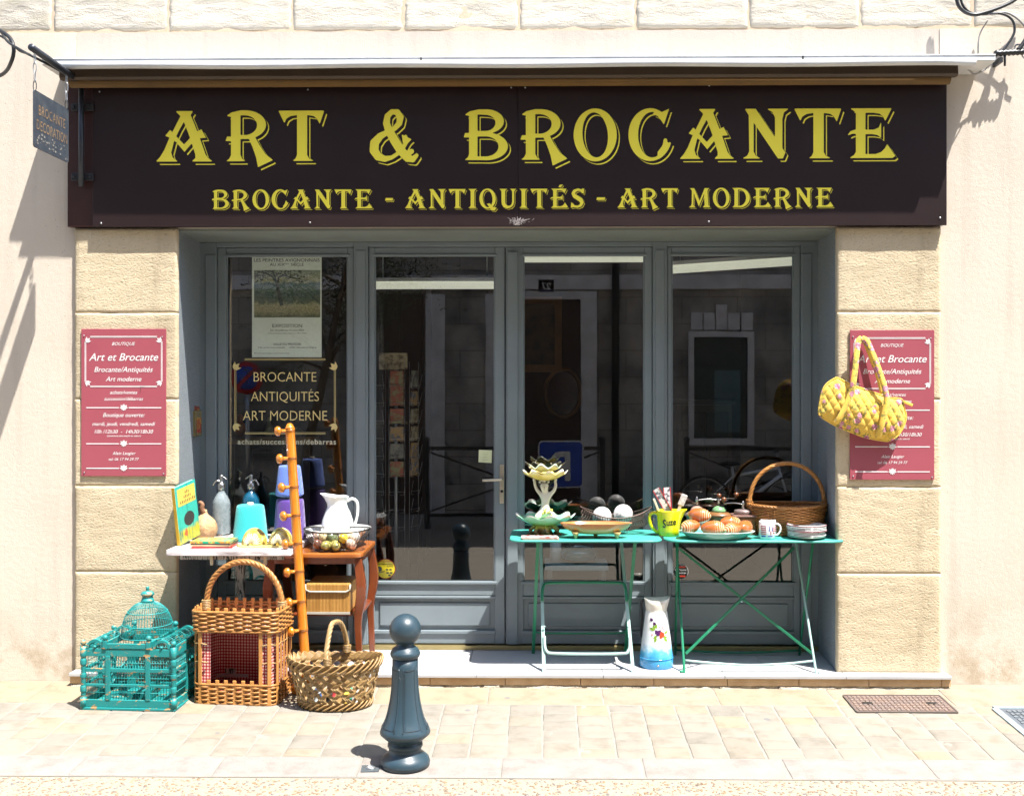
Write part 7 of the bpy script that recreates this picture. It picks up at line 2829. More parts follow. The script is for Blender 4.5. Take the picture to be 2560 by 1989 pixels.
GB = tint_by_height('green_shell', [(.0, (0.30, 0.36, 0.03)), (.25, (0.16, 0.42, 0.16)), (.55, (0.22, 0.52, 0.34)), (.82, (0.32, 0.60, 0.44)), (.93, (0.78, 0.76, 0.70))], fz(1210), fz(1000))
YB = tint_by_height('yellow_shell', [(.0, (0.55, 0.42, 0.06)), (.5, (0.72, 0.55, 0.12)), (.85, (0.78, 0.66, 0.30)), (.97, (0.80, 0.76, 0.62))], fz(412), fz(240))
shell_bowl((1235 - 200) / 2 * KX, fz(1215), (1215 - 1025) * KX, 9, .05, .007, GB, 'lower_bowl', FG)
shell_bowl((1110 - 330) / 2 * KX, fz(412), (412 - 262) * KX, 9, .06, .006, YB, 'upper_bowl', FG)
GLS = mat('glass_dish', (0.26, 0.30, 0.20), .08, (0.45, 0.48, 0.40), 20, coat=.8)
shell_bowl(290 * KX, fz(262), 100 * KX, 7, .05, .004, GLS, 'glass_insert', FG, .7)
# rooty feet
ft = tint_by_height('root_feet', [(.0, (0.28, 0.11, 0.03)), (.5, (0.24, 0.10, 0.03)), (.8, (0.36, 0.34, 0.05)), (1.0, (0.30, 0.40, 0.06))], 0, fz(1190))
rg = rnd(3)
for i in range(7):
    a_ = 2 * PI * i / 7 + .4
    rr_ = 270 * KX
    p0 = Vector((math.cos(a_) * rr_ * .55, math.sin(a_) * rr_ * .5, fz(1200)))
    p1 = Vector((math.cos(a_) * rr_ * .95, math.sin(a_) * rr_ * .75, fz(1290)))
    p2 = Vector((math.cos(a_ + .15) * rr_ * .80, math.sin(a_ + .15) * rr_ * .65, .010))
    p3 = Vector((math.cos(a_ + .2) * rr_ * 1.15, math.sin(a_ + .2) * rr_ * .9, .006))
    MB().tube(smooth_path([p0, p1, p2, p3], 4), [.013, .012, .011, .010, .010, .009, .009, .009, .010, .010, .009, .007, .005], 7).build('root_foot', ft, FG)
MB().lathe([(.05, 0), (.04, .03), (.055, fz(1200))], 12).build('core', ft, FG)
# child: one skin from a joint skeleton
J = [(720, 985, 95, -1), (725, 880, 88, 0), (730, 780, 78, 1), (735, 690, 84, 2), (725, 632, 52, 3), (712, 560, 74, 4), (712, 505, 96, 5), (712, 460, 84, 6),
     (655, 662, 46, 3), (585, 585, 36, 8), (548, 500, 32, 9), (540, 430, 28, 10), (520, 375, 27, 11),
     (815, 662, 46, 3), (885, 590, 36, 13), (915, 500, 32, 14), (902, 430, 28, 15), (925, 375, 27, 16),
     (650, 1000, 72, 0), (600, 1030, 66, 18), (565, 1085, 52, 19),
     (810, 1000, 72, 0), (860, 1030, 66, 21), (890, 1085, 52, 22)]
me = bpy.data.meshes.new('child')
yd = {0: .0, 18: -.02, 19: -.035, 20: -.04, 21: -.02, 22: -.035, 23: -.04, 6: -.006, 5: -.004}
me.from_pydata([(fx(u), yd.get(i, 0), fz(v_)) for i, (u, v_, r_, p_) in enumerate(J)], [(p_, i) for i, (u, v_, r_, p_) in enumerate(J) if p_ >= 0], [])
CH = meshobj('child_body', me, MT['fig'], FG)
sk = CH.modifiers.new('skin', 'SKIN')
sk.use_smooth_shade = True
lay = me.skin_vertices[0] if len(me.skin_vertices) else None
if lay is None:
    bpy.context.view_layer.objects.active = CH
    bpy.ops.mesh.customdata_skin_add()
    lay = me.skin_vertices[0]
for i, (u, v_, r_, p_) in enumerate(J):
    lay.data[i].radius = (r_ * KX, r_ * KX * .92)
    lay.data[i].use_root = (i == 0)
sb_ = CH.modifiers.new('sub', 'SUBSURF')
sb_.levels = sb_.render_levels = 2
hr = MB()
for i in range(26):
    a_, e_ = rg.uniform(0, 2 * PI), rg.uniform(.15, 1.4)
    if math.sin(a_) < -.3 and e_ < .75:
        continue
    hr.ball((fx(712) + math.cos(a_) * math.cos(e_) * 96 * KX, -.006 + math.sin(a_) * math.cos(e_) * 92 * KX, fz(490) + math.sin(e_) * 92 * KX), 24 * KX, 8, 6)
hr.build('hair_curls', MT['fig'], FG, kind='stuff')
fc = MB()
fc.ball((fx(712), -.038, fz(530)), (.0045, .006, .006), 8, 6)
for s_ in (-1, 1):
    fc.ball((fx(712) + s_ * .011, -.034, fz(512)), (.0035, .003, .002), 8, 6)
fc.ball((fx(712), -.033, fz(562)), (.007, .003, .0018), 8, 6)
fc.build('face_features', mat('face_tint', (0.45, 0.36, 0.27), .4), CH)
fl_ = MB()
for i in range(18):
    fl_.ball((fx(730) + rg.gauss(0, .018), -.045 + rg.uniform(-.01, .01), fz(940) + rg.gauss(0, .012)), rg.uniform(.004, .008), 7, 5)
fl_.build('flower_spray', mat('flower_yellow', (0.68, 0.55, 0.10), .35), FG, kind='stuff')

# wire boat basket with two white stone balls
WB2 = thing('wire_boat_basket', (X(1540, .24), .24, GZ + .001), 'boat-shaped wire mesh basket with upturned ends on the left folding table', 'basket')
HL = .205


def hull(u, v_):
    """u -1..1 along, v -1..1 across"""
    e_ = 1 - abs(u) ** 2.2
    wd = .105 * max(e_, .02) ** .6
    zr = .095 + .055 * u * u
    y_ = wd * math.sin(v_ * PI / 2)
    dpt = (math.cos(v_ * PI / 2)) ** .7
    zk_ = zr - (zr - .012 - .06 * abs(u) ** 3) * dpt
    return Vector((HL * u, y_, zk_))


mb = MB()
for i in range(-18, 19):
    for s_ in (1, -1):
        pts = []
        for q in range(-8, 9):
            u = i / 15 + s_ * q / 8 * .28
            if abs(u) <= 1:
                pts.append(hull(u, q / 8))
        if len(pts) > 2:
            mb.tube(pts, .0014, 4)
mb.build('wire_mesh', mat('rusty_wire', (0.09, 0.055, 0.045), .5, (0.16, 0.11, 0.09), 40, metal=.5), WB2, kind='stuff')
for s_ in (-1, 1):
    MB().tube([hull(q / 14, s_) for q in range(-14, 15)], .0036, 6).build('rim_wire', bpy.data.materials['rusty_wire'], WB2)
    MB().tube([hull(s_ * 1, 0) + Vector((s_ * .010 * (1 - math.cos(q * .6)), 0, .010 * math.sin(q * .6))) for q in range(11)], .002, 5).build('curled_end', bpy.data.materials['rusty_wire'], WB2)
MB().tube([(-.06, -.04, .0), (-.06, -.04, .03)], .002, 5).build('foot', bpy.data.materials['rusty_wire'], WB2)
MB().tube([(.06, -.04, .0), (.06, -.04, .03)], .002, 5).build('foot', bpy.data.materials['rusty_wire'], WB2)
MB().tube([(.0, .05, .0), (.0, .05, .03)], .002, 5).build('foot', bpy.data.materials['rusty_wire'], WB2)
m, nt, b = newmat('veined_stone')
vec = coords(nt)
nt.links.new(mix(nt, (0.72, 0.70, 0.69), (0.30, 0.30, 0.31), ramp(nt, nz(nt, vec, 18, 4, .6, 1.5), [(.47, (0, 0, 0)), (.5, (1, 1, 1)), (.53, (0, 0, 0))])), b.inputs['Base Color'])
b.inputs['Roughness'].default_value = .35
for px_, py_, lab in ((1505, 1290, 'left'), (1558, 1284, 'right')):
    p_ = at(px_, py_, .21)
    o = MB().ball((0, 0, 0), .055, 28, 18).build('stone_ball', m)
    o.location = p_
    tag(o, '%s of the two white veined stone balls in the boat-shaped wire basket' % lab, 'ball', 'white stone balls')

# long footed dish
TG = thing('footed_dish', (X(1490, .03), .03, GZ), 'long orange and olive glazed dish on little feet, front of the left folding table', 'dish')
DG = tint_by_height('orange_olive_glaze', [(.0, (0.33, 0.30, 0.10)), (.35, (0.42, 0.34, 0.14)), (.6, (0.48, 0.26, 0.08)), (.9, (0.50, 0.17, 0.05))], .0, .085)
L2 = 90 * mpp(.03)
pf = [(.0001, .026), (.45, .026), (.66, .034), (.86, .056), (.98, .083), (1.0, .086), (.95, .083), (.82, .060), (.62, .042), (.0001, .036)]
MB().lathe(pf, 40, sx=L2, sy=.075, fn=lambda a_, t: 1 + .02 * math.cos(6 * a_)).build('trough', DG, TG)
for x_, y_ in ((-.115, -.035), (.115, -.035), (0.0, .04)):
    MB().lathe([(.006, 0), (.010, .006), (.014, .02), (.024, .038)], 10, (x_, y_, 0)).build('foot', DG, TG)
for i, (cc, dx, lab) in enumerate((((0.52, 0.22, 0.20), 0, 'lower red-edged booklet lying at the front left corner of the folding table'), ((0.66, 0.52, 0.48), -.008, 'upper pale booklet lying at the front left corner of the folding table'))):
    t = thing('booklet', (X(1352, -.02) + dx, -.015, GZ + .0005 + i * .0065), lab, 'booklet', 'booklets at the table corner')
    MB().box(-.10, .10, -.04, .05, .0, .0012).build('cover', mat('booklet_cover', cc, .5), t)
    MB().box(-.099, .099, -.039, .049, .0013, .0048).build('pages', MT['ivory'], t)
    MB().box(-.10, .10, -.04, .05, .0049, .006).build('cover', mat('booklet_print', (0.62, 0.58, 0.54), .5, (0.45, 0.06, 0.06), 30, .52, .56), t)

# ================================================================ ON THE RIGHT FOLDING TABLE
# yellow water jug
YJ = thing('yellow_jug', (X(1672, .14), .14, GZ), 'yellow advertising jug with black lettering holding red rulers', 'jug')
YJM = tint_by_height('yellow_glaze', [(.0, (0.40, 0.50, 0.01)), (.3, (0.62, 0.60, 0.01)), (1.0, (0.72, 0.62, 0.015))], 0, .14, .12)
jr = lambda z_: .0605 + .010 * (z_ / .145) ** 1.2
mb = MB()
pf = [(.0001, 0), (.055, 0)] + [(jr(z_), z_) for z_ in (.004, .03, .06, .09, .12, .138, .143)] + [(jr(.143) - .003, .145), (jr(.143) - .006, .143), (.055, .1), (.0001, .095)]
mb.lathe(pf, 40)
for i, (x_, y_, z_) in enumerate(mb.v):
    if x_ > 0 and z_ > .06:
        ang = math.atan2(y_, x_)
        g_ = math.exp(-(ang / .5) ** 2) * ((z_ - .06) / .085) ** 1.6
        mb.v[i] = (x_ + .036 * g_, y_ * (1 - .15 * g_), z_ + .006 * g_)
mb.build('body', YJM, YJ)
MB().tube(smooth_path([(-.062, 0, .122), (-.085, 0, .130), (-.105, 0, .118), (-.109, 0, .09), (-.100, 0, .055), (-.078, 0, .028), (-.058, 0, .018)], 5), .0095, 10).build('handle', YJM, YJ)
mb = MB()
text_into(mb, 'S', -.030, .055, height=.046, width=.020, offset=.025)
text_into(mb, 'uze', .0115, .066, width=.056, height=.036, offset=.022)
mb.v = [(x_, y_, z_ + x_ * .10) for x_, y_, z_ in mb.v]
bend = []
for x_, y_, z_ in mb.v:
    r_ = jr(z_) + .0012
    a_ = x_ / r_ - .06
    bend.append((r_ * math.sin(a_), -r_ * math.cos(a_), z_))
mb.v = bend
mb.build('lettering', mat('black_print', (0.012, 0.012, 0.012), .4), YJ)
wsil = mat('printed_silver', (0.60, 0.58, 0.56), .35, (0.10, 0.11, 0.13), 50, .48, .55)
redp = mat('ruler_red', (0.50, 0.03, 0.04), .4)
for i, (p0, p1, lab) in enumerate((((1684, 1275, .12), (1640, 1222, .10), 'red-edged ruler leaning left in the yellow jug'), ((1672, 1275, .13), (1667, 1218, .14), 'red-edged ruler standing upright in the yellow jug'))):
    A, C_ = at(p0[0], p0[1] + 25, p0[2]), at(p1[0], p1[1], p1[2])
    t = thing('folding_ruler', A, lab, 'ruler', 'rulers in the yellow jug')
    d_ = C_ - A
    n_ = d_.normalized()
    sd2 = n_.cross(Vector((0, 1, 0))).normalized()
    MB().bar((0, 0, 0), d_, .034, .006, (0, 1, 0)).build('blade', wsil, t)
    for s_ in (-1, 1):
        MB().bar(sd2 * (s_ * .019), d_ + sd2 * (s_ * .019), .004, .010, (0, 1, 0)).build('edge', redp, t)
A, C_ = at(1690, 1290, .14), at(1712, 1236, .13)
t = thing('white_brush', A, 'white bristled brush handle leaning right in the yellow jug', 'brush')
MB().bar((0, 0, 0), (C_ - A) * .55, .018, .008, (0, 1, 0)).build('handle', MT['ivory'], t, bevel=.002)
MB().bar((C_ - A) * .5, (C_ - A), .036, .012, (0, 1, 0)).build('head', mat('bristle_white', (0.70, 0.68, 0.64), .5, (0.45, 0.42, 0.38), 60), t, bevel=.004)
A, C_ = at(1652, 1290, .15), at(1634, 1246, .15)
t = thing('pale_stick', A, 'short pale stick at the left edge of the yellow jug mouth', 'stick')
MB().bar((0, 0, 0), (C_ - A), .013, .008, (0, 1, 0)).build('stick', MT['ivory'], t, bevel=.002)

# oval enamel plate of polished shells
PLT = thing('oval_dish', (X(1792, .03), .03, GZ), 'shallow oval sea-green enamel dish holding polished shells', 'dish')
rp = 95 * mpp(.03)
MB().lathe([(.0001, .003), (.72, .003), (.76, .006), (.88, .026), (.97, .038), (1.0, .040), (1.0, .043), (.95, .043), (.86, .032), (.72, .011), (.0001, .009)], 44, sx=rp, sy=.125).build('dish', tint_by_height('enamel_dish', [(.0, (0.16, 0.40, 0.34)), (.8, (0.09, 0.42, 0.36)), (1.0, (0.55, 0.62, 0.58))], 0, .043, .15), PLT)
m, nt, b = newmat('banded_shell')
vec = coords(nt)
w_ = nt.nodes.new('ShaderNodeTexWave')
w_.bands_direction = 'X'
w_.inputs['Scale'].default_value = 26
w_.inputs['Distortion'].default_value = 4
w_.inputs['Detail'].default_value = 3
nt.links.new(vec, w_.inputs['Vector'])
sp = nt.nodes.new('ShaderNodeSeparateXYZ')
nt.links.new(vec, sp.inputs[0])
amt = ramp(nt, mathn(nt, 'ADD', mathn(nt, 'MULTIPLY', sp.outputs[0], 9.0), .45), [(.40, (0, 0, 0)), (.95, (1, 1, 1))])
bands = mathn(nt, 'MULTIPLY', ramp(nt, w_.outputs['Fac'], [(.50, (0, 0, 0)), (.70, (1, 1, 1))]), mathn(nt, 'MULTIPLY', amt, .9))
bands2 = mathn(nt, 'MAXIMUM', bands, mathn(nt, 'MULTIPLY', ramp(nt, nz(nt, coords(nt, (3, 40, 40)), 1.2), [(.6, (0, 0, 0)), (.75, (1, 1, 1))]), .25))
base = mix(nt, mix(nt, (0.36, 0.085, 0.018), (0.46, 0.15, 0.04), nz(nt, vec, 14)), (0.72, 0.60, 0.36), bands2)
nt.links.new(base, b.inputs['Base Color'])
b.inputs['Roughness'].default_value = .10
b.inputs['Coat Weight'].default_value = 1.0
SHL = m
shell_me = None
SP = [(-.062, 0), (-.060, .010), (-.050, .022), (-.030, .035), (.0, .042), (.025, .0395), (.045, .031), (.056, .021), (.062, .012), (.066, .006), (.0665, .0001)]
mb = MB().lathe([(max(r_, .0001), x_) for x_, r_ in SP], 26, fn=lambda a_, t: 1 + .04 * math.sin(a_ + 6 * t))
mb.xf(Matrix.Rotation(R(90), 4, 'Y'))
shm = mb.mesh('polished_shell', SHL)
for i, (px_, py_, Y_, rz, ry, s_, lab) in enumerate(((1727, 1315, .00, 205, 8, .95, 'banded shell at the left end of the oval dish'), (1748, 1287, .04, 350, 6, 1.0, 'plain reddish shell lying on top of the others in the oval dish'), (1782, 1320, -.03, 0, 0, 1.08, 'long striped shell at the front of the oval dish'),
                                                     (1825, 1308, .06, 20, 4, 1.05, 'reddish shell at the back right of the oval dish'), (1832, 1322, -.02, 215, 6, .95, 'banded shell with its spire to the front right of the dish'), (1861, 1318, .03, 60, 0, 1.0, 'cream-striped shell at the right end of the oval dish'))):
    o = meshobj('polished_shell', shm, None, None, at(px_, py_, Y_), (0, R(ry), R(rz)), (s_, s_, s_))
    tag(o, lab, 'shell', 'polished shells in the oval dish')

# mugs
MUGM = mat('mug_white', (0.74, 0.74, 0.75), .12, coat=.5)
red_, blu_ = mat('mug_red', (0.42, 0.02, 0.05), .3), mat('mug_blue', (0.03, 0.05, 0.30), .3)


def curved(mb_, r_, a0, a1, z0, z1, n_=6):
    v = [(r_ * math.sin(a0 + (a1 - a0) * i / n_), -r_ * math.cos(a0 + (a1 - a0) * i / n_), z_) for z_ in (z0, z1) for i in range(n_ + 1)]
    mb_.add(v, [(i, i + 1, n_ + 2 + i, n_ + 1 + i) for i in range(n_)], True)


for i, (px_, Y_, lab) in enumerate(((1917, .02, 'white mug with red and blue printed stripes, in front'), (1921, .115, 'white mug standing right behind the striped one'))):
    t = thing('mug', (X(px_, Y_), Y_, GZ), lab, 'mug', 'white mugs on the right table')
    r_ = .0435
    MB().lathe([(.0001, 0), (r_ * .9, 0), (r_, .006), (r_, .094), (r_ - .002, .097), (r_ - .004, .094), (r_ - .005, .01), (.0001, .008)], 30).build('body', MUGM, t)
    MB().tube(smooth_path([(r_ - .002, 0, .078), (r_ + .016, 0, .082), (r_ + .031, 0, .066), (r_ + .031, 0, .042), (r_ + .016, 0, .022), (r_ - .002, 0, .022)], 5), .0052, 8).build('handle', MUGM, t)
    pr_, pb2 = MB(), MB()
    for q in range(5):
        curved(pr_, r_ + .0006, -1.0, -.28, .028 + q * .0105, .033 + q * .0105)
    for q in range(4):
        curved(pr_, r_ + .0006, .22, .42, .026 + q * .0055, .029 + q * .0055)
    for q in range(4):
        curved(pr_, r_ + .0006, .62, 1.0, .032 + q * .010, .037 + q * .010)
    for aa in (.05, .45):
        for q in range(6):
            curved(pb2, r_ + .0006, aa - .02 + q * .012, aa + .17 - q * .006, .046 + q * .0055, .0495 + q * .0055, 3)
    curved(pb2, r_ + .0006, -.95, -.35, .014, .022)
    curved(pb2, r_ + .0006, -.08, .60, .016, .021)
    pr_.build('print_stripes', red_, t)
    pb2.build('print_blocks', blu_, t)

# plates
for i in range(9):
    r_ = .108 - .004 * (i < 4) + .001 * math.sin(i * 2.1)
    z_ = GZ + .0005 + i * .0075
    t = thing('plate', (X(2016, .03) + .0015 * math.sin(i * 1.7), .03 + .001 * math.cos(i), z_), ('%s white plate of the stack at the right end of the table' % ('bottom', 'second lowest', 'third lowest', 'fourth lowest', 'middle', 'fourth from the top', 'third from the top', 'second from the top', 'top, red-rimmed')[i]), 'plate', 'stack of white plates')
    MB().lathe([(.0001, 0), (r_ * .62, 0), (r_ * .66, .003), (r_ * .9, .011), (r_, .015), (r_, .0175), (r_ * .96, .0172), (r_ * .64, .0065), (.0001, .004)], 44).build('dish', MT['china'] if i else mat('green_china', (0.35, 0.55, 0.48), .15), t)
    if i in (4, 8):
        MB().tube([(r_ * math.cos(2 * PI * q / 44), r_ * math.sin(2 * PI * q / 44), .0172) for q in range(44)], .0013, 5, True).build('rim_line', mat('rim_red', (0.30, 0.03, 0.06), .3), t)


# coffee grinders
def crank(parent, z_, ang, L_):
    d_ = Vector((math.cos(R(ang)), math.sin(R(ang)), 0))
    MB().lathe([(.006, z_ - .02), (.010, z_ - .012), (.006, z_ - .004), (.009, z_), (.010, z_ + .008), (.005, z_ + .014), (.007, z_ + .02), (.0001, z_ + .024)], 12).build('spindle', MT['chrome'], parent)
    cr_ = MB().tube(smooth_path([Vector((0, 0, z_ + .004)), d_ * L_ * .5 + Vector((0, 0, z_ + .010)), d_ * L_ + Vector((0, 0, z_ + .004))], 4), .0034, 6).build('crank', MT['chrome'], parent)
    MB().lathe([(.005, 0), (.006, .008), (.012, .016), (.0145, .026), (.011, .036), (.0001, .039)], 12, tuple(d_ * L_ + Vector((0, 0, z_ + .004)))).build('crank_knob', mat('knob_wood', (0.16, 0.05, 0.015), .3, coat=.5), cr_)


OAK = mat('oak_box', (0.22, 0.10, 0.035), .4, (0.15, 0.065, 0.02), 6, coat=.3, stretch=(1, 1, 6))
def grinder(px_, Y_, label, lid_c, kind, ang, w_=.066, h_=.10):
    t = thing('coffee_grinder', (X(px_, Y_), Y_, GZ), label, 'coffee grinder', 'old coffee grinders behind the shells')
    if kind == 'box':
        MB().box(-w_, w_, -w_, w_, .0, .012).build('plinth', OAK, t, bevel=.003)
        MB().box(-w_ * .94, w_ * .94, -w_ * .94, w_ * .94, .0121, h_).build('body', OAK, t, bevel=.004)
        MB().box(-w_ * 1.02, w_ * 1.02, -w_ * 1.02, w_ * 1.02, h_ + .0005, h_ + .012).build('rim', mat('brown_metal', (0.22, 0.13, 0.11), .35), t, bevel=.003)
        MB().lathe([(w_ * .80, h_ + .0125), (w_ * .82, h_ + .03), (w_ * .76, h_ + .037), (w_ * .3, h_ + .041), (.0001, h_ + .042)], 28).build('lid', mat('lid_metal', lid_c, .3, metal=.3), t)
        MB().add([(-.02, -w_ * .97, h_ * .7), (0, -w_ * .97, h_ * .62), (.02, -w_ * .97, h_ * .7), (0, -w_ * .97, h_ * .78), (-.02, -w_ * .945, h_ * .7), (0, -w_ * .945, h_ * .62), (.02, -w_ * .945, h_ * .7), (0, -w_ * .945, h_ * .78)], [(0, 1, 2, 3), (0, 4, 5, 1), (1, 5, 6, 2), (2, 6, 7, 3), (3, 7, 4, 0)]).build('badge', MT['chrome'], t)
        MB().box(-w_ * .8, w_ * .8, -w_ * .97, -w_ * .945, h_ * .10, h_ * .45).build('drawer', OAK, t, bevel=.002)
        crank(t, h_ + .065, ang, .11)
    else:
        MB().lathe([(w_ * 1.1, 0), (w_ * 1.1, .008), (w_ * .95, .012), (w_ * .95, h_ * .93), (w_ * 1.05, h_ * .95), (w_ * 1.18, h_), (w_ * 1.18, h_ + .006), (w_ * .9, h_ + .016), (w_ * .7, h_ + .02)], 28).build('body', OAK if kind == 'round' else mat('grey_wood', (0.16, 0.13, 0.10), .45), t)
        MB().lathe([(w_ * .66, h_ + .018), (w_ * .62, h_ + .032), (w_ * .48, h_ + .046), (w_ * .25, h_ + .054), (.0001, h_ + .056)], 28).build('dome', mat('dome_enamel', lid_c, .2, coat=.5), t)
        MB().tube([(w_ * (.67 - .0) * math.cos(PI * q / 12), -.004, h_ + .020 + .037 * math.sin(PI * q / 12)) for q in range(13)], .0016, 5).build('dome_seam', MT['dark'], t)
        crank(t, h_ + .084, ang, .13)
    return t


grinder(1742, .26, 'coffee grinder with a pinkish domed lid, left behind the shells', (0.42, 0.26, 0.20), 'grey', 5, .062)
grinder(1797, .27, 'coffee grinder with a pale green domed lid behind the shells', (0.18, 0.36, 0.17), 'round', 30, .064)
grinder(1858, .22, 'square oak coffee grinder with a diamond badge beside the mugs', (0.26, 0.20, 0.19), 'box', 165, .064)

# big oval wicker basket with a tall hoop
HB = thing('hoop_basket', (X(1967, .23), .23, GZ + .001), 'low brown wicker basket with a tall hoop handle on the right folding table', 'basket')
hra, hrb = 97 * mpp(.23), .15


def hb_path(t, z):
    a_ = 2 * PI * t
    s_ = .86 + .14 * (z / .165)
    c_, s2 = math.cos(a_), math.sin(a_)
    nx_, ny_ = c_ / hra, s2 / hrb
    l_ = math.hypot(nx_, ny_)
    return hra * s_ * c_, hrb * s_ * s2, nx_ / l_, ny_ / l_


weave_band(hb_path, [.010 + i * .0078 for i in range(19)], .0046, .0055, 34, 0, n=5, wob=.001, seed=6).build('weave', MT['wick_brown'], HB, kind='stuff')
for i in range(34):
    x0_, y0_, n1_, n2_ = hb_path(i / 34, .0)
    x1_, y1_, _, _ = hb_path(i / 34, .165)
    MB().tube([(x0_, y0_, .002), (x1_, y1_, .162)], .003, 5).build('stake', MT['wick_brown'], HB)
mb = MB()
rim_ = [(hb_path(i / 72, .165)[0], hb_path(i / 72, .165)[1], .166 + .004 * math.cos(4 * PI * i / 72)) for i in range(73)]
rope(mb, rim_, .009, 3, .06)
mb.build('rim', MT['wick_brown'], HB, kind='stuff')
MB().lathe([(1, .002), (1, .008), (.0001, .008)], 40, sx=hra * .86, sy=hrb * .86).build('bottom', MT['wick_brown'], HB)
mb = MB()
hh_ = Z(1153, .23) - GZ
hpts = [(hra * .97 * math.cos(R(a_)) * (1 if abs(math.cos(R(a_))) > .9 else 1), .0, .13 + (hh_ - .14) * max(0, math.sin(R(a_))) ** .80) for a_ in range(0, 181, 8)]
rope(mb, hpts, .0115, 4, .13)
mb.build('hoop_handle', mat('hoop_wicker', (0.46, 0.22, 0.06), .35, (0.32, 0.14, 0.035), 30), HB)
for s_ in (-1, 1):
    mb = MB()
    for i in range(6):
        mb.tube([(s_ * hra * .97 + .017 * math.cos(2 * PI * q / 12), .017 * math.sin(2 * PI * q / 12), .155 + i * .0075) for q in range(12)], .0035, 5, True)
    mb.build('handle_binding', MT['wick_brown'], HB, kind='stuff')

# ================================================================ ENAMEL FLOOR PITCHER
EP = thing('enamel_pitcher', (X(1641, .10), .10, ZP), 'tall white enamel pitcher with painted flowers and a blue foot, on the step', 'pitcher')
ke = 6.1 / F
EPM = tint_by_height('blue_fade_enamel', [(.0, (0.03, 0.26, 0.52)), (.16, (0.04, 0.30, 0.56)), (.24, (0.12, 0.42, 0.62)), (.36, (0.70, 0.74, 0.76)), (.80, (0.76, 0.75, 0.73)), (.82, (0.70, 0.66, 0.58)), (1.0, (0.74, 0.70, 0.62))], 0, .39, .14)
pe_ = [(.0001, 0), (41, 0), (42.5, 3), (42, 22), (41.5, 24), (42, 27), (40, 35), (36, 70), (31, 110), (27.5, 136), (26, 141), (27, 145), (28, 155), (29, 166), (28.3, 166.5), (27, 155), (25, 143), (0.01, 139)]
mb = MB().lathe([(a_ * ke, c_ * ke) for a_, c_ in pe_], 40)
for i, (x_, y_, z_) in enumerate(mb.v):
    if z_ > 141 * ke:
        t_ = (z_ - 141 * ke) / (25 * ke)
        mb.v[i] = (x_ + (x_ > 0) * .010 * t_ * x_ / .06 - (x_ < 0) * .004 * t_, y_, z_ + (.016 * t_ * (x_ / .065) ** 2 if x_ > 0 else .010 * t_ * (x_ / .065) ** 2))
mb.build('body', EPM, EP)
MB().tube([(42.6 * ke * math.cos(2 * PI * q / 40), 42.6 * ke * math.sin(2 * PI * q / 40), 25 * ke) for q in range(40)], .0022, 5, True).build('foot_ring', EPM, EP)
MB().tube(smooth_path([(-27 * ke, .02, 160 * ke), (-33 * ke, .03, 163 * ke), (-36 * ke, .04, 150 * ke), (-34 * ke, .045, 120 * ke), (-36 * ke, .04, 85 * ke), (-37 * ke, .02, 70 * ke)], 5), .006, 8).build('handle', MT['dark'], EP)


def er(z_):
    return float(np.interp(z_ / ke, [c_ for a_, c_ in pe_[2:14]], [a_ for a_, c_ in pe_[2:14]])) * ke


def dab(mb_, u, v_, pts, r_off=.0012):
    """painted blossom or leaf laid on the curved side; u,v in photo px relative to the axis and foot"""
    out = []
    for (a_, c_) in pts:
        z_ = (v_ + c_) * ke
        r_ = er(z_) + r_off
        x_ = (u + a_) * ke
        an = math.asin(max(-1, min(1, x_ / r_)))
        out.append((r_ * math.sin(an), -r_ * math.cos(an), z_))
    mb_.add(out, [tuple(range(len(out)))])


def blob(r_, n_=8, k_=.25, ph=0):
    return [(r_ * (1 + k_ * math.cos(3 * 2 * PI * i / n_ + ph)) * math.cos(2 * PI * i / n_), r_ * (1 + k_ * math.cos(3 * 2 * PI * i / n_ + ph)) * math.sin(2 * PI * i / n_)) for i in range(n_)]


pp, pr2, pg_, pk = MB(), MB(), MB(), MB()
for u, v_, r_ in ((1, 88, 6), (-3, 92, 5), (4, 93, 4)):
    dab(pp, u, v_, blob(r_), .0012 + r_ * .00002)
for u, v_, r_ in ((-8, 112, 4), (-15, 121, 4)):
    dab(pp, u, v_, blob(r_), .0013)
for u, v_, r_ in ((10, 87, 6), (8, 81, 5), (13, 83, 4)):
    dab(pr2, u, v_, blob(r_), .0014 + r_ * .00002)
for u, v_, an in ((-14, 98, 150), (-9, 102, 110), (-6, 80, 220), (18, 79, -20), (21, 90, 40), (20, 72, -40), (-6, 73, 250), (-4, 106, 100)):
    ca, sa = math.cos(R(an)), math.sin(R(an))
    dab(pg_, u, v_, [(ca * a_ - sa * c_, sa * a_ + ca * c_) for a_, c_ in ((-6, 0), (-2, 3), (2, 3), (7, 0), (2, -3), (-2, -3))], .0010)
for u, v_ in ((8, 98), (12, 103), (5, 104), (10, 68), (-14, 85), (14, 99)):
    dab(pk, u, v_, blob(2.2), .0016)
pp.build('painted_pansy', mat('pansy', (0.07, 0.015, 0.10), .3), EP)
pr2.build('painted_poppy', mat('poppy', (0.52, 0.06, 0.02), .3), EP)
pg_.build('painted_leaves', mat('painted_green', (0.20, 0.34, 0.03), .3), EP)
pk.build('painted_buds', mat('painted_pink', (0.55, 0.25, 0.28), .3), EP)
MB().lathe([(.0001, 0), (.006, 0), (.007, .004), (.0045, .007), (.0001, .008)], 14).xf(Matrix.Translation((0, -41 * ke, 11 * ke)) @ Matrix.Rotation(R(90), 4, 'X')).build('tap_bung', MT['chrome'], EP)

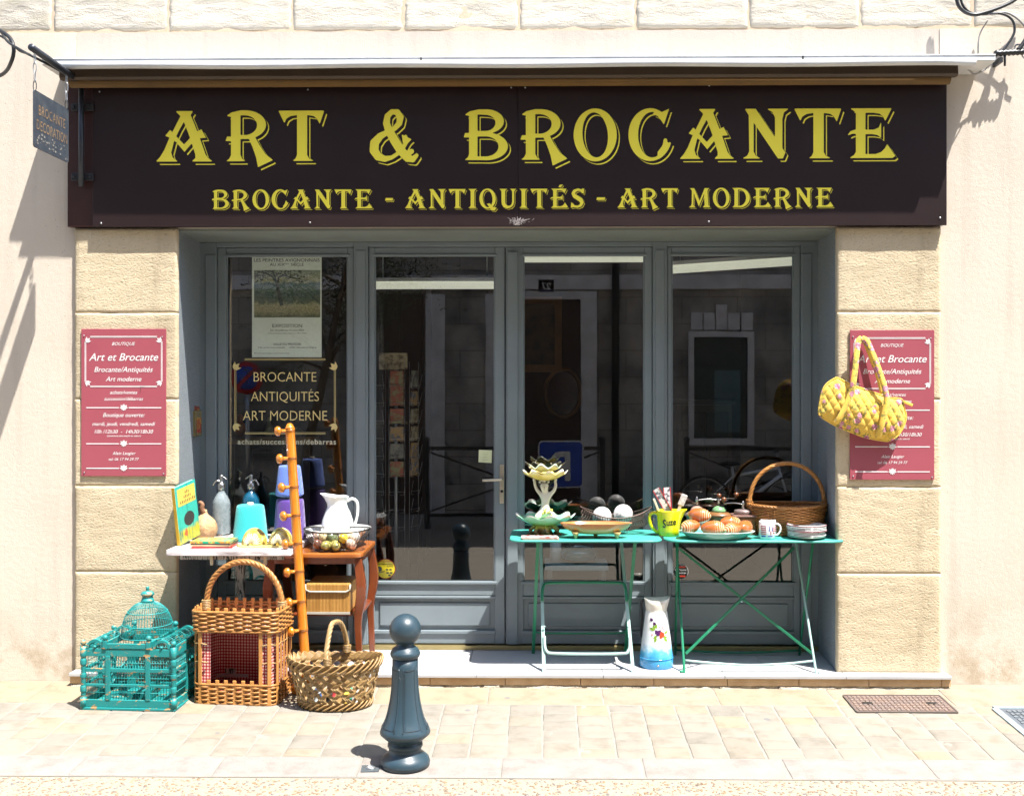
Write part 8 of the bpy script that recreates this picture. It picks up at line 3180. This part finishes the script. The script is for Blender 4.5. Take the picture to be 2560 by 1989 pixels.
# ================================================================ QUILTED BAG ON THE RIGHT PILLAR
YBg = -.075
o = at(2150, 842, YBg)
BG = thing('quilted_bag', o, 'yellow quilted flowered shoulder bag hung over the right plaque', 'bag')
bs = mpp(YBg)
bc = lambda u, v_: ((2020 + u / 4.04 - 2150) * bs, (842 - 800 - v_ / 4.04) * bs)
OUT = [(110, 930), (112, 880), (128, 790), (150, 700), (200, 632), (280, 582), (300, 580), (335, 598), (400, 632), (450, 655), (560, 692), (720, 748), (800, 778), (900, 786), (945, 800), (968, 880), (988, 960), (980, 1020), (955, 1085), (915, 1150), (860, 1196), (800, 1216), (700, 1204), (560, 1174), (400, 1112), (280, 1062), (150, 985), (120, 955)]
poly = [bc(*q) for q in OUT]
poly = [(p_.x, p_.y) for p_ in smooth_path([(a_, c_, 0) for a_, c_ in poly], 3, True)]
xs = np.arange(min(p_[0] for p_ in poly) - .004, max(p_[0] for p_ in poly) + .006, .0032)
zs = np.arange(min(p_[1] for p_ in poly) - .004, max(p_[1] for p_ in poly) + .006, .0032)
gx_, gz_ = np.meshgrid(xs, zs)
Dg = sd_poly(poly, gx_, gz_)


def puff(x_, z_, d_):
    t_ = .038 * (1 - math.exp(-max(d_, 0) / .05))
    a1, a2 = R(28), R(-38)
    s_ = .040
    u1 = (x_ * math.cos(a1) + z_ * math.sin(a1)) / s_
    u2 = (x_ * math.cos(a2) + z_ * math.sin(a2)) / s_
    q_ = abs(math.sin(PI * u1) * math.sin(PI * u2)) ** .45
    return t_ + .0075 * (q_ - .6) * min(1, d_ / .02)


vid, V, Fq = {}, [], []


def vt(key, x_, z_, d_):
    if key not in vid:
        vid[key] = len(V)
        V.append((x_, z_, d_))
    return vid[key]


ny_, nx_ = Dg.shape
for j in range(ny_ - 1):
    for i in range(nx_ - 1):
        c4 = [(i, j), (i + 1, j), (i + 1, j + 1), (i, j + 1)]
        d4 = [Dg[q[1], q[0]] for q in c4]
        if min(d4) >= 0:
            continue
        pl = []
        for k_ in range(4):
            a_, e_ = c4[k_], c4[(k_ + 1) % 4]
            da, de = d4[k_], d4[(k_ + 1) % 4]
            if da < 0:
                pl.append(vt(a_, xs[a_[0]], zs[a_[1]], -da))
            if (da < 0) != (de < 0):
                t_ = da / (da - de)
                pl.append(vt(tuple(sorted((a_, e_))), xs[a_[0]] + (xs[e_[0]] - xs[a_[0]]) * t_, zs[a_[1]] + (zs[e_[1]] - zs[a_[1]]) * t_, 0.0))
        if len(pl) > 2:
            Fq.append(pl)
mb = MB()
mb.add([(x_, -puff(x_, z_, d_), z_) for x_, z_, d_ in V], Fq, True)
mb.add([(x_, .030 * (1 - math.exp(-d_ / .03)), z_) for x_, z_, d_ in V], [q[::-1] for q in Fq], True)
m, nt, b = newmat('yellow_flowered_cotton')
vec = coords(nt)
vo = nt.nodes.new('ShaderNodeTexVoronoi')
vo.inputs['Scale'].default_value = 21
vo.inputs['Randomness'].default_value = .8
nt.links.new(vec, vo.inputs['Vector'])
sc2 = nt.nodes.new('ShaderNodeSeparateColor')
nt.links.new(vo.outputs['Color'], sc2.inputs[0])
dd = mathn(nt, 'ADD', vo.outputs['Distance'], mathn(nt, 'MULTIPLY', mathn(nt, 'SUBTRACT', nz(nt, vec, 160, 2), .5), .30))
isf = mathn(nt, 'MULTIPLY', mathn(nt, 'LESS_THAN', dd, .34), mathn(nt, 'GREATER_THAN', sc2.outputs[0], .38))
isl = mathn(nt, 'MULTIPLY', mathn(nt, 'LESS_THAN', dd, .58), mathn(nt, 'GREATER_THAN', nz(nt, vec, 75, 2), .50))
isl = mathn(nt, 'MULTIPLY', isl, mathn(nt, 'GREATER_THAN', sc2.outputs[0], .30))
colr = mix(nt, mix(nt, (0.72, 0.44, 0.035), (0.74, 0.50, 0.10), nz(nt, vec, 9)), (0.13, 0.16, 0.04), mathn(nt, 'MULTIPLY', isl, .75))
colr = mix(nt, colr, ramp(nt, nz(nt, vec, 120, 2), [(.4, (0.42, 0.10, 0.17)), (.6, (0.62, 0.33, 0.38))]), isf)
nt.links.new(colr, b.inputs['Base Color'])
b.inputs['Roughness'].default_value = .85
b.inputs['Sheen Weight'].default_value = .2
bump(nt, b, nz(nt, vec, 90, 4), .25, .003)
BAGM = m
mb.build('body', BAGM, BG)
pipe = MB().tube([(a_, -.001, c_) for a_, c_ in resample_xy(poly, 120)], .0045, 6, True)
pipe.build('piping', BAGM, BG)


def strap(pts, name='strap'):
    P = smooth_path([(bc(u, v_)[0], y_, bc(u, v_)[1]) for u, v_, y_ in pts], 6)
    mb_ = MB()
    v, f = [], []
    for i, p_ in enumerate(P):
        t_ = (P[min(i + 1, len(P) - 1)] - P[max(i - 1, 0)]).normalized()
        s_ = t_.cross(Vector((0, -1, 0)))
        if s_.length < .2:
            s_ = Vector((1, 0, 0))
        s_.normalize()
        n2 = s_.cross(t_)
        w2 = .0155
        for sx_, sy_ in ((-1, -.8), (-.6, -1.2), (.6, -1.2), (1, -.8), (1, .8), (-1, .8)):
            v.append(p_ + s_ * (sx_ * w2) + n2 * (sy_ * .0028))
    for i in range(len(P) - 1):
        for k_ in range(6):
            k2 = (k_ + 1) % 6
            f.append((i * 6 + k_, i * 6 + k2, (i + 1) * 6 + k2, (i + 1) * 6 + k_))
    f += [tuple(range(5, -1, -1)), tuple((len(P) - 1) * 6 + k_ for k_ in range(6))]
    mb_.add(v, f, True)
    return mb_.build(name, BAGM, BG, fix=True)


strap([(540, 180, -.005), (505, 215, -.012), (480, 330, -.025), (455, 500, -.04), (432, 640, -.048), (415, 720, -.046), (360, 860, -.047), (300, 980, -.045), (270, 1040, -.036)])
strap([(545, 182, .004), (592, 215, -.006), (640, 340, -.02), (700, 520, -.035), (745, 680, -.045), (765, 800, -.046), (745, 920, -.047), (715, 1060, -.046), (690, 1180, -.028)])
strap([(548, 178, .022), (600, 240, .018), (660, 400, .012), (720, 580, .006), (755, 740, .0)], 'back_strap')
MB().bar((bc(945, 815)[0], -.006, bc(945, 815)[1]), (bc(1045, 858)[0], -.012, bc(1045, 858)[1]), .016, .008, (0, 1, 0)).build('zip_tab', BAGM, BG, bevel=.003)
MB().tube([(bc(535, 170)[0] - .001, .045, bc(535, 176)[1] - .006), (bc(535, 170)[0], -.012, bc(535, 176)[1] - .004)], .003, 6).build('hanging_nail', MT['steel'], BG)
